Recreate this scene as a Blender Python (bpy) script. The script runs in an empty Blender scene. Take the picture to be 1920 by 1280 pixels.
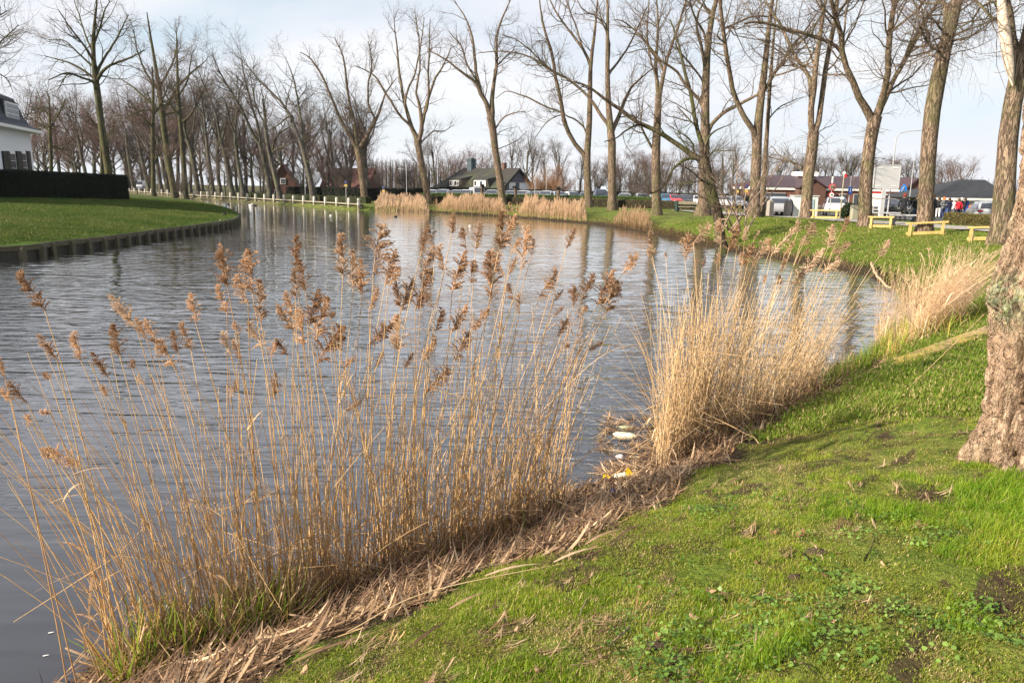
import bpy, math, random, time
import numpy as np
from mathutils import Vector, Matrix

random.seed(7)
RS = np.random.RandomState(11)
SC = bpy.context.scene
COL = SC.collection
R = math.radians

# ------------------------------------------------------------------ camera
HC = 2.8                       # eye above the water
PITCH = math.atan(290 / 1400.0)
ROLL = R(0.9)
_r0 = Vector((1, 0, 0)); _f = Vector((0, math.cos(PITCH), -math.sin(PITCH))); _u0 = _r0.cross(_f)
_rt = _r0 * math.cos(ROLL) + _u0 * math.sin(ROLL)
_up = -_r0 * math.sin(ROLL) + _u0 * math.cos(ROLL)
cam_data = bpy.data.cameras.new('camera')
cam = bpy.data.objects.new('camera', cam_data)
COL.objects.link(cam)
cam_data.sensor_width = 36.0
cam_data.lens = 36.0 * 1400 / 1920
cam_data.clip_start = 0.05
cam_data.clip_end = 5000
m = Matrix.Identity(4)
for i in range(3):
    m[i][0] = _rt[i]; m[i][1] = _up[i]; m[i][2] = -_f[i]
m[2][3] = HC
cam.matrix_world = m
SC.camera = cam

# ------------------------------------------------------------------ sky and sun
SUN = Vector((-0.90, -0.42, 0.0)).normalized()
SUN_EL = R(25)
w = bpy.data.worlds.new('World'); SC.world = w; w.use_nodes = True
nt = w.node_tree; nt.nodes.clear()
def N(t, k, **kw):
    n = t.nodes.new(k)
    for a, b in kw.items(): setattr(n, a, b)
    return n
out = N(nt, 'ShaderNodeOutputWorld'); bg = N(nt, 'ShaderNodeBackground')
sky = N(nt, 'ShaderNodeTexSky', sky_type='NISHITA', sun_disc=False)
sky.sun_elevation = SUN_EL; sky.sun_rotation = math.atan2(SUN.x, SUN.y)
sky.air_density = 1.0; sky.dust_density = 1.2; sky.ozone_density = 1.6
tc = N(nt, 'ShaderNodeTexCoord')
# flatten the direction so that clouds stretch towards the horizon
sep = N(nt, 'ShaderNodeSeparateXYZ'); nt.links.new(tc.outputs['Generated'], sep.inputs[0])
add = N(nt, 'ShaderNodeMath', operation='ADD'); nt.links.new(sep.outputs['Z'], add.inputs[0]); add.inputs[1].default_value = 0.16
mx = N(nt, 'ShaderNodeMath', operation='MAXIMUM'); nt.links.new(add.outputs[0], mx.inputs[0]); mx.inputs[1].default_value = 0.05
dx = N(nt, 'ShaderNodeMath', operation='DIVIDE'); nt.links.new(sep.outputs['X'], dx.inputs[0]); nt.links.new(mx.outputs[0], dx.inputs[1])
dy = N(nt, 'ShaderNodeMath', operation='DIVIDE'); nt.links.new(sep.outputs['Y'], dy.inputs[0]); nt.links.new(mx.outputs[0], dy.inputs[1])
cmb = N(nt, 'ShaderNodeCombineXYZ'); nt.links.new(dx.outputs[0], cmb.inputs[0]); nt.links.new(dy.outputs[0], cmb.inputs[1])
cmb.inputs[2].default_value = 3.1
no = N(nt, 'ShaderNodeTexNoise'); no.inputs['Scale'].default_value = 0.62; no.inputs['Detail'].default_value = 7; no.inputs['Roughness'].default_value = 0.52
no.inputs['Distortion'].default_value = 0.5
nt.links.new(cmb.outputs[0], no.inputs['Vector'])
rp = N(nt, 'ShaderNodeValToRGB'); rp.color_ramp.elements[0].position = 0.36; rp.color_ramp.elements[1].position = 0.56
nt.links.new(no.outputs['Fac'], rp.inputs[0])
no2 = N(nt, 'ShaderNodeTexNoise'); no2.inputs['Scale'].default_value = 0.45; no2.inputs['Detail'].default_value = 5
nt.links.new(cmb.outputs[0], no2.inputs['Vector'])
cr = N(nt, 'ShaderNodeValToRGB')
cr.color_ramp.elements[0].position = 0.35; cr.color_ramp.elements[0].color = (0.365, 0.372, 0.410, 1)
cr.color_ramp.elements[1].position = 0.62; cr.color_ramp.elements[1].color = (0.425, 0.428, 0.440, 1)
nt.links.new(no2.outputs['Fac'], cr.inputs[0])
sc_ = N(nt, 'ShaderNodeVectorMath', operation='SCALE'); nt.links.new(sky.outputs[0], sc_.inputs[0]); sc_.inputs['Scale'].default_value = 0.055
# thin bright veil over the blue
veil = N(nt, 'ShaderNodeMix', data_type='RGBA'); veil.inputs[0].default_value = 0.62
nt.links.new(sc_.outputs[0], veil.inputs[6]); veil.inputs[7].default_value = (0.33, 0.405, 0.46, 1)
mixc = N(nt, 'ShaderNodeMix', data_type='RGBA')
mr = N(nt, 'ShaderNodeMapRange'); nt.links.new(rp.outputs[0], mr.inputs[0]); mr.inputs[3].default_value = 0.22; mr.inputs[4].default_value = 0.97
nt.links.new(mr.outputs[0], mixc.inputs[0]); nt.links.new(veil.outputs[2], mixc.inputs[6]); nt.links.new(cr.outputs[0], mixc.inputs[7])
hm_ = N(nt, 'ShaderNodeMapRange'); nt.links.new(sep.outputs['Z'], hm_.inputs[0]); hm_.inputs[1].default_value = 0.0; hm_.inputs[2].default_value = 0.16; hm_.inputs[3].default_value = 0.75; hm_.inputs[4].default_value = 0.0
whz = N(nt, 'ShaderNodeMix', data_type='RGBA'); nt.links.new(hm_.outputs[0], whz.inputs[0]); nt.links.new(mixc.outputs[2], whz.inputs[6]); whz.inputs[7].default_value = (0.405, 0.418, 0.435, 1)
nt.links.new(whz.outputs[2], bg.inputs[0]); bg.inputs[1].default_value = 1.0
nt.links.new(bg.outputs[0], out.inputs[0])

sd = bpy.data.lights.new('sun', 'SUN'); sun = bpy.data.objects.new('sun', sd); COL.objects.link(sun)
sd.energy = 5.0; sd.angle = R(0.6); sd.color = (1.0, 0.87, 0.70)
sv = Vector((SUN.x * math.cos(SUN_EL), SUN.y * math.cos(SUN_EL), math.sin(SUN_EL)))
sun.rotation_euler = sv.to_track_quat('Z', 'Y').to_euler()
sun['kind'] = 'helper'
SC.view_settings.view_transform = 'Standard'; SC.view_settings.look = 'None'
SC.view_settings.gamma = 1; SC.view_settings.exposure = 1.25
SC.render.engine = 'CYCLES'
SC.cycles.max_bounces = 6; SC.cycles.transparent_max_bounces = 6
SC.cycles.sample_clamp_indirect = 6

# ------------------------------------------------------------------ picture <-> place
F = 1400.0
RT = np.array(_rt); UPV = np.array(_up); FW = np.array(_f)
def ray(px, py):
    px = np.asarray(px, float); py = np.asarray(py, float)
    d = FW + ((px - 960) / F)[..., None] * RT + (-(py - 640) / F)[..., None] * UPV
    return d
def U(px, py, z=0.0):                       # the point at height z seen at that pixel
    d = ray(px, py); t = (z - HC) / d[..., 2]
    return np.array([0, 0, HC]) + d * t[..., None]
def UY(px, py, Y):                          # the point at ground distance Y seen at that pixel
    d = ray(px, py); t = Y / d[..., 1]
    return np.array([0, 0, HC]) + d * np.asarray(t)[..., None]

# ------------------------------------------------------------------ noise
def _h(ix, iy, iz, s):
    n = (ix * 374761393 + iy * 668265263 + iz * 2147483647 + s * 974711) & 0xffffffff
    n = ((n ^ (n >> 13)) * 1274126177) & 0xffffffff
    return ((n ^ (n >> 16)) & 0xffff) / 65535.0
def vn(x, y, z=0.0, s=1):
    x, y, z = np.broadcast_arrays(np.asarray(x, float), np.asarray(y, float), np.asarray(z, float))
    xi = np.floor(x).astype(np.int64); yi = np.floor(y).astype(np.int64); zi = np.floor(z).astype(np.int64)
    fx = x - xi; fy = y - yi; fz = z - zi
    fx = fx * fx * (3 - 2 * fx); fy = fy * fy * (3 - 2 * fy); fz = fz * fz * (3 - 2 * fz)
    r = 0
    for a in (0, 1):
        for b in (0, 1):
            for c in (0, 1):
                r = r + _h(xi + a, yi + b, zi + c, s) * (fx if a else 1 - fx) * (fy if b else 1 - fy) * (fz if c else 1 - fz)
    return r * 2 - 1
def fbm(x, y, z=0.0, o=4, s=1):
    r = 0; a = 1.0; t = 0
    for i in range(o):
        r = r + a * vn(np.asarray(x) * 2 ** i, np.asarray(y) * 2 ** i, np.asarray(z) * 2 ** i, s + i); t += a; a *= 0.5
    return r / t

# ------------------------------------------------------------------ materials
def _new(name):
    m = bpy.data.materials.new(name); m.use_nodes = True
    t = m.node_tree; b = t.nodes['Principled BSDF']
    return m, t, b
def flat(name, c, rough=0.7, metal=0.0, spec=0.3, var=0.08, scale=6.0):
    m, t, b = _new(name)
    b.inputs['Roughness'].default_value = rough; b.inputs['Metallic'].default_value = metal
    b.inputs['Specular IOR Level'].default_value = spec
    g = N(t, 'ShaderNodeNewGeometry')
    n = N(t, 'ShaderNodeTexNoise'); n.inputs['Scale'].default_value = scale; n.inputs['Detail'].default_value = 4
    t.links.new(g.outputs['Position'], n.inputs['Vector'])
    x = N(t, 'ShaderNodeMix', data_type='RGBA')
    x.inputs[6].default_value = tuple(v * (1 - var * 2) for v in c) + (1,); x.inputs[7].default_value = tuple(min(1, v * (1 + var * 2)) for v in c) + (1,)
    t.links.new(n.outputs['Fac'], x.inputs[0]); t.links.new(x.outputs[2], b.inputs['Base Color'])
    return m
def ramp(t, fac, stops):
    r = N(t, 'ShaderNodeValToRGB'); e = r.color_ramp.elements
    while len(e) < len(stops): e.new(0.5)
    for i, (p, c) in enumerate(stops): e[i].position = p; e[i].color = tuple(c) + (1,)
    t.links.new(fac, r.inputs[0]); return r.outputs[0]
def noise(t, scale, detail=4, rough=0.55, vec=None, dist=0.0, mul=None):
    n = N(t, 'ShaderNodeTexNoise'); n.inputs['Scale'].default_value = scale; n.inputs['Detail'].default_value = detail
    n.inputs['Roughness'].default_value = rough; n.inputs['Distortion'].default_value = dist
    if vec is None:
        vec = N(t, 'ShaderNodeNewGeometry').outputs['Position']
    if mul is not None:
        mp = N(t, 'ShaderNodeMapping'); mp.inputs['Scale'].default_value = mul; t.links.new(vec, mp.inputs[0]); vec = mp.outputs[0]
    t.links.new(vec, n.inputs['Vector']); return n.outputs['Fac']
def mixc_(t, fac, a, b, mode='MIX'):
    x = N(t, 'ShaderNodeMix', data_type='RGBA', blend_type=mode)
    for i, v in ((0, fac), (6, a), (7, b)):
        if hasattr(v, 'default_value') or hasattr(v, 'links'): t.links.new(v, x.inputs[i])
        elif isinstance(v, (int, float)): x.inputs[i].default_value = v
        else: x.inputs[i].default_value = tuple(v) + (1,)
    return x.outputs[2]
def bump(t, b, h, strength=0.5, dist=0.02, prev=None):
    n = N(t, 'ShaderNodeBump'); n.inputs['Strength'].default_value = strength; n.inputs['Distance'].default_value = dist
    t.links.new(h, n.inputs['Height'])
    if prev is not None: t.links.new(prev, n.inputs['Normal'])
    t.links.new(n.outputs[0], b.inputs['Normal']); return n.outputs[0]
def bark(name, c1, c2, moss=None, mossamt=0.5, scale=9.0, bstr=0.9, bdist=0.035):
    m, t, b = _new(name); b.inputs['Roughness'].default_value = 0.9; b.inputs['Specular IOR Level'].default_value = 0.1
    big = noise(t, 1.3, 3, mul=(1, 1, 0.4))
    fine = noise(t, scale, 5, 0.6, mul=(1, 1, 0.28), dist=0.6)
    v = N(t, 'ShaderNodeTexVoronoi', feature='DISTANCE_TO_EDGE'); v.inputs['Scale'].default_value = scale * 0.8
    mp = N(t, 'ShaderNodeMapping'); mp.inputs['Scale'].default_value = (1, 1, 0.30)
    t.links.new(N(t, 'ShaderNodeNewGeometry').outputs['Position'], mp.inputs[0])
    wv = N(t, 'ShaderNodeVectorMath', operation='ADD'); nn = N(t, 'ShaderNodeTexNoise'); nn.inputs['Scale'].default_value = 5
    t.links.new(mp.outputs[0], nn.inputs['Vector']); sc = N(t, 'ShaderNodeVectorMath', operation='SCALE'); sc.inputs['Scale'].default_value = 0.14
    t.links.new(nn.outputs['Color'], sc.inputs[0]); t.links.new(mp.outputs[0], wv.inputs[0]); t.links.new(sc.outputs[0], wv.inputs[1])
    t.links.new(wv.outputs[0], v.inputs['Vector'])
    rn = N(t, 'ShaderNodeTexNoise'); rn.inputs['Scale'].default_value = scale * 1.15; rn.inputs['Detail'].default_value = 3; rn.inputs['Roughness'].default_value = .55; rn.inputs['Distortion'].default_value = .45
    mp2 = N(t, 'ShaderNodeMapping'); mp2.inputs['Scale'].default_value = (1, 1, 0.17); t.links.new(N(t, 'ShaderNodeNewGeometry').outputs['Position'], mp2.inputs[0]); t.links.new(mp2.outputs[0], rn.inputs['Vector'])
    q1 = N(t, 'ShaderNodeMath', operation='SUBTRACT'); t.links.new(rn.outputs['Fac'], q1.inputs[0]); q1.inputs[1].default_value = .5
    q2 = N(t, 'ShaderNodeMath', operation='ABSOLUTE'); t.links.new(q1.outputs[0], q2.inputs[0])
    edge = N(t, 'ShaderNodeMapRange'); edge.inputs[2].default_value = 0.075; t.links.new(q2.outputs[0], edge.inputs[0])
    c = ramp(t, fine, [(0.3, c1), (0.7, c2)])
    c = mixc_(t, edge.outputs[0], [x * 0.42 for x in c1], c)
    if moss:
        mf = ramp(t, noise(t, 1.1, 4, 0.6), [(0.5 - mossamt * 0.25, (0, 0, 0)), (0.68 - mossamt * 0.1, (1, 1, 1))])
        sm = N(t, 'ShaderNodeMath', operation='MULTIPLY'); t.links.new(mf, sm.inputs[0]); sm.inputs[1].default_value = 0.75
        c = mixc_(t, sm.outputs[0], c, moss)
    c = mixc_(t, 0.35, c, ramp(t, big, [(0.3, (0.55, 0.55, 0.55)), (0.7, (1.3, 1.3, 1.3))]), 'MULTIPLY')
    t.links.new(c, b.inputs['Base Color'])
    hh = N(t, 'ShaderNodeMath', operation='ADD'); t.links.new(edge.outputs[0], hh.inputs[0]); t.links.new(fine, hh.inputs[1])
    bump(t, b, hh.outputs[0], bstr, bdist)
    return m
def leafy(name, c1, c2, trans=0.35, rough=0.6, scale=2.0, c3=None):
    """thin leaves or blades: colour by place and by instance, some light passes through"""
    m, t, b = _new(name)
    oi = N(t, 'ShaderNodeObjectInfo')
    f = N(t, 'ShaderNodeMath', operation='ADD'); f.use_clamp = True
    h = N(t, 'ShaderNodeMath', operation='MULTIPLY_ADD'); t.links.new(oi.outputs['Random'], h.inputs[0]); h.inputs[1].default_value = 0.5; h.inputs[2].default_value = -0.25
    t.links.new(noise(t, scale, 4, 0.6), f.inputs[0]); t.links.new(h.outputs[0], f.inputs[1])
    st = [(0.3, c1), (0.7, c2)] if c3 is None else [(0.25, c1), (0.52, c2), (0.8, c3)]
    c = ramp(t, f.outputs[0], st)
    t.links.new(c, b.inputs['Base Color']); b.inputs['Roughness'].default_value = rough; b.inputs['Specular IOR Level'].default_value = 0.25
    tr = N(t, 'ShaderNodeBsdfTranslucent'); t.links.new(c, tr.inputs[0])
    mx = N(t, 'ShaderNodeMixShader'); mx.inputs[0].default_value = trans
    t.links.new(b.outputs[0], mx.inputs[1]); t.links.new(tr.outputs[0], mx.inputs[2])
    t.links.new(mx.outputs[0], t.nodes['Material Output'].inputs[0])
    return m

# ------------------------------------------------------------------ objects
def mesh_np(name, V, Fq, mats=None, smooth=False, mi=None):
    """V (n,3), Fq (m,4) or (m,3) or list of arrays of faces"""
    me = bpy.data.meshes.new(name)
    V = np.asarray(V, np.float32)
    fl = Fq if isinstance(Fq, list) else [np.asarray(Fq)]
    fl = [np.asarray(f) for f in fl if len(f)]
    me.vertices.add(len(V)); me.vertices.foreach_set('co', V.ravel())
    loops = np.concatenate([f.ravel() for f in fl]) if fl else np.zeros(0, int)
    cnt = np.concatenate([np.full(len(f), f.shape[1]) for f in fl]) if fl else np.zeros(0, int)
    me.loops.add(len(loops)); me.loops.foreach_set('vertex_index', loops.astype(np.int32))
    me.polygons.add(len(cnt)); st = np.concatenate([[0], np.cumsum(cnt)[:-1]]) if len(cnt) else cnt
    me.polygons.foreach_set('loop_start', st.astype(np.int32))
    if mi is not None: me.polygons.foreach_set('material_index', np.asarray(mi, np.int32))
    me.polygons.foreach_set('use_smooth', np.full(len(cnt), smooth))
    me.update(calc_edges=True)
    for m in (mats or []): me.materials.append(m)
    return me
def link(name, me, parent=None, loc=None, label=None, cat=None, group=None, kind=None):
    o = bpy.data.objects.new(name, me); COL.objects.link(o)
    if loc is not None: o.location = loc
    if parent is not None: o.parent = parent
    tag(o, label, cat, group, kind)
    return o
def tag(o, label=None, cat=None, group=None, kind=None):
    if label: o['label'] = label
    if cat: o['category'] = cat
    if group: o['group'] = group
    if kind: o['kind'] = kind
    return o
def root(name, loc, label, cat, group=None, rz=0.0):
    o = bpy.data.objects.new(name, None); COL.objects.link(o); o.location = loc; o.rotation_euler = (0, 0, rz)
    o.empty_display_size = 0.1
    return tag(o, label, cat, group)
def copy_tree(o, parent=None):
    c = o.copy(); COL.objects.link(c); c.parent = parent
    for ch in o.children: copy_tree(ch, c)
    return c

class MB:
    """collects boxes, prisms and lathes; build() links ONE mesh object"""
    def __init__(s): s.v = []; s.f = []; s.mi = []
    def add(s, vs, fs, mi=0):
        n = len(s.v); s.v += [tuple(v) for v in vs]
        for f in fs: s.f.append([i + n for i in f]); s.mi.append(mi)
        return s
    def box(s, c, d, rz=0.0, mi=0, bev=0.0, taper=1.0):
        x, y, z = (k / 2 for k in d); ca, sa = math.cos(rz), math.sin(rz); vs = []
        if bev <= 0:
            for sz, tp in ((-1, 1), (1, taper)):
                for sx, sy in ((-1, -1), (1, -1), (1, 1), (-1, 1)):
                    px, py = sx * x * tp, sy * y * tp
                    vs.append((c[0] + px * ca - py * sa, c[1] + px * sa + py * ca, c[2] + sz * z))
            return s.add(vs, [(3, 2, 1, 0), (4, 5, 6, 7), (0, 1, 5, 4), (1, 2, 6, 5), (2, 3, 7, 6), (3, 0, 4, 7)], mi)
        b = min(bev, x * .8, y * .8, z * .8)
        for zz, ins in ((-z, b), (-z + b, 0), (z - b, 0), (z, b)):
            for sx, sy in ((-1, -1), (1, -1), (1, 1), (-1, 1)):
                px, py = sx * (x - ins), sy * (y - ins)
                vs.append((c[0] + px * ca - py * sa, c[1] + px * sa + py * ca, c[2] + zz))
        fs = [(3, 2, 1, 0), (12, 13, 14, 15)]
        for k in range(3):
            for j in range(4): fs.append((k * 4 + j, k * 4 + (j + 1) % 4, k * 4 + 4 + (j + 1) % 4, k * 4 + 4 + j))
        return s.add(vs, fs, mi)
    def prism(s, pts, h0, h1, mi=0):          # polygon in xy extruded z
        n = len(pts); vs = [(p[0], p[1], h0) for p in pts] + [(p[0], p[1], h1) for p in pts]
        return s.add(vs, [tuple(range(n))[::-1], tuple(range(n, 2 * n))] + [(i, (i + 1) % n, n + (i + 1) % n, n + i) for i in range(n)], mi)
    def prof(s, pts, y0, y1, mi=0, inset=0.0):  # polygon in xz extruded along y
        n = len(pts); vs = [(p[0], y0, p[1]) for p in pts] + [(p[0], y1, p[1]) for p in pts]
        return s.add(vs, [tuple(range(n)), tuple(range(n, 2 * n))[::-1]] + [(i, n + i, n + (i + 1) % n, (i + 1) % n) for i in range(n)], mi)
    def lathe(s, prof, c=(0, 0, 0), n=12, mi=0, axis='z'):
        vs = []
        for r, z in prof:
            for k in range(n):
                a = 2 * math.pi * k / n
                p = (r * math.cos(a), r * math.sin(a), z)
                if axis == 'y': p = (p[0], p[2], p[1])
                if axis == 'x': p = (p[2], p[0], p[1])
                vs.append((c[0] + p[0], c[1] + p[1], c[2] + p[2]))
        fs = []
        for j in range(len(prof) - 1):
            for k in range(n): fs.append((j * n + k, j * n + (k + 1) % n, (j + 1) * n + (k + 1) % n, (j + 1) * n + k))
        fs.append(tuple(range(n))[::-1]); fs.append(tuple(range((len(prof) - 1) * n, len(prof) * n)))
        return s.add(vs, fs, mi)
    def bar(s, a, b, r, n=6, mi=0, r2=None):
        a = Vector(a); b = Vector(b); d = (b - a).normalized(); q = d.orthogonal().normalized(); p = d.cross(q); r2 = r if r2 is None else r2
        vs = [a + (q * math.cos(2 * math.pi * k / n) + p * math.sin(2 * math.pi * k / n)) * r for k in range(n)]
        vs += [b + (q * math.cos(2 * math.pi * k / n) + p * math.sin(2 * math.pi * k / n)) * r2 for k in range(n)]
        return s.add(vs, [tuple(range(n))[::-1], tuple(range(n, 2 * n))] + [(k, (k + 1) % n, n + (k + 1) % n, n + k) for k in range(n)], mi)
    def mesh(s, name, mats, smooth=False):
        me = bpy.data.meshes.new(name); me.from_pydata(s.v, [], s.f); me.update()
        for m in (mats if isinstance(mats, (list, tuple)) else [mats]): me.materials.append(m)
        for p, i in zip(me.polygons, s.mi): p.material_index = i; p.use_smooth = smooth
        return me
    def build(s, name, mats, parent=None, loc=None, smooth=False, **kw):
        return link(name, s.mesh(name, mats, smooth), parent, loc, **kw)

# ------------------------------------------------------------------ tubes
def tubes(P, Rr, sides=4):
    """P (n,k,3) centre lines, Rr (n,k) radii -> vertices, quads"""
    P = np.asarray(P, float); Rr = np.asarray(Rr, float); n, k, _ = P.shape
    T = np.empty_like(P); T[:, 1:-1] = P[:, 2:] - P[:, :-2]; T[:, 0] = P[:, 1] - P[:, 0]; T[:, -1] = P[:, -1] - P[:, -2]
    T /= np.linalg.norm(T, axis=2, keepdims=True) + 1e-9
    ref = np.zeros_like(T); mean = T.mean(1)
    ax = np.where(np.abs(mean[:, 2:3]) > 0.8, np.array([[1.0, 0.13, 0]]), np.array([[0.0, 0.0, 1.0]]))
    ref[:] = ax[:, None, :]
    A = np.cross(T, ref); A /= np.linalg.norm(A, axis=2, keepdims=True) + 1e-9
    B = np.cross(T, A)
    ang = np.arange(sides) * 2 * np.pi / sides
    V = P[:, :, None, :] + Rr[:, :, None, None] * (A[:, :, None, :] * np.cos(ang)[None, None, :, None] + B[:, :, None, :] * np.sin(ang)[None, None, :, None])
    idx = np.arange(n * k * sides).reshape(n, k, sides)
    a = idx[:, :-1, :]; b = idx[:, 1:, :]
    Q = np.stack([a, np.roll(a, -1, 2), np.roll(b, -1, 2), b], -1).reshape(-1, 4)
    return V.reshape(-1, 3), Q
def join(parts):
    Vs = []; Qs = []; o = 0
    for V, Q in parts:
        Vs.append(V); Qs.append(Q + o); o += len(V)
    return np.concatenate(Vs), np.concatenate(Qs)
def resample(pts, rad, K=14):
    pts = np.asarray(pts, float); rad = np.asarray(rad, float)
    s = np.concatenate([[0], np.cumsum(np.linalg.norm(np.diff(pts, axis=0), axis=1))]); t = np.linspace(0, s[-1], K)
    # Catmull-Rom through the points, sampled finely and then evenly
    n = len(pts)
    if n > 2:
        ex = np.vstack([2 * pts[0] - pts[1], pts, 2 * pts[-1] - pts[-2]]); fine = []; fr = []
        for i in range(n - 1):
            p0, p1, p2, p3 = ex[i:i + 4]
            for u in np.linspace(0, 1, 8, endpoint=False):
                fine.append(0.5 * (2 * p1 + (p2 - p0) * u + (2 * p0 - 5 * p1 + 4 * p2 - p3) * u * u + (3 * p1 - p0 - 3 * p2 + p3) * u ** 3))
                fr.append(rad[i] * (1 - u) + rad[i + 1] * u)
        fine.append(pts[-1]); fr.append(rad[-1]); pts = np.array(fine); rad = np.array(fr)
        s = np.concatenate([[0], np.cumsum(np.linalg.norm(np.diff(pts, axis=0), axis=1))]); t = np.linspace(0, s[-1], K)
    return np.stack([np.interp(t, s, pts[:, j]) for j in range(3)], 1), np.interp(t, s, rad)
def grow(rs, P, Rr, n, lmin, lmax, ang=(35, 70), up=0.12, wob=0.22, K=5, tmin=0.25, rmax=0.6, rtip=0.3, rfloor=0.004, outc=None, wlen=True, minr=0.0):
    """children of the branches P (m,k,3), Rr (m,k)"""
    m, k, _ = P.shape
    L = np.linalg.norm(np.diff(P, axis=1), axis=2).sum(1)
    pr = (L if wlen else np.ones(m)) + 1e-6
    pr = pr / pr.sum(); pi = rs.choice(m, n, p=pr)
    t = (tmin + (1 - tmin) * rs.rand(n) ** 0.8) * (k - 1.001); i0 = t.astype(int); f = (t - i0)[:, None]
    S = P[pi, i0] * (1 - f) + P[pi, i0 + 1] * f
    r0 = Rr[pi, i0] * (1 - f[:, 0]) + Rr[pi, i0 + 1] * f[:, 0]
    T = P[pi, i0 + 1] - P[pi, i0]; T /= np.linalg.norm(T, axis=1, keepdims=True) + 1e-9
    q = rs.normal(size=(n, 3)); q -= (q * T).sum(1, keepdims=True) * T; q /= np.linalg.norm(q, axis=1, keepdims=True) + 1e-9
    if outc is not None:
        o = S - outc; o[:, 2] = 0; o /= np.linalg.norm(o, axis=1, keepdims=True) + 1e-9
        q = q + o * 0.6; q -= (q * T).sum(1, keepdims=True) * T; q /= np.linalg.norm(q, axis=1, keepdims=True) + 1e-9
    a = np.radians(rs.uniform(ang[0], ang[1], n))[:, None]
    D = T * np.cos(a) + q * np.sin(a)
    frac = (t / (k - 1))
    ln = rs.uniform(lmin, lmax, n) * (1.15 - 0.55 * frac)
    C = np.empty((n, K, 3)); C[:, 0] = S
    for j in range(1, K):
        D = D + rs.normal(size=(n, 3)) * wob; D[:, 2] += up; D /= np.linalg.norm(D, axis=1, keepdims=True)
        C[:, j] = C[:, j - 1] + D * (ln / (K - 1))[:, None]
    rb = np.minimum(r0 * rmax, ln * 0.0125 + rfloor)
    rb = np.maximum(rb, rfloor)
    RR = rb[:, None] * np.linspace(1, rtip, K)[None, :]
    RR = np.maximum(RR, rfloor * 0.6)
    return C, RR
# ------------------------------------------------------------------ shorelines (outlines on the water plane)
def px(lst): return [tuple(U(a, b, 0.0)[:2]) for a, b in lst]
NEAR = px([(60, 1420), (230, 1290), (380, 1240), (560, 1180), (700, 1120), (850, 1062), (1000, 1000), (1080, 960), (1150, 925),
           (1235, 890), (1330, 850), (1420, 800), (1500, 760), (1590, 712), (1655, 672), (1700, 640), (1722, 600), (1712, 560), (1668, 532)])
FARB = px([(1600, 510), (1540, 498), (1450, 484), (1360, 470), (1300, 455), (1230, 440), (1160, 428), (1100, 420), (1000, 411), (900, 404), (800, 398), (700, 394)])
QUAY = px([(672, 393.5), (600, 388.3), (520, 382.7), (440, 377.6), (385, 374.3), (330, 370.3), (290, 366.8), (243, 363)])
OUTER = [(-60, -50), (-12, -6)] + NEAR + FARB + QUAY + [(-190, 250), (-420, 300), (-600, 300), (-600, -60)]
ISLF = px([(0, 487), (60, 480), (120, 473), (180, 466), (240, 457), (300, 447), (360, 438), (410, 430), (436, 424), (447, 417), (446, 410), (430, 401), (400, 391), (350, 380), (300, 374), (230, 369), (160, 364)])
ISLE = [(-300, -10), (-60, 17), (-32, 23.5)] + ISLF + [(-260, 150), (-420, 120)]
def sdist(X, Y, poly):
    """signed distance, positive inside"""
    X = np.asarray(X, float); Y = np.asarray(Y, float)
    d = np.full(X.shape, 1e18); ins = np.zeros(X.shape, bool); n = len(poly)
    for i in range(n):
        x1, y1 = poly[i]; x2, y2 = poly[(i + 1) % n]; ex, ey = x2 - x1, y2 - y1
        t = np.clip(((X - x1) * ex + (Y - y1) * ey) / (ex * ex + ey * ey + 1e-12), 0, 1)
        d = np.minimum(d, (X - x1 - t * ex) ** 2 + (Y - y1 - t * ey) ** 2)
        c = ((y1 > Y) != (y2 > Y)) & (X < (x2 - x1) * (Y - y1) / (y2 - y1 + 1e-18) + x1); ins ^= c
    return np.where(ins, 1, -1) * np.sqrt(d)
def sm(a, b, x):
    t = np.clip((x - a) / (b - a), 0, 1); return t * t * (3 - 2 * t)
def terrain(X, Y, full=False):
    X = np.asarray(X, float); Y = np.asarray(Y, float)
    wob = 0.10 * vn(X * 1.7, Y * 1.7, 0, 5) * np.clip(Y / 6, 0.3, 1) + 0.05 * vn(X * 5, Y * 5, 0, 6)
    d = -sdist(X, Y, OUTER)                     # > 0 on the mainland
    di = sdist(X, Y, ISLE)
    q = sm(-8, -18, X) * sm(45, 60, Y)          # the timber quay
    dn = d + wob * (1 - q)
    crest = 1.32 - 0.5 * sm(38, 66, Y)
    hb = crest * (1 - np.exp(-np.maximum(dn, 0) / 2.6))
    hb = hb - (crest - 0.8) * sm(8, 20, dn) - 0.5 * sm(20, 50, dn)
    und = np.where(Y < 40, 0.045 * fbm(X * 0.9, Y * 0.9, 0, 3, 9) + 0.018 * vn(X * 4, Y * 4, 0, 3), 0.03 * vn(X * .4, Y * .4, 0, 2))
    hb = np.where(dn > 0, hb + und * np.clip(dn / 0.8, 0, 1), np.maximum(dn * 0.45, -0.9))
    hq = np.clip(0.55 * d + 0.25, -0.9, 0.5)
    h = hb * (1 - q) + hq * q
    hi = 0.47 + 0.95 * (1 - np.exp(-np.maximum(di - .3, 0) / 8.0)) + 0.04 * vn(X * .5, Y * .5, 0, 8) * np.clip(di / 3, 0, 1)
    isl = di > 0.25
    h = np.where(isl, hi, np.where(di > -3, np.maximum(-0.9, np.minimum(h, -0.9)), h)) if True else h
    if full: return h, np.where(isl, di, dn), isl, q
    return h
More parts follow.
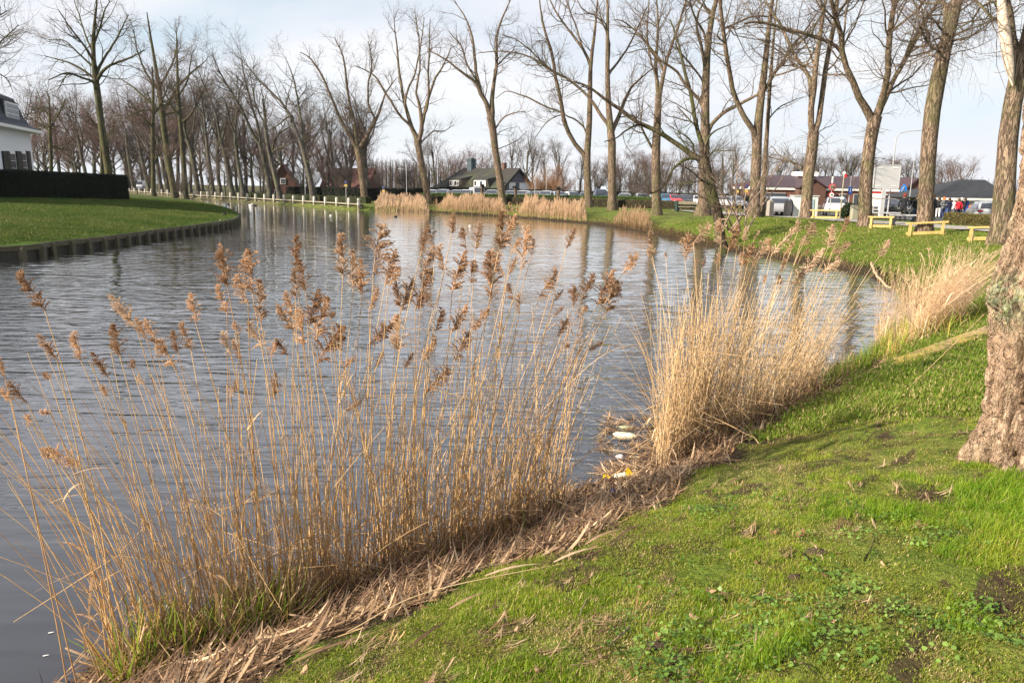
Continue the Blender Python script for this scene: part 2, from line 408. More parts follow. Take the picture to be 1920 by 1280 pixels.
def bare(X, Y):                             # worn patches and hoof-deep scuffs along the slope, only near the viewer
    X = np.asarray(X, float); Y = np.asarray(Y, float); a = X * .70 + Y * .70; c = -X * .70 + Y * .70
    b = sm(.26, .46, fbm(a * 1.3, c * 4.5, 0, 4, 131)) * .75 + sm(.36, .50, fbm(X * 3.2, Y * 3.2, 0, 3, 137)) * .8
    return np.clip(b, 0, 1) * (Y < 16)
def onland(px_, py_, far=None):
    """first hit of the pixel's ray with the ground"""
    px_ = np.atleast_1d(np.asarray(px_, float)); py_ = np.atleast_1d(np.asarray(py_, float)); res = []
    ts = 1.2 * 1.006 ** np.arange(1150)
    for a, b in zip(px_, py_):
        d = ray(a, b); P = np.array([0, 0, HC]) + ts[:, None] * d[None, :]
        h = terrain(P[:, 0], P[:, 1]); k = np.nonzero(P[:, 2] < np.maximum(h, -0.02))[0]
        res.append(P[k[0]] if len(k) else UY(a, b, far or 120.0))
    return np.array(res)
def gz(x, y): return float(terrain(np.array([x]), np.array([y]))[0])

# ------------------------------------------------------------------ ground sheet
th = np.concatenate([np.arange(-56, 56, 0.33), np.arange(56, 304, 4.0)]); th = np.radians(th)
rr = 0.4 * 1.0255 ** np.arange(292)
TH, RRg = np.meshgrid(th, rr); GX = RRg * np.sin(TH); GY = RRg * np.cos(TH)
GH, GD, GI, GQ = terrain(GX, GY, True)
GH = GH + 0.012 * vn(GX * 14, GY * 14, 0, 21) * (RRg < 14) * (GH > 0.05)
nA = len(th); V = np.stack([GX, GY, GH], -1).reshape(-1, 3)
idx = np.arange(len(V)).reshape(len(rr), nA); a = idx[:-1]; b = idx[1:]
Q = np.stack([a, b, np.roll(b, -1, 1), np.roll(a, -1, 1)], -1).reshape(-1, 4)
cv = len(V); V = np.vstack([V, [[0, 0, gz(0, 0)]]])
T0 = np.stack([np.full(nA, cv), idx[0], np.roll(idx[0], -1)], -1)
def ground_mat():
    m, t, b = _new('grass_ground')
    b.inputs['Roughness'].default_value = 0.9; b.inputs['Specular IOR Level'].default_value = 0.1
    at = N(t, 'ShaderNodeAttribute', attribute_name='shore'); is_ = N(t, 'ShaderNodeAttribute', attribute_name='island')
    n1 = noise(t, 0.55, 5, 0.62); n2 = noise(t, 5.0, 5, 0.7); n3 = noise(t, 22.0, 4, 0.7)
    g = ramp(t, n1, [(0.32, (0.10, 0.155, 0.018)), (0.5, (0.15, 0.20, 0.028)), (0.68, (0.19, 0.175, 0.055))])
    g = mixc_(t, ramp(t, n2, [(0.42, (0, 0, 0)), (0.62, (0.85, 0.85, 0.85))]), g, (0.05, 0.085, 0.012))
    soil = ramp(t, n3, [(0.3, (0.030, 0.020, 0.013)), (0.7, (0.085, 0.058, 0.036))])
    patch = noise(t, 1.9, 6, 0.68)
    g = mixc_(t, ramp(t, patch, [(0.50, (0, 0, 0)), (0.59, (0.9, 0.9, 0.9))]), g, soil)
    gi = ramp(t, n2, [(0.3, (0.036, 0.072, 0.010)), (0.7, (0.064, 0.112, 0.017))])  # island ground toned dark: the slope's shade is put into its colour
    gi = mixc_(t, ramp(t, noise(t, 0.5, 4, mul=(1, 1, 3)), [(0.45, (0, 0, 0)), (0.66, (0.7, 0.7, 0.7))]), gi, (0.066, 0.075, 0.024))
    g = mixc_(t, is_.outputs['Fac'], g, gi)
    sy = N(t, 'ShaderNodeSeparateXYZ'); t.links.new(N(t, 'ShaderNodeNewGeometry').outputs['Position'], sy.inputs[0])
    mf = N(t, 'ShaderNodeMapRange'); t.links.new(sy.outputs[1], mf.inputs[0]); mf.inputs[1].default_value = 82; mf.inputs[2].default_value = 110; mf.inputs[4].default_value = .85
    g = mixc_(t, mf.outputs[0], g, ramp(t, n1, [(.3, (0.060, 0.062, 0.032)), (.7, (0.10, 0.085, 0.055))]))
    br = N(t, 'ShaderNodeAttribute', attribute_name='bare'); bm2 = N(t, 'ShaderNodeMath', operation='MULTIPLY_ADD'); t.links.new(n3, bm2.inputs[0]); bm2.inputs[1].default_value = .8; t.links.new(br.outputs['Fac'], bm2.inputs[2])
    g = mixc_(t, ramp(t, bm2.outputs[0], [(.75, (0, 0, 0)), (.95, (.9, .9, .9))]), g, soil)
    e = N(t, 'ShaderNodeMath', operation='MULTIPLY_ADD'); t.links.new(n2, e.inputs[0]); e.inputs[1].default_value = 0.5; shs = N(t, 'ShaderNodeMath', operation='MULTIPLY'); t.links.new(at.outputs['Fac'], shs.inputs[0]); shs.inputs[1].default_value = .8; t.links.new(shs.outputs[0], e.inputs[2])
    mud = ramp(t, e.outputs[0], [(0.72, (1, 1, 1)), (0.92, (0, 0, 0))])
    mudc = ramp(t, n3, [(0.3, (0.018, 0.014, 0.009)), (0.7, (0.055, 0.042, 0.026))])
    c = mixc_(t, mud, g, mudc)
    t.links.new(c, b.inputs['Base Color'])
    hh = N(t, 'ShaderNodeMath', operation='ADD'); t.links.new(n2, hh.inputs[0]); t.links.new(n3, hh.inputs[1])
    bump(t, b, hh.outputs[0], 1.0, 0.05)
    return m
M_ground = ground_mat()
me = mesh_np('ground', V, [Q, T0], [M_ground], True)
sh = np.append(np.where(GI, 9.0, np.where(GQ > 0.5, 9.0, np.clip(GD, -1, 9))).ravel(), 3.0)
me.attributes.new('shore', 'FLOAT', 'POINT').data.foreach_set('value', sh.astype(np.float32))
me.attributes.new('island', 'FLOAT', 'POINT').data.foreach_set('value', np.append(GI.ravel(), 0).astype(np.float32))
me.attributes.new('bare', 'FLOAT', 'POINT').data.foreach_set('value', (np.append(bare(GX, GY).ravel(), 0) * np.append((~GI).ravel(), 0)).astype(np.float32))
link('ground', me, kind='structure')

# ------------------------------------------------------------------ water
def water_mat():
    m, t, b = _new('canal_water')
    b.inputs['Base Color'].default_value = (0.030, 0.033, 0.042, 1); b.inputs['Roughness'].default_value = 0.02
    b.inputs['IOR'].default_value = 1.60; b.inputs['Specular IOR Level'].default_value = 0.9
    g = N(t, 'ShaderNodeNewGeometry').outputs['Position']
    def op(o, x, y):
        q = N(t, 'ShaderNodeMath', operation=o)
        for i, v in enumerate((x, y)):
            if isinstance(v, (int, float)): q.inputs[i].default_value = v
            else: t.links.new(v, q.inputs[i])
        return q.outputs[0]
    sp = N(t, 'ShaderNodeSeparateXYZ'); t.links.new(g, sp.inputs[0])
    def step(a, b_, lo=0.0, hi=1.0):
        q = N(t, 'ShaderNodeMapRange', interpolation_type='SMOOTHSTEP'); t.links.new(sp.outputs[1], q.inputs[0])
        for i, v in enumerate((a, b_, lo, hi)): q.inputs[i + 1].default_value = v
        return q.outputs[0]
    # wind ripples: long crests across the channel, from finger-wide to metres long; calmer in the lee of the near reeds
    wind = ramp(t, noise(t, 0.13, 3, 0.5, g, mul=(1, 1.5, 1)), [(0.34, (0.35, 0.35, 0.35)), (0.60, (1, 1, 1))])
    h = None
    for fx, fy, amp, near, det in ((3.0, 14.0, 0.0054, op('MULTIPLY', step(4.2, 7.5, 0.06), step(9, 22, 1.0, 0.25)), 1), (1.3, 5.4, 0.0265, op('MULTIPLY', step(4.4, 8.5, 0.10), step(13, 36, 1.0, 0.20)), 1), (0.75, 2.6, 0.028, op('MULTIPLY', step(5.0, 11.0, 0.35), step(18, 60, 1.0, 0.25)), 1), (0.30, 0.95, 0.012, step(8, 18, 0.15), 1), (0.12, 0.30, 0.012, step(14, 30, 0.05), 1)):
        n = noise(t, 1.0, det, 0.55, g, 0.8, mul=(fx, fy, 1)); k = op('MULTIPLY', op('MULTIPLY', n, amp), near)
        if fy > 5: k = op('MULTIPLY', k, wind)
        h = k if h is None else op('ADD', h, k)
    n = N(t, 'ShaderNodeBump'); n.inputs['Strength'].default_value = 1.0; n.inputs['Distance'].default_value = 1.15
    t.links.new(h, n.inputs['Height']); t.links.new(n.outputs[0], b.inputs['Normal'])
    fr = N(t, 'ShaderNodeFresnel'); fr.inputs['IOR'].default_value = 1.33; t.links.new(n.outputs[0], fr.inputs['Normal'])
    k = op('MINIMUM', op('MULTIPLY_ADD', fr.outputs[0], 1.75), 0.95); k.node.inputs[0].links[0].from_node.inputs[2].default_value = 0.02
    df = N(t, 'ShaderNodeBsdfDiffuse'); df.inputs[0].default_value = (0.022, 0.024, 0.030, 1); t.links.new(n.outputs[0], df.inputs['Normal'])
    gs = N(t, 'ShaderNodeBsdfGlossy'); gs.inputs['Roughness'].default_value = 0.02; t.links.new(n.outputs[0], gs.inputs['Normal']); gs.inputs[0].default_value = (1, 1, 1, 1)
    mx = N(t, 'ShaderNodeMixShader'); t.links.new(k, mx.inputs[0]); t.links.new(df.outputs[0], mx.inputs[1]); t.links.new(gs.outputs[0], mx.inputs[2]); t.links.new(mx.outputs[0], t.nodes['Material Output'].inputs[0])
    return m
M_water = water_mat()
wm = MB(); wm.add([(-600, -60, 0), (60, -60, 0), (60, 320, 0), (-600, 320, 0)], [(0, 1, 2, 3)])
wm.build('water', M_water, kind='structure')

# ------------------------------------------------------------------ island retaining wall of posts and boards
M_wood_old = flat('weathered_timber', (0.075, 0.068, 0.042), 0.85, var=0.3, scale=7)
M_wood_dark = flat('wet_dark_timber', (0.030, 0.028, 0.020), 0.6, var=0.3, scale=9)
M_white = flat('white_paint', (0.74, 0.73, 0.70), 0.5, var=0.05, scale=12)
M_wood_pale = flat('pale_timber', (0.24, 0.215, 0.155), 0.8, var=0.15, scale=8)
def walk(line, step, start=0.0):
    """points and directions every step along a polyline"""
    L = np.asarray(line, float); s = np.concatenate([[0], np.cumsum(np.linalg.norm(np.diff(L, axis=0), axis=1))])
    o = []; t = start
    while t < s[-1]:
        p = np.array([np.interp(t, s, L[:, j]) for j in (0, 1)]); q = np.array([np.interp(min(t + .05, s[-1]), s, L[:, j]) for j in (0, 1)]); r_ = np.array([np.interp(max(t - .05, 0), s, L[:, j]) for j in (0, 1)])
        d = q - r_; o.append((p, math.atan2(d[1], d[0]))); t += step
    return o
wl = [(-60, 17), (-32, 23.5)] + ISLF[:14]
wroot = root('timber_retaining_wall', (ISLF[0][0], ISLF[0][1], 0), 'low mossy timber retaining wall of posts and boards round the grass island', 'retaining wall')
O = np.array([ISLF[0][0], ISLF[0][1]])
smooth_wl, _ = resample(np.array([(x, y, 0) for x, y in wl]), np.ones(len(wl)), 80)
pts = walk(smooth_wl[:, :2], 1.02, 9.0)
pb = MB().box((0, 0, 0.13), (0.19, 0.20, 0.62), bev=0.03).mesh('post', M_wood_old)
bm_ = MB().box((0, 0, 0), (1.02, 0.07, 0.20), bev=0.012).mesh('board', M_wood_old)
bd_ = MB().box((0, 0, 0), (1.02, 0.05, 0.62), bev=0.01).mesh('lower_board', M_wood_dark)
for k, (p, a_) in enumerate(pts[:-1]):
    nrm = np.array([math.sin(a_), -math.cos(a_)])
    o = link('post', pb, wroot, (p[0] - O[0] + nrm[0] * .06, p[1] - O[1] + nrm[1] * .06, random.uniform(-.05, .0))); o.rotation_euler = (random.uniform(-.05, .05), random.uniform(-.04, .04), a_)
    q = (p + pts[k + 1][0]) / 2
    L = np.linalg.norm(pts[k + 1][0] - p); aa = math.atan2(*(pts[k + 1][0] - p)[::-1])
    for mm, nm, zz, of in ((bm_, 'board', 0.37, .02), (bd_, 'lower_board', -0.03, -.06)):
        o = link(nm, mm, wroot, (q[0] - O[0] + nrm[0] * of, q[1] - O[1] + nrm[1] * of, zz + random.uniform(-.01, .01)))
        o.rotation_euler = (0, random.uniform(-.012, .012), aa); o.scale = (L / 1.02 * 1.0, 1, 1)
# turf edge that closes the gap behind the boards
tp = walk(smooth_wl[:, :2], 0.5, 8.0); Vt = []; rng = random.Random(3)
for p, a_ in tp:
    nl = np.array([-math.sin(a_), math.cos(a_)])
    for of, z in ((-0.02, 0.445), (0.35, 0.51 + rng.uniform(-.02, .02)), (1.4, 0.50)):
        qx, qy = p + nl * of
        if of > 1: z = gz(qx, qy) - 0.03
        Vt.append((qx, qy, z))
Qt = [(k * 3 + j, k * 3 + 3 + j, k * 3 + 4 + j, k * 3 + 1 + j) for k in range(len(tp) - 1) for j in (0, 1)]
me = mesh_np('turf_edge', Vt, np.array(Qt)[:, ::-1], [M_ground], True)
me.attributes.new('shore', 'FLOAT', 'POINT').data.foreach_set('value', np.full(len(Vt), 9.0, np.float32))
me.attributes.new('island', 'FLOAT', 'POINT').data.foreach_set('value', np.full(len(Vt), 1.0, np.float32))
link('turf_edge', me, kind='structure')

# ------------------------------------------------------------------ far quay: white-headed mooring posts, walings, planks
qx = [243.4, 252.5, 262, 272.5, 284, 293.5, 304, 315, 339, 363.8, 377.8, 389.7, 404.7, 417.5, 432.8, 447.8, 464, 479.7, 496.6, 513.8, 532.8, 550.6, 569.4, 589.4, 610.3, 631.6, 654.4, 672.5]
QL = np.array(QUAY); qs = []
Ord = ['first', 'second', 'third', 'fourth', 'fifth', 'sixth', 'seventh', 'eighth', 'ninth', 'tenth', 'eleventh', 'twelfth', 'thirteenth', 'fourteenth', 'fifteenth', 'sixteenth', 'seventeenth', 'eighteenth', 'nineteenth', 'twentieth', 'twenty-first', 'twenty-second', 'twenty-third', 'twenty-fourth', 'twenty-fifth', 'twenty-sixth', 'twenty-seventh', 'twenty-eighth', 'twenty-ninth', 'thirtieth', 'thirty-first', 'thirty-second', 'thirty-third', 'thirty-fourth', 'thirty-fifth', 'thirty-sixth'] + ['%s-%s' % (a, b) for a in ('thirty', 'forty', 'fifty', 'sixty') for b in ('first', 'second', 'third', 'fourth', 'fifth', 'sixth', 'seventh', 'eighth', 'ninth') if not (a == 'thirty' and b in ('first', 'second', 'third', 'fourth', 'fifth', 'sixth'))]
M_quay = flat('quay_timber', (0.13, 0.11, 0.075), 0.85, var=0.25)
M_postw = flat('weathered_white_paint', (0.46, 0.44, 0.40), .6, var=.12, scale=9)
phead = MB().lathe([(0.15, 0.55), (0.155, 1.12), (0.13, 1.22), (0.06, 1.27)], n=8).mesh('head', M_postw)
pfoot = MB().lathe([(0.15, -0.4), (0.15, 0.60)], n=8).mesh('foot', M_wood_pale)
def quay_pt(xp):
    yp = np.interp(-xp, [-672, -600, -520, -440, -385, -330, -290, -243], [393.5, 388.3, 382.7, 377.6, 374.3, 370.3, 366.8, 363.0])
    return U(xp, yp, 0.0)
for k, xp in enumerate(sorted(qx, reverse=True)):
    p = quay_pt(xp); qs.append(p)
    r_ = root('mooring_post', (p[0], p[1], 0), 'white-headed mooring post, %s from the right end of the timber quay' % Ord[k], 'post', 'white mooring posts along the far quay')
    link('head', phead, r_); link('foot', pfoot, r_)
qr = root('timber_quay', tuple(qs[0]), 'long low timber quay edge with planks behind the white posts', 'quay')
O3 = np.array(qs[0])
wal = None
for k in range(len(qs) - 1):
    a_, b_ = np.array(qs[k]) - O3, np.array(qs[k + 1]) - O3; d = b_ - a_; L = np.linalg.norm(d); an = math.atan2(d[1], d[0]); c = (a_ + b_) / 2
    nn = np.array([-math.sin(an), math.cos(an), 0]);  nn = nn if nn[1] > 0 else -nn
    for nm, z, hh_, of, mt in (('deck_plank', 0.60, 0.10, 0.30, M_wood_pale), ('waling', 0.22, 0.16, 0.22, M_wood_pale if k % 2 else M_quay), ('backing_board', 0.15, 0.85, 0.50, M_wood_dark)):
        w_ = 0.5 if nm == 'deck_plank' else 0.08
        o = MB().box((0, 0, 0), (L - .06, w_, hh_)).build(nm, mt, qr, (c[0] + nn[0] * of, c[1] + nn[1] * of, z)); o.rotation_euler = (0, 0, an)

# ------------------------------------------------------------------ scattering helper (geometry nodes, for growth nobody could count)
def scatter(name, P, rot, scl, variants, label, idxs=None, rs=RS):
    col = bpy.data.collections.new(name + '_kinds')
    for i, me in enumerate(variants):
        o = bpy.data.objects.new('%s_kind_%02d' % (name, i), me); col.objects.link(o)
    n = len(P); me = bpy.data.meshes.new(name); me.vertices.add(n); me.vertices.foreach_set('co', np.asarray(P, np.float32).ravel())
    me.attributes.new('rot', 'FLOAT_VECTOR', 'POINT').data.foreach_set('vector', np.asarray(rot, np.float32).ravel())
    me.attributes.new('scl', 'FLOAT', 'POINT').data.foreach_set('value', np.asarray(scl, np.float32))
    ix = rs.randint(0, len(variants), n) if idxs is None else idxs
    me.attributes.new('idx', 'INT', 'POINT').data.foreach_set('value', np.asarray(ix, np.int32))
    g = bpy.data.node_groups.new(name, 'GeometryNodeTree')
    g.interface.new_socket('Geometry', in_out='INPUT', socket_type='NodeSocketGeometry'); g.interface.new_socket('Geometry', in_out='OUTPUT', socket_type='NodeSocketGeometry')
    gi = N(g, 'NodeGroupInput'); go = N(g, 'NodeGroupOutput'); iop = N(g, 'GeometryNodeInstanceOnPoints'); ci = N(g, 'GeometryNodeCollectionInfo')
    ci.inputs['Collection'].default_value = col; ci.inputs['Separate Children'].default_value = True; ci.inputs['Reset Children'].default_value = True
    def na(nm, ty):
        q = N(g, 'GeometryNodeInputNamedAttribute', data_type=ty); q.inputs['Name'].default_value = nm
        return [s for s in q.outputs if s.enabled and s.name == 'Attribute'][0]
    g.links.new(gi.outputs[0], iop.inputs['Points']); g.links.new(ci.outputs[0], iop.inputs['Instance']); iop.inputs['Pick Instance'].default_value = True
    g.links.new(na('idx', 'INT'), iop.inputs['Instance Index'])
    er = N(g, 'FunctionNodeEulerToRotation'); g.links.new(na('rot', 'FLOAT_VECTOR'), er.inputs[0]); g.links.new(er.outputs[0], iop.inputs['Rotation'])
    g.links.new(na('scl', 'FLOAT'), iop.inputs['Scale']); g.links.new(iop.outputs[0], go.inputs[0])
    o = link(name, me, label=label, kind='stuff'); md = o.modifiers.new('scatter', 'NODES'); md.node_group = g
    return o
# ------------------------------------------------------------------ trees
def A_(x, y): return (560 + x / 3.2, y / 3.2)
def B_(x, y): return (900 + x / 3.2, y / 3.2)
def C_(x, y): return (1150 + x / 3.2, y / 3.2)
def D_(x, y): return (1400 + x / 3.2, y / 3.2)
def E_(x, y): return (1640 + x / 2.723, y / 2.723)
def P_(x, y): return (220 + x / 3.2, 60 + y / 3.2)
def Z_(x, y): return (x / 2.56, y / 2.56)
SCL = {A_: 3.2, B_: 3.2, C_: 3.2, D_: 3.2, E_: 2.723, P_: 3.2, Z_: 2.56}

M_bark = bark('poplar_bark', (0.135, 0.097, 0.070), (0.285, 0.215, 0.158), (0.105, 0.105, 0.05), 0.12, 11.0)
M_bark_far = bark('grey_bark', (0.065, 0.057, 0.052), (0.135, 0.122, 0.11), (0.085, 0.092, 0.05), 0.3, 3.0, 0.4)
M_bark_lime = bark('green_stained_bark', (0.055, 0.050, 0.034), (0.105, 0.095, 0.066), (0.075, 0.076, 0.028), 0.5, 4.0, 0.4)
M_bark_willow = bark('dark_willow_bark', (0.050, 0.038, 0.028), (0.13, 0.10, 0.07), (0.07, 0.085, 0.025), 0.4, 8.0)
M_twig = flat('grey_twigs', (0.085, 0.064, 0.052), 0.8, var=0.2, scale=1)
M_twig_red = flat('reddish_twigs', (0.115, 0.070, 0.058), 0.8, var=0.2, scale=1)
M_twig_tan = flat('tan_twigs', (0.22, 0.165, 0.125), 0.8, var=0.2, scale=1)
M_twig_orange = flat('orange_twigs', (0.26, 0.15, 0.085), 0.8, var=0.2, scale=1)

def photo_tree(name, base_px, trunk, limbs, label, cat='tree', group=None, M=None, MT=None, n=(85, 520, 1650), ln=((1.6, 4.5), (0.7, 2.0), (0.35, 1.1)), fl=0.0052, seed=1, up=0.10, ext=6.0, scale_fn=None, droopy=0, depth=None, flare=1.25, sides=14):
    """trunk and limbs follow the outline in the photograph at the tree's own distance; depth and twigs are grown"""
    rs = np.random.RandomState(seed)
    B = onland([base_px[0]], [base_px[1]], depth)[0]
    if depth: B = UY(base_px[0], base_px[1], depth)
    Y = B[1]; segs = []
    for li, lm in enumerate([trunk] + limbs):
        fn, pts = lm
        P = []; W = []; zoff = 0.0
        drift = rs.uniform(-0.9, 0.9) if li else 0.0
        for k, q in enumerate(pts):
            a_, b_ = fn(q[0], q[1]); wpx = (q[2] if len(q) > 2 else None)
            kk = k / max(1, len(pts) - 1)
            p = UY(a_, b_, Y + (drift * kk * 3.0 if li else 0.0)); P.append(p)
            W.append(None if wpx is None else wpx / SCL[fn] * Y / F / 2 * math.cos(math.atan((a_ - 960) / F)))
        for k in range(len(W)):
            if W[k] is None: W[k] = W[k - 1] * 0.72
        P = np.array(P); W = np.array(W)
        if li == 0:
            P = np.vstack([P[0] - [0, 0, 0.5], P]); W = np.append(W[0] * flare, W)
            P[1, 2] = max(P[1, 2], B[2]); W[1] *= 1.0
        if pts[-1][1] <= 6 or (li and ext and W[-1] > 0.05):
            d = P[-1] - P[-2]; d /= np.linalg.norm(d); d[2] += .25; d /= np.linalg.norm(d)
            e = ext * (0.5 + min(1.0, W[-1] / 0.12)) if pts[-1][1] <= 6 else ext * 0.4
            P = np.vstack([P, P[-1] + d * e * .5 + rs.normal(size=3) * .25, P[-1] + d * e + rs.normal(size=3) * .5]); W = np.append(W, [W[-1] * .6, W[-1] * .15])
        if li:                                  # each limb starts inside the wood that carries it
            best = min(((np.linalg.norm(sp_ - P[0], axis=1).min(), sp_, sw_) for sp_, sw_ in segs), key=lambda q: q[0])
            j_ = int(np.linalg.norm(best[1] - P[0], axis=1).argmin())
            if best[0] < 2.6: 
                d0 = best[1][j_]; up_ = P[1] - P[0]
                lo = max(0, j_ - 1); P = np.vstack([best[1][lo], P]); W = np.append(min(W[0] * 1.05, best[2][lo]), W)
        wb = np.linalg.norm(P[-1] - P[0])
        P, W = resample(P, W, 18)
        if li: P[1:] += np.cumsum(rs.normal(size=(17, 3)) * 0.008 * wb, axis=0) * 0.4
        segs.append((P, W))
    LP = np.array([s[0] for s in segs]); LR = np.array([s[1] for s in segs])
    rt = root(name, tuple(B), label, cat, group)
    o = np.array(B)
    tv, tq = tubes(LP[:1], LR[:1], max(sides, 18)); lv, lq = tubes(LP[1:], LR[1:], 8) if len(LP) > 1 else (np.zeros((0, 3)), np.zeros((0, 4), int))
    # knobs and a root flare so the trunk is not a turned pole
    c = np.repeat(LP[:1].reshape(-1, 3), max(sides, 18), 0); off = tv - c
    zz = tv[:, 2:3] - B[2]
    lump = 1 + 0.07 * fbm(tv[:, 0] * 1.6, tv[:, 1] * 1.6, tv[:, 2] * .7, 3, seed)[:, None] + 0.32 * np.exp(-np.maximum(zz, 0) / 0.22) * (0.55 + 0.45 * np.sin(np.arctan2(off[:, 1:2], off[:, 0:1]) * 5 + seed))
    tv = c + off * lump
    link('trunk', mesh_np('trunk', tv - o, tq, [M or M_bark], True), rt)
    vq = [(lv, lq)] if len(lv) else []
    cand = LP[1:] if len(LP) > 1 else LP; cr_ = LR[1:] if len(LP) > 1 else LR
    ctr = LP[0, -1]
    if len(LP) > 1: cand = np.concatenate([cand, LP[:1, 9:][:, np.linspace(0, 8, 18).astype(int)] + rs.normal(size=(1, 18, 3)) * .01]); cr_ = np.concatenate([cr_, LR[:1, 9:][:, np.linspace(0, 8, 18).astype(int)]])
    A1, R1 = grow(rs, cand, cr_, n[0], *ln[0], ang=(30, 65), up=up, wob=0.2, K=7, tmin=0.12, outc=ctr, rmax=.55, rfloor=fl * 1.4)
    A2, R2 = grow(rs, np.concatenate([A1]), R1, n[1], *ln[1], ang=(30, 70), up=up * .8 - droopy * .1, wob=0.24, K=6, tmin=0.1, rfloor=fl)
    allb = A2; allr = R2
    A3, R3 = grow(rs, allb, allr, n[2], *ln[2], ang=(25, 70), up=up * .5 - droopy * .2, wob=0.28, K=4, tmin=0.05, rfloor=fl * .8)
    vq += [tubes(A1, R1, 5), tubes(A2, R2, 3), tubes(A3, R3, 3)]
    if droopy:                                  # fine shoots that hang from the limbs and the upper trunk
        A4, R4 = grow(rs, LP, LR, int(n[2] * .4), .5, 1.7, ang=(60, 100), up=-.05, wob=.2, K=6, tmin=.35, rmax=.1, rfloor=fl * .8)
        vq.append(tubes(A4, R4, 3))
    nl = len(lq); cv_, cq_ = join(vq)
    mi = np.ones(len(cq_), int); mi[:nl + (len(A1) * 6 * 5)] = 0
    link('crown', mesh_np('crown', cv_ - o, cq_, [M or M_bark, MT or M_twig], True, mi), rt)
    return rt

# --- the row on the right bank, from left to right
photo_tree('poplar_tree', (943, 384), (A_, [(1225, 1225, 48), (1205, 1060, 42), (1185, 940, 38), (1165, 780, 42), (1150, 700, 44)]), [
    (A_, [(1150, 700, 34), (1130, 620, 28), (1100, 570, 26), (1060, 490, 18), (990, 440, 14), (900, 365, 10), (780, 290, 5)]),
    (A_, [(1090, 540, 24), (1075, 450, 18), (1070, 340, 16), (1050, 200, 12), (1000, 60, 7), (960, 0, 4)]),
    (A_, [(1065, 480, 12), (1010, 380, 10), (970, 270, 8), (900, 180, 5)]),
    (A_, [(1155, 700, 34), (1155, 590, 24), (1170, 480, 20), (1180, 350, 17), (1180, 200, 13), (1230, 60, 8), (1260, -10, 5)]),
    (B_, [(95, 770, 10), (140, 710, 9), (200, 680, 7), (280, 665, 3)]),
    (A_, [(1180, 410, 10), (1240, 350, 8), (1300, 300, 5)])],
    'tall bare tree before the thatched house, forking in two above the roof', group='bare trees along the canal bank', seed=31)
photo_tree('poplar_tree', (805, 383), (A_, [(782, 1225, 44), (765, 1130, 40), (745, 1030, 40), (722, 900, 38), (712, 845, 42)]), [
    (A_, [(712, 850, 34), (675, 760, 24), (645, 640, 19), (615, 500, 15), (600, 350, 12), (575, 180, 6)]),
    (A_, [(675, 760, 16), (600, 680, 14), (520, 560, 12), (440, 440, 9), (330, 390, 4)]),
    (A_, [(640, 640, 14), (660, 540, 12), (700, 440, 10), (740, 250, 7), (760, 100, 4)]),
    (A_, [(722, 840, 30), (740, 760, 24), (728, 640, 18), (700, 540, 12), (720, 380, 10), (700, 200, 7), (680, 90, 4)]),
    (A_, [(738, 780, 22), (770, 660, 19), (820, 500, 13), (880, 390, 9), (925, 280, 5)]),
    (A_, [(770, 640, 14), (775, 500, 12), (780, 330, 9), (790, 120, 4)]),
    (A_, [(738, 850, 8), (810, 790, 7), (870, 785, 5), (930, 745, 3)])],
    'tall bare tree left of the car row, many upright limbs from one fork', group='bare trees along the canal bank', seed=32, n=(70, 400, 1700))
photo_tree('poplar_tree', (684, 377), (A_, [(398, 1210, 44), (385, 1100, 40), (368, 960, 42), (352, 880, 44)]), [
    (A_, [(350, 885, 26), (320, 830, 22), (270, 740, 19), (215, 600, 14), (165, 470, 12), (90, 350, 8), (30, 310, 4)]),
    (A_, [(352, 870, 22), (335, 740, 18), (300, 600, 15), (275, 450, 12), (255, 330, 9), (200, 220, 4)]),
    (A_, [(370, 880, 28), (420, 790, 24), (458, 710, 18), (490, 620, 12), (520, 540, 9), (580, 460, 4)]),
    (A_, [(455, 710, 14), (418, 630, 12), (415, 510, 10), (435, 400, 8), (420, 260, 4)])],
    'bare tree standing at the right end of the timber quay, forked low into three', group='bare trees along the canal bank', seed=33)
photo_tree('poplar_tree', (1103, 389), (B_, [(652, 1250, 46), (645, 1080, 40), (643, 950, 40), (648, 850, 38), (658, 700, 32), (660, 560, 28), (665, 380, 22), (690, 180, 15), (705, 0, 9)]), [
    (B_, [(632, 940, 28), (580, 865, 25), (535, 790, 25), (505, 690, 24), (485, 580, 22), (450, 430, 19), (430, 300, 17), (390, 170, 13), (370, 60, 9), (360, 0, 6)]),
    (B_, [(490, 680, 11), (400, 645, 10), (290, 588, 9), (220, 570, 7), (150, 550, 5), (90, 592, 3)]),
    (B_, [(490, 690, 7), (400, 740, 6), (330, 830, 3)]),
    (B_, [(632, 780, 10), (575, 720, 9), (520, 695, 8)]),
    (B_, [(664, 400, 18), (640, 320, 17), (600, 250, 16), (540, 160, 13), (490, 90, 11), (440, 0, 8)]),
    (B_, [(600, 230, 10), (560, 100, 9), (520, 0, 7)])],
    'slender bare tree at the third reed bed, long limb curving out to the left', group='bare trees along the canal bank', seed=34)
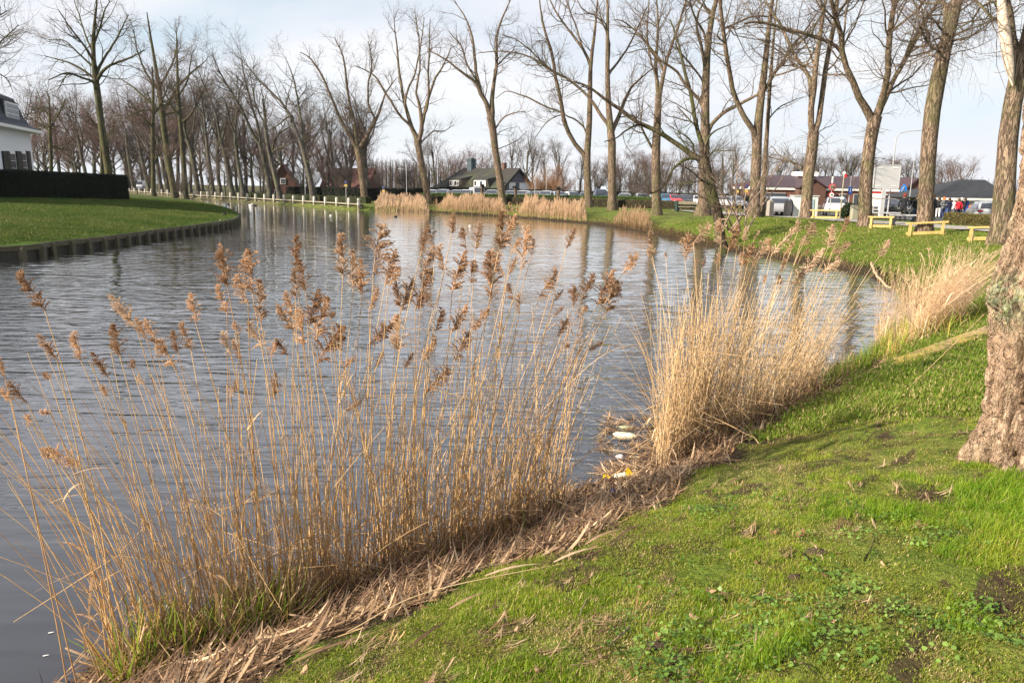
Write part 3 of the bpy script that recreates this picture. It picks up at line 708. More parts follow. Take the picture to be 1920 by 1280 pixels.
photo_tree('poplar_tree', (1148, 394), (B_, [(795, 1262, 54), (792, 1100, 48), (792, 950, 46), (790, 830, 48), (775, 700, 36), (768, 560, 30), (765, 430, 27), (765, 200, 20), (765, 0, 14)]), [
    (B_, [(785, 780, 26), (740, 700, 20), (690, 620, 18), (620, 540, 15), (520, 460, 14), (440, 425, 13), (370, 375, 12), (270, 330, 9), (130, 312, 7), (0, 322, 4)]),
    (B_, [(800, 780, 28), (830, 700, 24), (860, 620, 20), (900, 530, 15), (960, 470, 10), (1020, 420, 6)]),
    (B_, [(440, 430, 9), (300, 300, 8), (230, 240, 7), (130, 205, 4)]),
    (B_, [(765, 450, 16), (820, 380, 13), (880, 300, 11), (950, 160, 8), (1000, 60, 5)]),
    (B_, [(780, 250, 12), (730, 120, 10), (640, 70, 8), (600, 0, 5)])],
    'straight-trunked bare tree with V-shaped crotch, right of the slender curved tree', group='bare trees along the canal bank', seed=35)
photo_tree('poplar_tree', (1232, 404), (C_, [(262, 1295, 62), (258, 1150, 54), (256, 1000, 52), (258, 850, 50), (266, 700, 42), (272, 560, 38)]), [
    (C_, [(265, 560, 26), (252, 450, 22), (255, 300, 18), (262, 150, 14), (255, 0, 9)]),
    (C_, [(280, 550, 28), (305, 430, 22), (340, 300, 18), (390, 150, 14), (430, 0, 9)]),
    (C_, [(250, 430, 12), (205, 300, 12), (205, 150, 9), (215, 0, 7)]),
    (C_, [(232, 885, 16), (195, 820, 13), (165, 740, 10), (180, 600, 5)]),
    (C_, [(300, 420, 16), (220, 290, 14), (150, 200, 11), (60, 130, 7), (0, 120, 4)])],
    'thick grey-brown bare tree beside the litter bin, left of the leaning willow', group='bare trees along the canal bank', seed=36)
photo_tree('poplar_tree', (1320, 404), (C_, [(540, 1290, 84), (545, 1150, 66), (548, 950, 58), (550, 800, 54), (552, 600, 48), (562, 350, 40), (585, 130, 32), (620, 0, 24)]), [
    (C_, [(570, 790, 26), (640, 700, 22), (730, 650, 20), (830, 592, 17), (900, 545, 12), (960, 520, 7)]),
    (C_, [(520, 610, 20), (440, 520, 18), (380, 430, 15), (290, 370, 13), (220, 290, 11), (130, 180, 7)]),
    (C_, [(545, 420, 20), (520, 300, 18), (490, 200, 16), (500, 60, 12), (540, 0, 8)]),
    (C_, [(545, 200, 14), (490, 110, 13), (450, 0, 9)]),
    (C_, [(530, 480, 12), (450, 370, 11), (390, 300, 9), (370, 250, 6)])],
    'tallest straight bare tree rising directly behind the leaning willow', group='bare trees along the canal bank', seed=37)
photo_tree('poplar_tree', (1413, 408), (D_, [(42, 1300, 76), (50, 1150, 64), (58, 980, 60), (62, 850, 58), (80, 640, 46), (100, 480, 40), (118, 320, 32), (135, 150, 26), (155, 0, 20)]), [
    (C_, [(855, 850, 40), (830, 790, 37), (760, 690, 32), (712, 560, 30), (682, 400, 27), (655, 250, 25), (637, 100, 23), (625, 0, 18)]),
    (C_, [(650, 190, 14), (720, 155, 13), (800, 125, 12), (900, 118, 10), (980, 140, 6)]),
    (D_, [(130, 500, 22), (170, 440, 20), (230, 350, 17), (290, 260, 13), (360, 180, 10), (420, 90, 6)])],
    'twin-trunk bare tree left of the two concrete pillars, green limb sweeping to the left', group='bare trees along the canal bank', seed=38, droopy=.5)
photo_tree('poplar_tree', (1430, 406), (D_, [(92, 1290, 34), (105, 1050, 30), (118, 850, 27), (128, 700, 24), (138, 540, 21), (150, 380, 18), (165, 200, 13), (180, 0, 8)]), [
    (D_, [(128, 720, 9), (190, 650, 8), (260, 615, 6), (340, 580, 3)])],
    'thin bare trunk standing close behind the twin-trunk tree', group='bare trees along the canal bank', seed=39, n=(20, 120, 500), depth=50)
photo_tree('poplar_tree', (1510, 411), (D_, [(352, 1320, 76), (362, 1180, 68), (372, 1040, 68), (392, 900, 68), (402, 790, 66)]), [
    (D_, [(388, 800, 40), (376, 680, 38), (380, 560, 37), (388, 420, 34), (410, 250, 29), (430, 100, 24), (445, 0, 18)]),
    (D_, [(380, 490, 26), (335, 410, 22), (285, 340, 21), (240, 240, 19), (200, 130, 16), (160, 50, 12), (140, 0, 9)]),
    (D_, [(420, 790, 38), (440, 650, 33), (455, 500, 32), (475, 330, 30), (500, 150, 28), (518, 0, 22)]),
    (D_, [(395, 380, 10), (340, 250, 10), (250, 200, 9), (120, 180, 6), (0, 170, 4)])],
    'bare tree with a mossy two-stemmed trunk at the left end of the far yellow barrier', group='bare trees along the canal bank', seed=40, droopy=.8)
photo_tree('poplar_tree', (1620, 426), (D_, [(708, 1365, 92), (712, 1200, 82), (720, 1040, 78), (735, 900, 76), (755, 780, 78), (772, 700, 82)]), [
    (D_, [(745, 690, 54), (700, 600, 44), (650, 490, 38), (615, 380, 34), (597, 260, 32), (588, 150, 29), (555, 40, 26), (545, 0, 22)]),
    (D_, [(580, 320, 24), (540, 270, 22), (480, 240, 21), (380, 203, 20), (250, 168, 19), (130, 125, 17), (60, 118, 14), (0, 130, 10)]),
    (D_, [(790, 680, 54), (825, 560, 42), (842, 440, 38), (852, 300, 36), (870, 150, 33), (888, 0, 28)]),
    (D_, [(835, 590, 40), (870, 500, 32), (920, 410, 29), (965, 320, 28)]),
    (E_, [(163, 280, 24), (195, 200, 22), (240, 130, 21), (290, 50, 18), (325, 0, 15)])],
    'large Y-forked bare tree just left of the grey billboard back', group='bare trees along the canal bank', seed=41, droopy=1.0, fl=.005)
photo_tree('poplar_tree', (1735, 441), (E_, [(250, 1210, 96), (258, 1100, 84), (265, 950, 82), (275, 780, 82), (290, 600, 84), (315, 450, 82), (340, 320, 76), (370, 200, 72), (395, 100, 68), (420, 0, 60)]), [
    (E_, [(335, 270, 14), (300, 240, 12), (262, 185, 11), (240, 140, 8)]),
    (E_, [(345, 190, 14), (325, 140, 12), (290, 100, 9), (240, 90, 5)]),
    (E_, [(395, 195, 14), (450, 160, 11), (540, 130, 9), (620, 90, 5)]),
    (E_, [(375, 40, 30), (350, 10, 26), (330, -20, 20)]),
    (E_, [(330, 290, 8), (260, 290, 6), (160, 345, 3)])],
    'thick leaning bare trunk standing before the open-sided market shelter', group='bare trees along the canal bank', seed=42, droopy=1.0, fl=.0045)
_pt = photo_tree('poplar_tree', (1874, 459), (E_, [(640, 1250, 132), (655, 1080, 120), (668, 900, 112), (682, 700, 104), (705, 520, 96), (735, 380, 96), (770, 250, 80), (800, 100, 70), (830, -30, 60)]), [
    (E_, [(745, 380, 80), (715, 300, 78), (690, 200, 74), (672, 100, 74), (655, 0, 74)]),
    (E_, [(640, 100, 9), (560, 130, 8), (480, 180, 6), (440, 190, 3)])],
    'massive bare trunk with a peeled pale limb, behind the fissured foreground trunk', group='bare trees along the canal bank', seed=43, droopy=1.0, fl=.0045)
# peeled wood on that limb
_pb = onland([1874], [459])[0]
pl, pr_ = resample(np.array([UY(*E_(x, y), _pb[1] - .42) for x, y in ((704, 440), (690, 350), (676, 260), (662, 150), (650, 50), (645, -20))]), np.array([.02, .13, .17, .16, .14, .1]), 14)
v_, q_ = tubes(pl[None], pr_[None], 12)
link('peeled_wood', mesh_np('peeled_wood', v_ - np.array(_pb), q_, [flat('peeled_pale_wood', (0.62, 0.50, 0.40), 0.7, var=.12, scale=5)], True), _pt)

# --- the leaning willow over the water
photo_tree('willow_tree', (1352, 470), (C_, [(655, 1500, 66), (640, 1400, 60), (628, 1290, 62), (600, 1200, 66), (575, 1100, 68), (552, 1010, 72), (540, 950, 62)]), [
    (C_, [(530, 960, 40), (450, 905, 30), (370, 840, 28), (290, 785, 27), (220, 757, 25), (130, 720, 23), (50, 665, 21), (-20, 620, 19), (-80, 570, 16), (-140, 520, 12), (-220, 490, 8), (-300, 470, 4)]),
    (C_, [(140, 745, 12), (60, 790, 10), (0, 835, 7), (-60, 850, 4)]),
    (C_, [(530, 965, 26), (490, 950, 20), (430, 955, 18), (360, 1000, 15), (310, 1080, 12), (260, 1140, 9), (190, 1165, 5)]),
    (C_, [(545, 960, 40), (520, 850, 28), (495, 740, 26), (470, 600, 24), (440, 490, 21), (400, 360, 17), (375, 250, 12), (330, 120, 8)]),
    (C_, [(548, 930, 22), (565, 840, 17), (610, 790, 10), (660, 765, 7), (720, 740, 4)]),
    (C_, [(572, 940, 11), (605, 905, 9), (660, 905, 7), (735, 905, 4)]),
    (C_, [(478, 740, 10), (430, 690, 8), (385, 640, 4)]),
    (C_, [(480, 900, 12), (478, 860, 10), (430, 805, 8), (370, 795, 4)]),
    (C_, [(525, 1080, 9), (460, 1030, 7), (400, 1000, 4)]),
    (C_, [(520, 1085, 8), (440, 1100, 6), (330, 1110, 3)])],
    'dark willow leaning over the water with low crooked limbs spreading left', cat='tree', M=M_bark_willow, MT=M_twig, seed=51, n=(80, 380, 1300), ln=((.8, 2.2), (.4, 1.2), (.25, .7)), fl=.005, ext=2.5, flare=1.4)
# shoots from the willow's foot
wb = onland([1352], [470])[0]
def bush(name, base, h, wd, n, mat, label, seed, cat='bush', fl=.005, group=None, stems=9):
    rs = np.random.RandomState(seed); rt = root(name, tuple(base), label, cat, group)
    P = np.zeros((stems, 7, 3)); D = rs.normal(size=(stems, 3)) * [wd / h, wd / h, 0] + [0, 0, 1]; D /= np.linalg.norm(D, axis=1, keepdims=True)
    P[:, 0] = rs.normal(size=(stems, 3)) * [.1 * wd, .1 * wd, 0]; ln = h * rs.uniform(.6, 1, stems)
    for k in range(1, 7):
        D = D + rs.normal(size=(stems, 3)) * .1 + [0, 0, .08]; D /= np.linalg.norm(D, axis=1, keepdims=True); P[:, k] = P[:, k - 1] + D * ln[:, None] / 6
    Rr = np.linspace(1, .3, 7)[None] * (h * .012) * np.ones((stems, 1))
    A1, R1 = grow(rs, P, Rr, n, h * .2, h * .5, ang=(20, 50), K=6, tmin=.1, rfloor=fl)
    A2, R2 = grow(rs, A1, R1, n * 5, h * .08, h * .25, ang=(20, 50), K=4, tmin=.1, rfloor=fl)
    v, q = tubes(P, Rr, 5); link('stem', mesh_np('stem', v, q, [mat], True), rt)
    v, q = join([tubes(A1, R1, 3), tubes(A2, R2, 3)]); link('twigs', mesh_np('twigs', v, q, [mat], True), rt, kind='stuff')
    return rt
bush('willow_shoots', wb + np.array([.5, -.1, .9]), 4.2, 2.6, 60, M_twig_tan, 'spray of thin bare shoots growing up beside the leaning willow trunk', 61, cat='shoots')

# --- trees on the island, green-stained bark
LG = 'bare trees with green-stained bark on the grass island'
photo_tree('lime_tree', (211, 372), (Z_, [(542, 955, 44), (525, 850, 38), (508, 740, 36), (488, 620, 32), (475, 500, 32), (462, 400, 32), (450, 300, 24), (448, 180, 18), (458, 80, 12), (465, 0, 8)]), [
    (Z_, [(462, 400, 18), (420, 355, 13), (360, 315, 11), (300, 290, 8), (210, 275, 4)]),
    (Z_, [(460, 395, 14), (400, 375, 11), (320, 350, 9), (230, 385, 4)]),
    (Z_, [(470, 385, 20), (520, 320, 14), (600, 290, 11), (700, 240, 5)]),
    (Z_, [(465, 360, 18), (500, 290, 13), (570, 180, 9), (620, 80, 4)]),
    (Z_, [(452, 300, 14), (410, 220, 11), (340, 130, 8), (280, 40, 4)]),
    (Z_, [(450, 220, 12), (480, 140, 10), (500, 60, 7), (530, 0, 4)]),
    (Z_, [(448, 260, 10), (400, 160, 8), (370, 60, 5), (350, 0, 3)]),
    (Z_, [(455, 330, 12), (390, 270, 9), (310, 200, 6), (230, 190, 3)])],
    'tallest slender green-barked bare tree rising in front of the hedge end', group=LG, M=M_bark_lime, MT=M_twig_red, seed=52, n=(110, 540, 1700), ln=((1.5, 4.0), (.6, 1.8), (.3, .9)), up=.05, fl=.007)
photo_tree('lime_tree', (328, 371), (Z_, [(842, 950, 36), (822, 850, 32), (800, 720, 30), (785, 600, 28), (775, 520, 28), (760, 400, 20), (740, 280, 15), (720, 160, 10), (705, 60, 5)]), [
    (Z_, [(775, 545, 18), (720, 490, 14), (650, 420, 10), (590, 380, 5)]),
    (Z_, [(785, 540, 20), (830, 460, 15), (890, 380, 11), (960, 320, 6)]),
    (Z_, [(765, 440, 14), (700, 340, 11), (660, 220, 7), (650, 150, 4)]),
    (Z_, [(765, 430, 14), (820, 320, 10), (850, 220, 7), (850, 140, 4)]),
    (Z_, [(780, 560, 12), (850, 530, 10), (930, 500, 5)]),
    (Z_, [(775, 530, 12), (690, 530, 9), (620, 560, 5)])],
    'leaning green-barked bare tree, left one of the close pair on the island point', group=LG, M=M_bark_lime, MT=M_twig_red, seed=53, n=(110, 540, 1700), ln=((1.8, 5), (.8, 2.2), (.4, 1.1)), up=.05, fl=.009)
photo_tree('lime_tree', (350, 373), (Z_, [(892, 955, 30), (882, 800, 25), (872, 660, 23), (862, 560, 20), (855, 440, 16), (850, 300, 11), (848, 180, 6)]), [
    (Z_, [(865, 600, 12), (910, 560, 10), (960, 480, 7), (1000, 380, 4)]),
    (Z_, [(862, 560, 12), (820, 500, 9), (780, 400, 5)]),
    (Z_, [(858, 460, 10), (900, 380, 8), (920, 260, 4)])],
    'thinner yellow-green bare trunk, right one of the close pair on the island point', group=LG, M=M_bark_lime, MT=M_twig_red, seed=54, n=(90, 500, 2000), ln=((1.8, 5), (.8, 2.2), (.4, 1.1)), up=.05, fl=.009)
photo_tree('lime_tree', (287, 366), (Z_, [(737, 935, 24), (735, 800, 21), (733, 660, 19), (735, 540, 16), (735, 420, 11), (730, 320, 7)]), [
    (Z_, [(735, 620, 11), (690, 570, 8), (640, 520, 4)]), (Z_, [(735, 560, 11), (780, 480, 8), (810, 400, 4)]), (Z_, [(737, 780, 7), (770, 730, 6), (800, 720, 3)])],
    'straight thin bare tree on the island between the hedge end and the close pair', group=LG, M=M_bark_lime, MT=M_twig_red, seed=55, n=(90, 450, 1600), ln=((1.8, 5), (.8, 2.2), (.4, 1.1)), up=.05, fl=.009, depth=105)
photo_tree('lime_tree', (96, 330), (Z_, [(247, 860, 20), (245, 760, 18), (241, 660, 16), (238, 560, 12), (235, 460, 7)]), [
    (Z_, [(242, 700, 9), (290, 715, 7), (330, 720, 3)]), (Z_, [(240, 640, 9), (190, 570, 7), (150, 540, 3)]), (Z_, [(238, 620, 9), (290, 540, 7), (320, 470, 3)]), (Z_, [(236, 560, 8), (200, 500, 6), (170, 420, 3)])],
    'small bare tree beyond the hedge beside the white house gutter', group=LG, M=M_bark_lime, MT=M_twig_red, seed=56, n=(90, 400, 1500), ln=((1.5, 3.5), (.6, 1.8), (.3, .9)), up=.06, fl=.008, depth=78)
photo_tree('lime_tree', (190, 330), (Z_, [(490, 860, 18), (488, 760, 17), (484, 660, 14), (482, 540, 9)]), [(Z_, [(485, 700, 8), (530, 640, 6), (560, 580, 3)]), (Z_, [(484, 640, 8), (440, 580, 6), (410, 520, 3)])],
    'thin bare trunk behind the hedge, close beside the tallest green-barked tree', group=LG, M=M_bark_lime, MT=M_twig_red, seed=57, n=(60, 300, 1200), fl=.008, depth=92)
# branches that reach into the top left corner belong to a tree left of the frame
photo_tree('lime_tree', (-105, 385), (Z_, [(-270, 985, 46), (-280, 700, 36), (-285, 450, 30), (-270, 200, 18), (-260, 0, 10)]), [
    (Z_, [(-280, 420, 20), (-200, 330, 15), (-100, 260, 12), (0, 200, 8), (90, 120, 4)]),
    (Z_, [(-278, 380, 18), (-180, 230, 13), (-60, 120, 10), (40, 60, 5)]),
    (Z_, [(-280, 480, 18), (-180, 400, 14), (-80, 330, 9), (30, 380, 5), (60, 440, 3)])],
    'bare tree whose branch tips enter above the white house roof', group=LG, M=M_bark_lime, MT=M_twig_red, seed=58, n=(110, 500, 1700), fl=.007, depth=58)

# --- leaning grey poplars along the far quay
QG = 'leaning grey poplars beyond the far quay'
qt = [
 ((1178, 1005), [(1178, 1005, 40), (1160, 900, 34), (1138, 800, 30), (1112, 700, 28), (1100, 650, 30)], [[(1100, 655, 24), (1068, 560, 20), (1020, 450, 17), (950, 365, 13), (870, 285, 10), (790, 180, 5)], [(1108, 645, 18), (1118, 600, 15), (1088, 470, 13), (1065, 320, 10), (1020, 190, 5)], [(1045, 500, 10), (960, 560, 8), (890, 600, 4)]], 'leaning grey poplar near the right quay end, two long limbs sweeping left'),
 ((975, 985), [(975, 985, 32), (948, 870, 30), (915, 740, 26), (895, 620, 22), (885, 500, 16), (870, 400, 8)], [[(935, 720, 12), (990, 690, 10), (1060, 660, 5)], [(930, 700, 14), (960, 620, 12), (1050, 560, 6)], [(890, 560, 12), (830, 420, 9), (800, 250, 4)]], 'grey poplar with reddish foot beside the small gabled house'),
 ((918, 985), [(918, 985, 36), (900, 860, 32), (875, 740, 30), (852, 660, 28)], [[(848, 660, 20), (790, 560, 18), (730, 440, 14), (640, 290, 10), (590, 190, 5)], [(855, 650, 20), (838, 530, 16), (790, 370, 11), (750, 200, 5)]], 'grey poplar crossing just left of the reddish-footed one'),
 ((757, 975), [(757, 975, 28), (735, 850, 24), (715, 720, 22), (705, 600, 18)], [[(705, 600, 13), (720, 480, 10), (740, 330, 5)], [(705, 610, 13), (670, 520, 10), (640, 400, 5)]], 'slim grey poplar left of the small gabled house, knobbly at mid height'),
 ((688, 965), [(688, 965, 32), (668, 850, 30), (645, 740, 26), (620, 640, 24)], [[(615, 640, 17), (590, 500, 14), (545, 380, 10), (480, 240, 5)], [(628, 640, 14), (660, 530, 10), (690, 400, 5)]], 'leaning grey poplar behind the tenth white post, twin upper limbs'),
 ((574, 960), [(574, 960, 28), (560, 850, 25), (542, 720, 22), (530, 600, 17), (515, 470, 11), (500, 340, 6)], [[(535, 640, 10), (580, 540, 8), (610, 430, 4)], [(520, 520, 10), (470, 430, 8), (440, 330, 4)]], 'grey poplar behind the row of posts with a nearly straight trunk'),
 ((486, 965), [(486, 965, 36), (470, 860, 32), (448, 740, 29), (415, 620, 24)], [[(412, 620, 17), (385, 500, 13), (340, 380, 9), (300, 250, 5)], [(450, 740, 16), (458, 600, 13), (470, 450, 9), (480, 300, 4)]], 'grey poplar with two parallel stems right of the island pair'),
 ((303, 950), [(303, 950, 28), (282, 840, 26), (262, 740, 22), (240, 640, 16)], [[(240, 650, 11), (200, 560, 9), (170, 450, 4)], [(262, 730, 11), (290, 620, 8), (310, 500, 4)]], 'hazy leaning grey poplar seen between the island trunks'),
 ((190, 945), [(190, 945, 30), (165, 840, 28), (140, 730, 24), (120, 620, 16)], [[(122, 630, 12), (90, 520, 9), (60, 400, 4)], [(140, 720, 12), (170, 600, 9), (190, 480, 4)]], 'leaning grey poplar right of the white van'),
 ((100, 945), [(100, 945, 26), (80, 830, 24), (60, 700, 21), (50, 580, 14)], [[(52, 600, 11), (20, 500, 8), (0, 380, 4)], [(62, 700, 11), (100, 580, 8), (120, 450, 4)]], 'leaning grey poplar left of the white van above the hedge end'),
]
for k, (b_, tr_, lm_, lb) in enumerate(qt):
    bx, by = P_(*b_); qp = quay_pt(min(672, max(243, bx))); dd = float(qp[1]) + 5
    photo_tree('poplar_tree', (bx, by), (P_, tr_), [(P_, l) for l in lm_], lb, group=QG, M=M_bark_far, MT=M_twig, seed=70 + k, n=(55, 270, 750), ln=((2, 6), (1, 2.8), (.5, 1.5)), depth=dd, fl=.012, sides=8)
# ------------------------------------------------------------------ generic background trees (kinds share mesh data)
def gen_tree(seed, h=20, lean=0.08, style='poplar', n=(34, 260, 1100), fl=.014, mt=None, mb=None, rt_=.3):
    rs = np.random.RandomState(seed); k = 10
    t = np.linspace(0, 1, k); th_ = h * (.55 if style == 'poplar' else .45)
    P = np.zeros((1, k, 3)); P[0, :, 2] = t * th_ - .3; P[0, :, 0] = lean * th_ * t ** 1.3 + np.cumsum(rs.normal(size=k)) * .06; P[0, :, 1] = np.cumsum(rs.normal(size=k)) * .08
    Rr = (rt_ * (1 - .45 * t))[None]; Rr[0, 0] *= 1.5
    nl = 7 if style == 'poplar' else 12
    L, LR = grow(rs, P, Rr, nl, h * .35, h * .6, ang=(14, 38) if style == 'poplar' else (30, 62), up=.12, wob=.09, K=9, tmin=.35 if style == 'poplar' else .3, rmax=.6, rtip=.2)
    LR = LR * 1.3
    A1, R1 = grow(rs, L, LR, n[0], h * .10, h * .26, ang=(25, 55), up=.1, wob=.16, K=6, tmin=.1, rfloor=fl * 1.3)
    A2, R2 = grow(rs, np.concatenate([A1]), R1, n[1], h * .05, h * .13, ang=(25, 65), up=.06, K=5, tmin=.05, rfloor=fl)
    A3, R3 = grow(rs, A2, R2, n[2], h * .02, h * .07, ang=(25, 70), up=.04, K=4, tmin=.05, rfloor=fl * .8)
    tv, tq = join([tubes(P, Rr, 8), tubes(L, LR, 6)]); cv_, cq_ = join([tubes(A1, R1, 4), tubes(A2, R2, 3), tubes(A3, R3, 3)])
    return mesh_np('trunk', tv, tq, [mb or M_bark_far], True), mesh_np('crown', cv_, cq_, [mt or M_twig], True)
KP = [gen_tree(200 + i, 20, random.uniform(-.12, .12)) for i in range(4)]
KR = [gen_tree(220 + i, 16, random.uniform(-.05, .05), 'round', n=(60, 420, 1700), mt=M_twig_red, fl=.013) for i in range(4)]
KD = [gen_tree(240 + i, 12, 0, 'round', n=(60, 420, 1500), mt=M_twig, fl=.016, rt_=.16) for i in range(3)]
rg = random.Random(5)
def plant(kinds, name, pxx, base_y, D, h, h0, label, group, cat='tree'):
    p = UY(pxx, base_y, D); g = gz(p[0], p[1]); g = max(g, 0.1)
    r_ = root(name, (p[0], p[1], g), label, cat, group, rg.uniform(0, 6.28))
    s = h / h0; r_.scale = (s * rg.uniform(.85, 1.15), s * rg.uniform(.85, 1.15), s)
    a, b = rg.choice(kinds); link('trunk', a, r_); link('crown', b, r_)
    return r_
for i in range(52):                         # dense trees behind the quay, left and centre
    x = 60 + i * 12.5 + rg.uniform(-8, 8); D = rg.uniform(120, 190) if x > 300 else rg.uniform(170, 230)
    plant(KR if rg.random() < .65 else KP, 'bare_tree', x, 350, D, (rg.uniform(19, 26) if x < 470 else rg.uniform(13, 20)) if x > 300 else rg.uniform(20, 28), 16, 'bare brown tree in the dense stand behind the quay poplars', 'bare trees behind the quay poplars')
for i in range(16):
    x = 250 + i * 34 + rg.uniform(-10, 10); plant(KD, 'understorey_tree', x, 350, rg.uniform(112, 150), rg.uniform(6, 9), 12, 'low dark twiggy tree under the poplars beyond the quay', 'low dark trees beyond the quay')
for i in range(30):                         # behind the car park
    x = 790 + i * 21 + rg.uniform(-8, 8); plant(KP if rg.random() < .6 else KR, 'bare_tree', x, 350, rg.uniform(150, 210), rg.uniform(12, 17), 18, 'slim bare tree behind the car park hedge', 'slim bare trees behind the car park')
for i in range(16):
    x = 1120 + i * 19 + rg.uniform(-8, 8); plant(KD, 'understorey_tree', x, 350, rg.uniform(108, 135), rg.uniform(6, 8.5), 12, 'dark twiggy low tree behind the parked cars', 'low dark trees behind the parked cars')
for i in range(27):                         # distant row above the shop roofs
    x = 1425 + i * 13.5 + rg.uniform(-4, 4); plant(KP, 'distant_tree', x, 360, rg.uniform(190, 215), rg.uniform(14, 17), 20, 'thin bare tree in the even distant row above the brown shop roof', 'distant tree row above the shop roof')
plant(KR, 'round_tree', 1800, 360, 150, 12.5, 16, 'round-crowned bare tree showing above the grey shelter roof', None)
plant(KR, 'round_tree', 1760, 360, 158, 11.0, 16, 'smaller bare tree half hidden behind the thick leaning trunk, above the shelter', None)
for i in range(14):
    x = 765 - i * 3 + rg.uniform(-2, 2)
# far hazy wood: one mass
rs_ = np.random.RandomState(77); nb = 420
cx = np.concatenate([rs_.uniform(-420, -20, nb), rs_.uniform(-20, 330, nb)]); cy = np.concatenate([rs_.uniform(330, 380, nb), rs_.uniform(400, 450, nb)])
cx[:nb] = rs_.uniform(-60, -10, nb) ; cy[:nb] = rs_.uniform(300, 330, nb)
hh_ = 10 + 4 * vn(cx * .03, 0, 0, 3); P0 = np.stack([cx, cy, np.zeros(2 * nb)], 1)
Pm = P0[:, None, :] + np.array([[0, 0, 0], [0, 0, .5], [0, 0, 1]])[None] * hh_[:, None, None] * rs_.uniform(.8, 1.1, (2 * nb, 1, 1)); Rm = np.tile([.2, .15, .05], (2 * nb, 1))
W1, WR1 = grow(rs_, Pm, Rm, 4500, 1.5, 4, ang=(20, 60), K=4, tmin=.2, rfloor=.05)
wv, wq = join([tubes(Pm, Rm, 3), tubes(W1, WR1, 3)])
link('distant_wood', mesh_np('distant_wood', wv, wq, [M_twig], True), kind='stuff', label='hazy far wood behind the thatched house and the car park')

# ------------------------------------------------------------------ hedges
def hedge(name, pts, hgt, thick, c1, c2, label, n, leaf=.06, rs=RS, base=None, parts=True, sink=0.0):
    """clipped hedge along world points: woody core and a shell of small leaves"""
    L = np.array([(p[0], p[1], 0) for p in pts]); K = max(6, int(np.linalg.norm(np.diff(L, axis=0), axis=1).sum() / 0.8)); L, _ = resample(L, np.ones(len(L)), K)
    z0 = np.array([gz(p[0], p[1]) for p in L]) if base is None else np.full(K, base)
    T = np.gradient(L, axis=0); T /= np.linalg.norm(T, axis=1, keepdims=True); Nn = np.stack([-T[:, 1], T[:, 0], 0 * T[:, 0]], 1)
    rt = root(name, (L[0][0], L[0][1], z0[0]), label, 'hedge'); O_ = np.array([L[0][0], L[0][1], z0[0]])
    sec = [(-.42, -.15), (-.46, .5), (-.45, .93), (-.3, .985), (.3, .985), (.45, .93), (.46, .5), (.42, -.15)]
    V = np.array([[L[i] + Nn[i] * a * thick + [0, 0, z0[i] + b * hgt + .03 * rs.randn()] for a, b in sec] for i in range(K)]); m_ = len(sec)
    idx = np.arange(K * m_).reshape(K, m_); Qd = np.stack([idx[:-1, :-1], idx[1:, :-1], idx[1:, 1:], idx[:-1, 1:]], -1).reshape(-1, 4)
    caps = [[list(idx[0])], [list(idx[-1])[::-1]]]
    core = flat(name + '_core', [c * .35 for c in c1], .9, var=.2)
    link('core', mesh_np('core', V.reshape(-1, 3) - O_, [Qd, np.array(caps[0]), np.array(caps[1])], [core], False), rt)
    i = rs.rand(n) * (K - 1.001); i0 = i.astype(int); f = (i - i0)[:, None]
    s = rs.rand(n); per = 2 * hgt + thick
    side = np.where(s < hgt / per, -1, np.where(s < 2 * hgt / per, 1, 0)); v = rs.rand(n)
    of = np.where(side == 0, rs.uniform(-.5, .5, n), side * .5) * thick + rs.normal(size=n) * .03
    zz = np.where(side == 0, hgt, v * hgt) + rs.normal(size=n) * .03
    C = L[i0] * (1 - f) + L[i0 + 1] * f; C = C + Nn[i0] * of[:, None]; C[:, 2] += (z0[i0] * (1 - f[:, 0]) + z0[i0 + 1] * f[:, 0]) + zz
    e = np.zeros(n, bool); ne = n // 14; C[:ne] = np.where(rs.rand(ne, 1) < .5, L[0], L[-1]) + Nn[0] * rs.uniform(-.5, .5, (ne, 1)) * thick; C[:ne, 2] += np.where(rs.rand(ne) < .5, z0[0], z0[0]) + rs.rand(ne) * hgt
    C[:ne, 2] = z0[-1] + rs.rand(ne) * hgt
    leafs(C - O_, leaf, leafy(name + '_leaf', c1, c2, .2, scale=.9), rt, rs)
    return rt
def leafs(C, size, mat, parent, rs, name='foliage'):
    n = len(C); a = rs.normal(size=(n, 3)); a /= np.linalg.norm(a, axis=1, keepdims=True); b = np.cross(a, rs.normal(size=(n, 3))); b /= np.linalg.norm(b, axis=1, keepdims=True)
    s = size * rs.uniform(.6, 1.3, (n, 1)); V = np.stack([C - a * s, C + b * s * .5, C + a * s, C - b * s * .5], 1).reshape(-1, 3)
    return link(name, mesh_np(name, V, np.arange(4 * n).reshape(n, 4), [mat]), parent, kind='stuff')
hp = [U(-60, 372, 1.42), U(60, 366.6, 1.42), U(150, 366, 1.42), U(239, 365.5, 1.42)]
hD = [UY(-70, 350, 57), UY(60, 350, 61), UY(150, 350, 65), UY(232, 350, 69)]
hedge('yew_hedge', hD, 2.15, 1.3, (0.009, 0.016, 0.006), (0.022, 0.034, 0.011), 'dark clipped evergreen hedge before the white house', 26000, .06)
fh = [UY(x, 350, D) for x, D in ((800, 88), (950, 86), (1120, 82), (1300, 77))]
hedge('beech_hedge', fh, .8, 1.0, (0.07, 0.062, 0.03), (0.12, 0.095, 0.05), 'low brownish clipped hedge along the path, below the green one', 15000, .07)
fh = [UY(x, 350, D) for x, D in ((792, 94), (950, 92), (1120, 88), (1240, 85))]
hedge('green_hedge', fh, 1.05, 1.1, (0.05, 0.10, 0.015), (0.11, 0.17, 0.03), 'bright green clipped hedge right in front of the parked car roofs', 15000, .08)
fh = [UY(x, 350, D) for x, D in ((540, 112), (700, 108), (900, 112), (1100, 110), (1420, 100))]
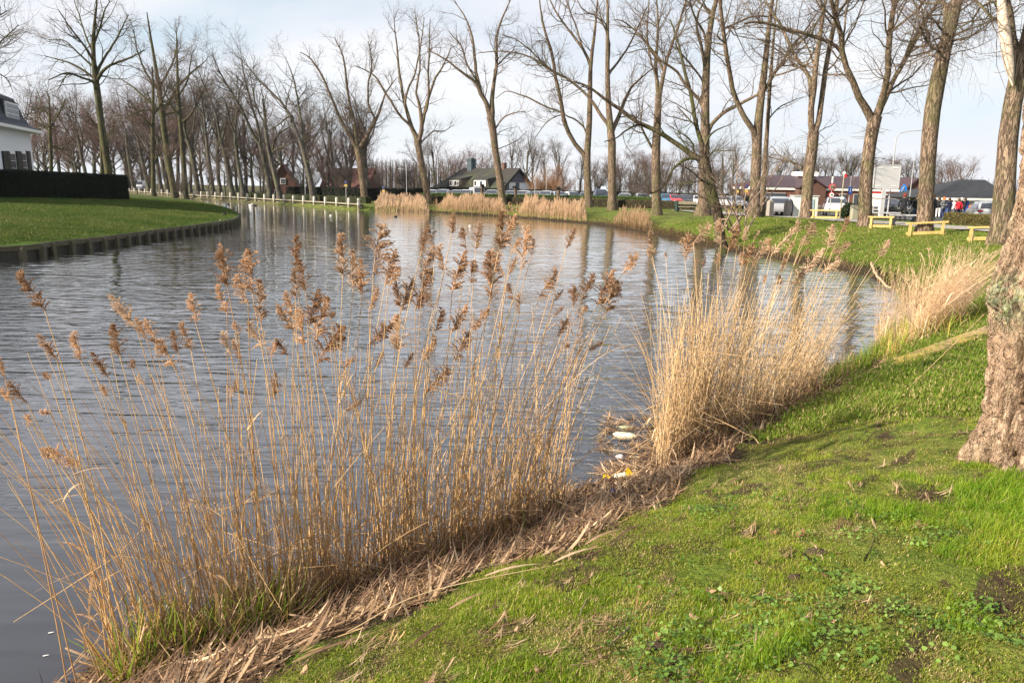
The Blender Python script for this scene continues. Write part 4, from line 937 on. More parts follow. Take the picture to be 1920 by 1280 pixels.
hedge('dark_hedge', fh, 1.75, 1.0, (0.008, 0.013, 0.006), (0.020, 0.027, 0.012), 'long dark hedge running behind the parked car roofs', 22000, .1)
fh = [UY(x, 350, D) for x, D in ((470, 118), (560, 104), (690, 93))]
hedge('quay_hedge', fh, .75, 0.8, (0.05, 0.065, 0.02), (0.10, 0.10, 0.04), 'low mossy hedge behind the mooring posts', 6000, .08)
fh = [UY(x, 350, D) for x, D in ((1786, 50), (1840, 47.5), (1900, 45))]
hedge('low_hedge', fh, .72, .8, (0.07, 0.07, 0.02), (0.13, 0.11, 0.035), 'knee-high olive hedge in front of the silver car at the shelter', 6000, .05)

# ------------------------------------------------------------------ paving beyond the right bank
M_path = flat('path_concrete', (0.30, 0.28, 0.26), .9, var=.12, scale=3)
M_asph = flat('asphalt', (0.085, 0.082, 0.08), .9, var=.15, scale=2)
def ribbon(name, line, wd, mat, lift, K=60, cols=5):
    L, _ = resample(np.array([(p[0], p[1], 0) for p in line]), np.ones(len(line)), K); T = np.gradient(L, axis=0); T /= np.linalg.norm(T, axis=1, keepdims=True)
    V = []
    for i in range(K):
        nx, ny = -T[i][1], T[i][0]
        for j in range(cols):
            a = (j / (cols - 1) - .5) * wd; x, y = L[i][0] + nx * a, L[i][1] + ny * a; V.append((x, y, gz(x, y) + lift))
    idx = np.arange(K * cols).reshape(K, cols); Qd = np.stack([idx[:-1, :-1], idx[:-1, 1:], idx[1:, 1:], idx[1:, :-1]], -1).reshape(-1, 4)
    v = np.array(V); 
    me = mesh_np(name, v, Qd, [mat], True); 
    if me.polygons[0].normal.z < 0: me.flip_normals()
    return link(name, me, kind='structure')
PATHL = [UY(x, 400, D) for x, D in ((2150, 27), (1920, 32), (1800, 35), (1640, 40.5), (1500, 50), (1400, 60), (1300, 72))]; ROADL = [UY(x, 400, D) for x, D in ((2300, 50), (1920, 56), (1760, 62), (1600, 66), (1420, 72))]
ribbon('path', PATHL, 4.6, M_path, .07)
ribbon('road', ROADL, 16, M_asph, .06)
ribbon('car_park', [UY(x, 400, D) for x, D in ((780, 101), (1000, 100), (1200, 96), (1420, 90))], 11, M_asph, .05)

# ------------------------------------------------------------------ buildings
M_wallwhite = flat('white_render', (0.70, 0.71, 0.74), .8, var=.03)
M_glass = flat('window_glass', (0.05, 0.06, 0.075), .08, spec=.8, var=.2)
M_glasspale = flat('curtained_glass', (0.42, 0.45, 0.50), .15, spec=.8, var=.1)
M_slate = flat('slate_roof', (0.022, 0.028, 0.040), .6, var=.3, scale=4)
M_green = flat('dark_shutter_paint', (0.008, 0.010, 0.012), .4, var=.1)
M_brick = flat('red_brick', (0.15, 0.065, 0.047), .85, var=.2, scale=8)
M_brickdk = flat('brown_brick', (0.10, 0.052, 0.040), .85, var=.2, scale=8)
def thatch_mat():
    m, t, b = _new('thatch'); b.inputs['Roughness'].default_value = .95
    c = ramp(t, noise(t, .35, 4, .6), [(.52, (0.026, 0.025, 0.023)), (.70, (0.042, 0.055, 0.022))]); c = mixc_(t, .4, c, ramp(t, noise(t, 9, 3), [(.3, (.5, .5, .5)), (.7, (1.3, 1.3, 1.3))]), 'MULTIPLY')
    t.links.new(c, b.inputs['Base Color']); return m
def tile_mat():
    m, t, b = _new('brown_roof_tiles'); b.inputs['Roughness'].default_value = .6
    wv_ = N(t, 'ShaderNodeTexWave', wave_type='BANDS', bands_direction='X'); wv_.inputs['Scale'].default_value = 1.1; t.links.new(N(t, 'ShaderNodeNewGeometry').outputs['Position'], wv_.inputs['Vector'])
    c = ramp(t, wv_.outputs['Fac'], [(.1, (0.034, 0.017, 0.022)), (.8, (0.062, 0.031, 0.038))]); t.links.new(c, b.inputs['Base Color']); bump(t, b, wv_.outputs['Fac'], .6, .05); return m
M_thatch = thatch_mat(); M_tile = tile_mat()
M_redtile = flat('red_roof_tiles', (0.085, 0.036, 0.032), .8, var=.2, scale=5)
M_greyroof = flat('grey_shingles', (0.028, 0.031, 0.036), .8, var=.35, scale=2.5)
M_blue = flat('blue_paint', (0.05, 0.10, 0.42), .5)
M_grey = flat('galvanised_grey', (0.34, 0.35, 0.36), .5, var=.05)
M_conc = flat('concrete', (0.22, 0.20, 0.18), .9, var=.12, scale=5)
def V3(p): return Vector((float(p[0]), float(p[1]), float(p[2])))

# white house with mansard roof, far left
c0 = V3(UY(62, 300, 67.4)); c1 = V3(UY(0, 300, 59.7)); uu = (c1 - c0); uu.z = 0; uu.normalize(); vv = Vector((-abs(uu.y), -uu.x if uu.y < 0 else uu.x, 0)); vv = Vector((uu.y, -uu.x, 0)); 
if vv.x > 0: vv = -vv
G0 = 1.3
wr = root('white_house', (c0.x, c0.y, G0), 'white rendered house with dark mansard roof behind the clipped hedge', 'house')
def wloc(s, d, z): v = c0 + uu * s + vv * d; return (v.x - c0.x, v.y - c0.y, z - G0)
def wquad(mb, s0, s1, z0, z1, d0, d1, mi=0):
    P = [wloc(s, d, z) for z in (z0, z1) for s, d in ((s0, d0), (s1, d0), (s1, d1), (s0, d1))]
    mb.add(P, [(3, 2, 1, 0), (4, 5, 6, 7), (0, 1, 5, 4), (1, 2, 6, 5), (2, 3, 7, 6), (3, 0, 4, 7)], mi)
def whit(px_, py_, of=0.0):
    d = ray(px_, py_); d = Vector(d.tolist()); n_ = vv.normalized(); o_ = Vector((0, 0, HC)); t_ = (c0 + vv * of - o_).dot(n_) / d.dot(n_); p = o_ + d * t_; return (p - c0).dot(uu), p.z
mb = MB(); wquad(mb, 0, 22, 1.0, 6.75, 0, 11); mb.build('wall', M_wallwhite, wr)
mb = MB(); wquad(mb, -.75, 22.7, 6.72, 6.95, -.8, -.1); wquad(mb, -.75, -.05, 6.72, 6.95, -.1, 11.8); mb.build('gutter', M_white, wr)
mb = MB(); lv = [(-.7, 6.96), (-.05, 7.35), (.28, 7.95), (.50, 8.8), (.75, 9.45), (1.8, 9.95)]; vs = []
for of, z in lv: vs += [wloc(of, of, z), wloc(22.4 - of, of, z), wloc(22.4 - of, 11.4 - of, z), wloc(of, 11.4 - of, z)]
fs = [(k * 4 + j, k * 4 + (j + 1) % 4, k * 4 + 4 + (j + 1) % 4, k * 4 + 4 + j) for k in range(5) for j in range(4)] + [(20, 21, 22, 23)]
mb.add(vs, fs); mb.build('roof', M_slate, wr)
a0, z1 = whit(33.5, 196, .14); a1, z0 = whit(15, 233, .14)
dm = MB(); wquad(dm, a0 - .25, a1 + .25, z0 - .15, z1 + .14, .24, 3.2); dmo = dm.build('dormer', M_slate, wr)
fr = MB(); wquad(fr, a0, a1, z0, z1, .14, .25); dwo = fr.build('dormer_window', M_white, wr)
gl = MB()
for i in range(3):
    for j in range(4):
        w_ = (a1 - a0 - .16) / 3; h_ = (z1 - z0 - .2) / 4
        gl2 = MB(); wquad(gl2, a0 + .08 + i * w_ + .03, a0 + .08 + (i + 1) * w_ - .03, z0 + .1 + j * h_ + .03, z0 + .1 + (j + 1) * h_ - .03, .125, .15); gl2.build('pane', flat('dormer_glass', (.26, .29, .34), .2, var=.1), dwo)
def wbox(nm, xa, xb, ya, yb, mat, d0=-.06, d1=.05):
    s1, zt = whit(xa, ya); s0, zb = whit(xb, ya); _, zb = whit(xa, yb); m_ = MB(); wquad(m_, s0, s1, zb, zt, d0, d1); return m_.build(nm, mat, wr)
for xa, xb in ((2, 9.5), (9.8, 15), (28, 37.5), (47.5, 54)): wbox('shutter', xa, xb, 283, 325, M_green, -.12, -.01)
for xa, xb in ((16, 27), (38, 47)):
    wo = wbox('window', xa, xb, 284, 325, M_white, -.05, .02)
    s1, zt = whit(xa, 286); s0, _ = whit(xb, 286); h_ = 1.75
    for i in range(2):
        for j in range(3):
            m_ = MB(); ww = (s1 - s0 - .12) / 2; wquad(m_, s0 + .06 + i * ww + .03, s0 + .06 + (i + 1) * ww - .03, zt - .08 - (j + 1) * .58 + .04, zt - .08 - j * .58, -.065, -.04); m_.build('pane', M_glass, wo)

# thatched farmhouse
nc = V3(UY(935, 362, 126)); Lx = Vector((-math.cos(R(46)), math.sin(R(46)), 0)); Wx = Vector((math.sin(R(46)), math.cos(R(46)), 0)); LL, WW = 18.5, 8.8
tr = root('thatched_farmhouse', (nc.x, nc.y, .3), 'long farmhouse with mossy dark thatched roof and white gable behind the cars', 'house')
def tl(s, w_, z): v = Lx * s + Wx * w_; return (v.x, v.y, z - .3)
ZE, ZR = 1.9, 5.9
m_ = MB(); m_.add([tl(0, 0, 0), tl(0, WW, 0), tl(LL, WW, 0), tl(LL, 0, 0), tl(0, 0, ZE), tl(0, WW, ZE), tl(LL, WW, ZE), tl(LL, 0, ZE), tl(0, WW / 2, ZR - .3), tl(LL, WW / 2, ZE + .3)], [(0, 1, 5, 8, 4), (1, 2, 6, 5), (2, 3, 7, 6), (3, 0, 4, 7), (7, 6, 9), (4, 8, 9, 7), (5, 6, 9, 8)]); m_.build('wall', M_wallwhite, tr)
m_ = MB(); e = .5
P = [tl(-e, -e, ZE - .2), tl(LL + e, -e, ZE - .2), tl(LL + e, WW + e, ZE - .2), tl(-e, WW + e, ZE - .2), tl(-e, WW / 2, ZR), tl(LL - 4.2, WW / 2, ZR)]
T_ = .35; P2 = [tl(-e, -e + .1, ZE - .2 - T_), tl(LL + e, -e, ZE - .2 - T_), tl(LL + e, WW + e, ZE - .2 - T_), tl(-e, WW + e - .1, ZE - .2 - T_), tl(-e, WW / 2, ZR - T_ * 1.2), tl(LL - 4.2, WW / 2, ZR - T_)]
m_.add(P + P2, [(0, 4, 5, 1), (3, 2, 5, 4), (1, 5, 2), (6, 7, 11, 10), (9, 10, 11, 8), (7, 8, 11), (0, 1, 7, 6), (1, 2, 8, 7), (2, 3, 9, 8), (0, 6, 10, 4), (4, 10, 9, 3)]); m_.build('roof', M_thatch, tr)
m_ = MB(); m_.add([tl(-.12, 1.9, 3.55), tl(-.12, WW - 1.9, 3.55), tl(-.12, WW / 2, ZR - .6), tl(0, 1.9, 3.55), tl(0, WW - 1.9, 3.55), tl(0, WW / 2, ZR - .6)], [(0, 1, 2), (3, 5, 4), (0, 3, 4, 1), (1, 4, 5, 2), (2, 5, 3, 0)]); m_.build('gable_boarding', flat('slate_boards', (0.10, 0.10, 0.13), .7), tr)
for w0, w1, z0_, z1_, nm in ((1.2, 2.3, 2.1, 3.5, 'window'), (3.9, 4.7, 1.8, 3.5, 'window'), (4.9, 6.9, 1.3, 2.2, 'window')):
    m_ = MB(); m_.add([tl(s, w_, z) for s in (-.08, .02) for z in (z0_, z1_) for w_ in (w0, w1)], [(0, 1, 3, 2), (4, 6, 7, 5), (0, 4, 5, 1), (2, 3, 7, 6), (0, 2, 6, 4), (1, 5, 7, 3)]); m_.build(nm, M_glass, tr)
def slope_w(z): return (z - (ZE - .2)) / (ZR - ZE + .2) * (WW / 2 + e) - e
for s0, s1 in ((3.6, 6.6), (10.6, 13.2)):
    z0_, z1_ = 2.75, 3.75; wf = slope_w(z0_) - .25
    m_ = MB(); m_.add([tl(s0 - .9, wf - .1, z0_ - .25), tl(s1 + .9, wf - .1, z0_ - .25), tl(s1 + .35, wf - .1, z1_ + .25), tl(s0 - .35, wf - .1, z1_ + .25), tl(s0 - .9, wf + .9, z0_), tl(s1 + .9, wf + .9, z0_), tl(s1 + .9, slope_w(4.6), 4.6), tl(s0 - .9, slope_w(4.6), 4.6)], [(3, 2, 1, 0), (0, 1, 5, 4), (1, 2, 6, 5), (2, 3, 7, 6), (3, 0, 4, 7)]); dm = m_.build('dormer', M_thatch, tr)
    m_ = MB(); m_.add([tl(s, w_, z) for w_ in (wf - .2, wf - .12) for z in (z0_, z1_) for s in (s0, s1)], [(0, 1, 3, 2), (4, 6, 7, 5), (0, 4, 5, 1), (2, 3, 7, 6), (0, 2, 6, 4), (1, 5, 7, 3)]); wo = m_.build('window', M_white, dm)
    for i in range(4):
        a_ = s0 + .1 + i * (s1 - s0 - .1) / 4
        m_ = MB(); m_.add([tl(s, w_, z) for w_ in (wf - .215, wf - .19) for z in (z0_ + .12, z1_ - .12) for s in (a_, a_ + (s1 - s0) / 4 - .14)], [(0, 1, 3, 2), (4, 6, 7, 5), (0, 4, 5, 1), (2, 3, 7, 6), (0, 2, 6, 4), (1, 5, 7, 3)])
        m2 = m_.mesh('pane', M_glass if i % 2 else M_glasspale); link('pane', m2, dm)
q = tl(12.0, WW / 2, ZR + .4); m_ = MB().box((q[0], q[1], q[2]), (1.1, 1.1, 2.0), R(44)); m_.box((q[0], q[1], q[2] + 1.05), (1.35, 1.35, .15), R(44)); m_.box((q[0], q[1], q[2] + 1.25), (.9, .9, .2), R(44)); m_.build('chimney', flat('blue_grey_brick', (0.06, 0.085, 0.10), .8), tr)
q = tl(3.4, WW / 2, ZR + .3); MB().box((q[0], q[1], q[2]), (.6, .6, 1.2), R(44)).build('chimney', M_brickdk, tr)

# small gabled houses among the trees
def gable_house(name, pxx, D, wd, dp, ze, zr, rz, wall, roofm, label, win=True):
    p = UY(pxx, 350, D); r_ = root(name, (p[0], p[1], .3), label, 'house', None, rz)
    MB().prof([(-wd / 2, -.3), (wd / 2, -.3), (wd / 2, ze), (0, zr - .15), (-wd / 2, ze)], 0, dp).build('wall', wall, r_)
    k = (zr - ze) / (wd / 2); e_ = .4
    for s in (-1, 1):
        pts_ = [(0, zr), (s * (wd / 2 + e_), ze - k * e_), (s * (wd / 2 + e_), ze - k * e_ + .18), (0, zr + .22)]
        MB().prof(pts_ if s > 0 else pts_[::-1], -.3, dp + .3).build('roof', roofm, r_)
    if win:
        for sx in (-wd * .2, wd * .2):
            o = MB().box((sx, -.05, ze * .55), (.9, .1, 1.1)).build('window', M_white, r_)
            MB().box((sx, -.11, ze * .55), (.7, .04, .9)).build('pane', M_glass, o)
        o = MB().box((0, -.05, ze + (zr - ze) * .3), (.9, .1, 1.0)).build('window', M_white, r_); MB().box((0, -.11, ze + (zr - ze) * .3), (.7, .04, .8)).build('pane', M_glass, o)
    return r_
gable_house('gabled_cottage', 531, 132, 5.2, 8, 1.6, 5.6, R(12), M_brickdk, M_redtile, 'small brick cottage with pale gable trim among the trees beyond the quay')
gable_house('red_roofed_house', 701, 142, 7, 9, 1.6, 5.2, R(78), M_brickdk, M_redtile, 'low house with a red tiled roof half hidden left of the thatched farmhouse', False)

# brick supermarket with brown tiled roofs
DS = 100.0
def SX(x, y=350): return float(UY(x, y, DS)[0])
def SZ(x, y): return float(UY(x, y, DS)[2])
sx0, sx1 = SX(1434), SX(1772); ze = SZ(1434, 349.5); zf = SZ(1434, 355.5); zr = SZ(1465, 329)
sr = root('supermarket', (sx0, DS, .3), 'long low brick supermarket with brown tiled roofs and white fascia', 'shop')
def sl(x, y, z): return (x - sx0, y - DS, z - .3)
MB().box(((sx1 - sx0) / 2, 7, (zf - .3) / 2 - .1), (sx1 - sx0, 14, zf + .1)).build('wall', M_brick, sr)
MB().box(((sx1 - sx0) / 2, 7, (ze + zf) / 2 - .3), (sx1 - sx0 + .5, 14.5, ze - zf)).build('fascia', M_white, sr)
m_ = MB(); xr0, xr1 = SX(1465), SX(1755)
m_.add([sl(sx0 - .3, DS - .4, ze), sl(sx1 + .3, DS - .4, ze), sl(sx1 + .3, DS + 14.4, ze), sl(sx0 - .3, DS + 14.4, ze), sl(xr0, DS + 7, zr + .15), sl(xr1, DS + 7, zr + .15)], [(0, 1, 5, 4), (1, 2, 5), (2, 3, 4, 5), (3, 0, 4), (3, 2, 1, 0)]); m_.build('roof', M_tile, sr)
for xa, xb, nm in ((1491, 1540, 'porch'), (1688, 1725, 'porch')):   # brick cross gables
    xa_, xb_ = SX(xa), SX(xb); xm = (xa_ + xb_) / 2; za = SZ(xm and (xa + xb) / 2, 337)
    m_ = MB(); m_.prof([(xa_ - sx0, -.3), (xb_ - sx0, -.3), (xb_ - sx0, ze - .5), (xm - sx0, za - .3), (xa_ - sx0, ze - .5)], -1.6, 5); po = m_.build('brick_gable', M_brickdk, sr)
    for s in (-1, 1):
        pts_ = [(xm - sx0, za - .28), (xm - sx0 + s * ((xb_ - xa_) / 2 + .2), ze - .5), (xm - sx0 + s * ((xb_ - xa_) / 2 + .2), ze - .34), (xm - sx0, za - .1)]
        MB().prof(pts_ if s > 0 else pts_[::-1], -1.9, 5).build('gable_roof', M_tile, po)
for xa, xb in ((1433, 1445), (1445.5, 1474), (1556, 1568), (1575, 1588), (1602, 1610), (1640, 1652), (1672, 1684)):
    o = MB().box(((SX(xa) + SX(xb)) / 2 - sx0, -.04, 1.4), (SX(xb) - SX(xa), .1, 1.7)).build('window', M_grey, sr)
    MB().box(((SX(xa) + SX(xb)) / 2 - sx0, -.10, 1.4), (SX(xb) - SX(xa) - .12, .05, 1.55)).build('pane', M_glass, o)
MB().box((SX(1545) - sx0, 7, SZ(1545, 325) - .3), (2.6, 3, .6)).build('rooftop_unit', M_white, sr)
M_pink = flat('pink_sign', (0.65, 0.22, 0.24), .5)
MB().box((SX(1672) - sx0, -2.2, SZ(1672, 371) - .3), (2.6, .15, .8)).build('shop_sign', M_pink, sr)
MB().box((SX(1669) - sx0, -1.0, SZ(1669, 366) - .3), (3.2, 2.2, .25)).build('canopy', M_white, sr)

# open-sided market shelter
DH = 74.0
def q_(x, y, D=DH): return UY(x, y, D)
hx0, hx1 = float(q_(1742, 350)[0]), float(q_(1905, 350)[0]); zee = float(q_(1780, 371.5)[2])
hr = root('market_shelter', (hx0, DH, .3), 'open-sided shelter with grey shingle roof, white eaves board and blue posts', 'shelter')
def hl(x, y, z): return (x - hx0, y - DH, z - .3)
xa = float(q_(1798, 350, DH + 5)[0]); za = float(q_(1798, 336.5, DH + 5)[2]); 
MB().add([hl(hx0, DH - .3, zee), hl(hx1, DH - .3, zee), hl(hx1, DH + 10, zee), hl(hx0, DH + 10, zee), hl(xa, DH + 5, za), hl(hx1, DH + 5, za)], [(0, 1, 5, 4), (2, 3, 4, 5), (3, 0, 4), (1, 2, 5), (3, 2, 1, 0)]).build('roof', M_greyroof, hr)
MB().box(((hx1 - hx0) / 2, -.32, zee - .38), (hx1 - hx0, .12, .22)).build('eaves_board', M_white, hr)
for x in (1777, 1818, 1836, 1747, 1895):
    X_ = float(q_(x, 350)[0]) - hx0; po = MB().box((X_, 0, (zee - .3) / 2 - .1), (.20, .20, zee - .2), bev=.01).build('post', M_blue, hr)
    for s in (-1, 1): MB().bar((X_, 0, zee - 1.0), (X_ + s * .55, 0, zee - .42), .035).build('brace', M_blue, po)
MB().box(((hx1 - hx0) / 2, 8.5, (zee - .3) / 2 - .1), (hx1 - hx0 - .6, .2, zee - .1)).build('back_wall', flat('tan_brick', (0.46, 0.34, 0.26), .9, var=.15), hr)
MB().box((float(q_(1797.5, 350)[0]) - hx0, -.5, float(q_(1797, 374)[2]) - .3), (.95, .08, .24)).build('name_board', M_white, hr)
# ------------------------------------------------------------------ cars
M_tyre = flat('tyre_rubber', (0.02, 0.02, 0.02), .9); M_rim = flat('rim_metal', (0.4, 0.4, 0.42), .35, .8)
M_lampr = flat('red_lamp', (0.45, 0.02, 0.02), .25); M_lampw = flat('clear_lamp', (0.7, 0.7, 0.7), .15)
M_carglass = flat('car_glass', (0.03, 0.035, 0.045), .06, spec=.9)
def carpaint(nm, c): 
    m = flat(nm, c, .28, .1, .6, var=.02); m.node_tree.nodes['Principled BSDF'].inputs['Coat Weight'].default_value = .6; return m
PAINT = {k: carpaint(k.replace(' ', '_') + '_car_paint', c) for k, c in {'silver': (.28, .30, .33), 'white': (.58, .58, .60), 'black': (.02, .02, .024), 'grey': (.20, .21, .23), 'blue': (.03, .16, .30), 'red': (.40, .03, .03), 'dark blue': (.03, .05, .12), 'pale grey': (.36, .38, .40)}.items()}
def car_meshes(L=4.2, W=1.72, H=1.46, van=False):
    """side profile rings lofted across the width so that roof, screens and flanks are curved"""
    if van: prof = [(-L / 2, .35), (-L / 2 - .02, .9), (-L / 2 + .05, 1.2), (-L / 2 + .2, H - .05), (-L * .15, H), (L * .12, H - .03), (L * .27, 1.05), (L * .45, .9), (L / 2, .72), (L / 2 + .02, .4)]
    else: prof = [(-L / 2, .35), (-L / 2 - .03, .7), (-L / 2 + .05, .95), (-L / 2 + .45, H - .12), (-L * .2, H), (L * .06, H - .04), (L * .24, .98), (L * .38, .88), (L / 2 - .05, .68), (L / 2 + .02, .38)]
    n = len(prof); vs = []
    def wat(z): return (W / 2) * (1 - .0 if z < .9 else 1 - .24 * min(1, (z - .9) / (H - .9)))
    ys = [-1, -.93, -.6, 0, .6, .93, 1]
    for y in ys:
        for x, z in prof:
            drop = .0 if abs(y) < .7 else (.03 if abs(y) < .95 else .10)
            vs.append((x * (1 - (.02 if abs(y) > .95 else 0)), y * wat(z), z - drop * (z > .9)))
    fs = [];
    for j in range(len(ys) - 1):
        for i in range(n - 1): fs.append((j * n + i, j * n + i + 1, (j + 1) * n + i + 1, (j + 1) * n + i))
        fs.append((j * n + n - 1, j * n, (j + 1) * n, (j + 1) * n + n - 1))
    fs.append(tuple(range(n))[::-1]); fs.append(tuple(range((len(ys) - 1) * n, len(ys) * n)))
    body = MB().add(vs, fs)
    gl = MB()
    def pane(i0, i1, y0, y1, off=.012, sh=.12):
        (x0, z0), (x1, z1) = prof[i0], prof[i1]; nx, nz = -(z1 - z0), (x1 - x0); l_ = math.hypot(nx, nz); nx, nz = nx / l_ * off, nz / l_ * off
        a, b = (x0 + (x1 - x0) * sh, z0 + (z1 - z0) * sh), (x1 - (x1 - x0) * sh, z1 - (z1 - z0) * sh)
        if nz < 0: nx, nz = -nx, -nz
        P = [(a[0] + nx, y0 * wat(a[1]), a[1] + nz), (a[0] + nx, y1 * wat(a[1]), a[1] + nz), (b[0] + nx, y1 * wat(b[1]), b[1] + nz), (b[0] + nx, y0 * wat(b[1]), b[1] + nz)]
        gl.add(P, [(0, 1, 2, 3)])
    pane(5, 6, -.86, .86, .02); ws = gl; gl = MB()
    (x0, z0), (x1, z1) = prof[2], prof[3]
    gl.add([(x0 - .01, -.8 * wat(z0), z0 + .06), (x0 - .01, .8 * wat(z0), z0 + .06), (x1 - .06, .8 * wat(z1), z1 - .03), (x1 - .06, -.8 * wat(z1), z1 - .03)], [(0, 3, 2, 1)])
    sides = []
    for s in (-1, 1):
        side = MB()
        P = [(-L / 2 + .35, .97), (-L / 2 + .62, H - .17), (L * .04, H - .12), (L * .2, 1.0)]
        Q_ = [(x, s * (wat(z) + .012 - .06 * (z > 1.1)), z) for x, z in P] ; side.add(Q_, [(0, 1, 2, 3) if s > 0 else (3, 2, 1, 0)]); sides.append(side.mesh('side_window', M_carglass))
    wh = MB().lathe([(.31, -.1), (.32, -.05), (.32, .05), (.31, .1)], n=14, axis='y'); rm = MB().lathe([(.2, -.11), (.2, .11)], n=10, axis='y')
    return dict(body=body.mesh('body', PAINT['silver'], True), screen=ws.mesh('windscreen', M_carglass), rear=gl.mesh('rear_window', M_carglass), sides=sides, wheel=wh.mesh('tyre', M_tyre, True), rim=rm.mesh('rim', M_rim), L=L, W=W)
CARS = [car_meshes(), car_meshes(4.5, 1.78, 1.5), car_meshes(4.6, 1.8, 1.85, True)]
lampm = MB().box((0, 0, 0), (.08, .32, .14), bev=.03)
LWm, LRm = lampm.mesh('headlight', M_lampw), lampm.mesh('tail_light', M_lampr)
def car(x, y, z, rz, paint, label, group=None, kind=0, name='parked_car', cat='car'):
    c = CARS[kind]; r_ = root(name, (x, y, z), label, cat, group, rz)
    b = link('body', c['body'], r_); b.material_slots[0].link = 'OBJECT'; b.material_slots[0].material = PAINT[paint]
    link('windscreen', c['screen'], r_); link('rear_window', c['rear'], r_)
    for q_s in c['sides']: link('side_window', q_s, r_)
    for sx in (-.31, .31):
        for sy in (-1, 1):
            w_ = link('wheel', c['wheel'], r_, (sx * c['L'], sy * (c['W'] / 2 - .1), .32)); link('rim', c['rim'], w_)
    for sy in (-1, 1):
        link('headlight', LWm, r_, (c['L'] / 2 - .03, sy * c['W'] * .36, .66)); link('tail_light', LRm, r_, (-c['L'] / 2 + .0, sy * c['W'] * .38, .82))
    return r_
carpx = [811, 830, 855.6, 874, 896, 922, 957, 980.6, 1005, 1024, 1048, 1074, 1099, 1127, 1172, 1205, 1227, 1250, 1266, 1290, 1312, 1336, 1358, 1382]
cols = ['white', 'pale grey', 'pale grey', 'white', 'silver', 'pale grey', 'silver', 'white', 'pale grey', 'white', 'silver', 'pale grey', 'silver', 'dark blue', 'white', 'pale grey', 'silver', 'blue', 'red', 'black', 'white', 'silver', 'white', 'silver']
CW = dict(zip(cols, cols)); carseen = {}
for i, (x, c) in enumerate(zip(carpx, cols)):
    D = np.interp(x, [800, 1000, 1200, 1420], [100, 99, 95, 89]); p = UY(x, 350, D); g = gz(p[0], p[1])
    k = 2 if i in (4, 13) else i % 2
    car(p[0], p[1], g + .06, R(-90 + rg.uniform(-16, 16)), c, '%s car roof showing above the green hedge, %s from the left' % (c, Ord[i]), 'cars parked behind the green hedge', k)
for x, D, rz, c, lb, k in ((1459, 58, 92, 'silver', 'silver hatchback seen from behind between the two concrete pillars', 0), (1484, 64, 90, 'pale grey', 'pale grey car just right of the second concrete pillar', 0),
                     (1433, 62, 80, 'black', 'black car in the shade left of the first concrete pillar', 0), (1566, 62, -86, 'white', 'white car parked behind the first yellow barrier', 1),
                     (1655, 66, -112, 'black', 'black car below the billboard back', 1), (1677, 74, -112, 'white', 'white car behind the black one below the billboard', 0),
                     (1699, 82, -100, 'silver', 'silver car near the shop entrance behind the walker', 0), (1846, 54.5, 100, 'pale grey', 'pale silver car with red tail lights beside the shelter', 1), (1858, 66, 95, 'white', 'white car roof behind the pale silver one at the shelter', 1)):
    p = UY(x, 400, D); car(p[0], p[1], gz(p[0], p[1]) + .07, R(rz) - math.atan2(p[0], p[1]), c, lb, None, k)
p = UY(263, 350, 172); van = car(p[0], p[1], gz(p[0], p[1]), R(-80), 'white', 'white van with a roof rack, far off between the trunks beyond the quay', None, 2, 'white_van', 'van'); van.scale = (1.1, 1.1, 1.25)
MB().bar((-1, -.6, 1.9), (1, -.6, 1.9), .04).bar((-1, .6, 1.9), (1, .6, 1.9), .04).bar((-.8, -.6, 1.9), (-.8, .6, 1.9), .04).bar((.6, -.6, 1.9), (.6, .6, 1.9), .04).bar((-.8, 0, 2.05), (.9, 0, 2.05), .09).build('roof_rack', M_grey, van)

# ------------------------------------------------------------------ street furniture
M_yel = flat('yellow_painted_timber', (0.40, 0.285, 0.105), .75, var=.25, scale=9)
def at(px_, D, base_y=400):
    p = UY(px_, base_y, D); return p[0], p[1], gz(p[0], p[1])
def barrier(xa, xb, ya, yb, Da, Db, label):
    a, b = np.array(at(xa, Da, ya)), np.array(at(xb, Db, yb)); d = b - a; L = math.hypot(d[0], d[1]); an = math.atan2(d[1], d[0]); r_ = root('yellow_barrier', tuple(a), label, 'barrier', 'yellow timber barriers along the path', an)
    sl_ = d[2] / L
    for k in (.12, .88):
        MB().box((0, 0, 0), (.10, .14, .64), bev=.012).build('post', M_yel, r_, (L * k, 0, sl_ * L * k + .20))
    o = MB().box((0, 0, 0), (L, .18, .075), bev=.012).build('top_rail', M_yel, r_, (L / 2, 0, sl_ * L / 2 + .53)); o.rotation_euler = (0, -math.atan(sl_), 0)
    o = MB().box((0, 0, 0), (L * .92, .08, .13), bev=.012).build('lower_rail', M_yel, r_, (L / 2, .03, sl_ * L / 2 + .12)); o.rotation_euler = (0, -math.atan(sl_), 0)
barrier(1518, 1575, 408, 410, 44, 43, 'yellow timber barrier behind the mossy two-stemmed tree, leftmost of four')
barrier(1628, 1676, 418, 420, 34.5, 33.8, 'yellow timber barrier just right of the large Y-forked tree')
barrier(1697, 1777, 428, 430, 30.5, 30, 'yellow timber barrier passing behind the thick leaning trunk before the shelter')
barrier(1812, 1885, 437, 440, 27.5, 27, 'yellow timber barrier nearest the camera, beside the massive trunk')
def slab_bench(x, D, label, L=1.6, rz=0, zt=.45):
    X, Y, Zg = at(x, D); r_ = root('grey_bench', (X, Y, Zg + .05), label, 'bench', None, rz)
    MB().box((0, 0, zt), (L, .42, .07), bev=.01).build('seat', M_grey, r_)
    for s in (-1, 1): MB().box((s * L * .36, 0, zt / 2 - .03), (.1, .36, zt + .0), bev=.01).build('leg', flat('dark_metal', (.03, .03, .035), .5), r_)
slab_bench(1697, 36, 'low grey slab bench right beside the walker in black', 1.5, R(-3)); slab_bench(1656, 39, 'low grey slab bench behind the second yellow barrier', 1.6, R(-3))
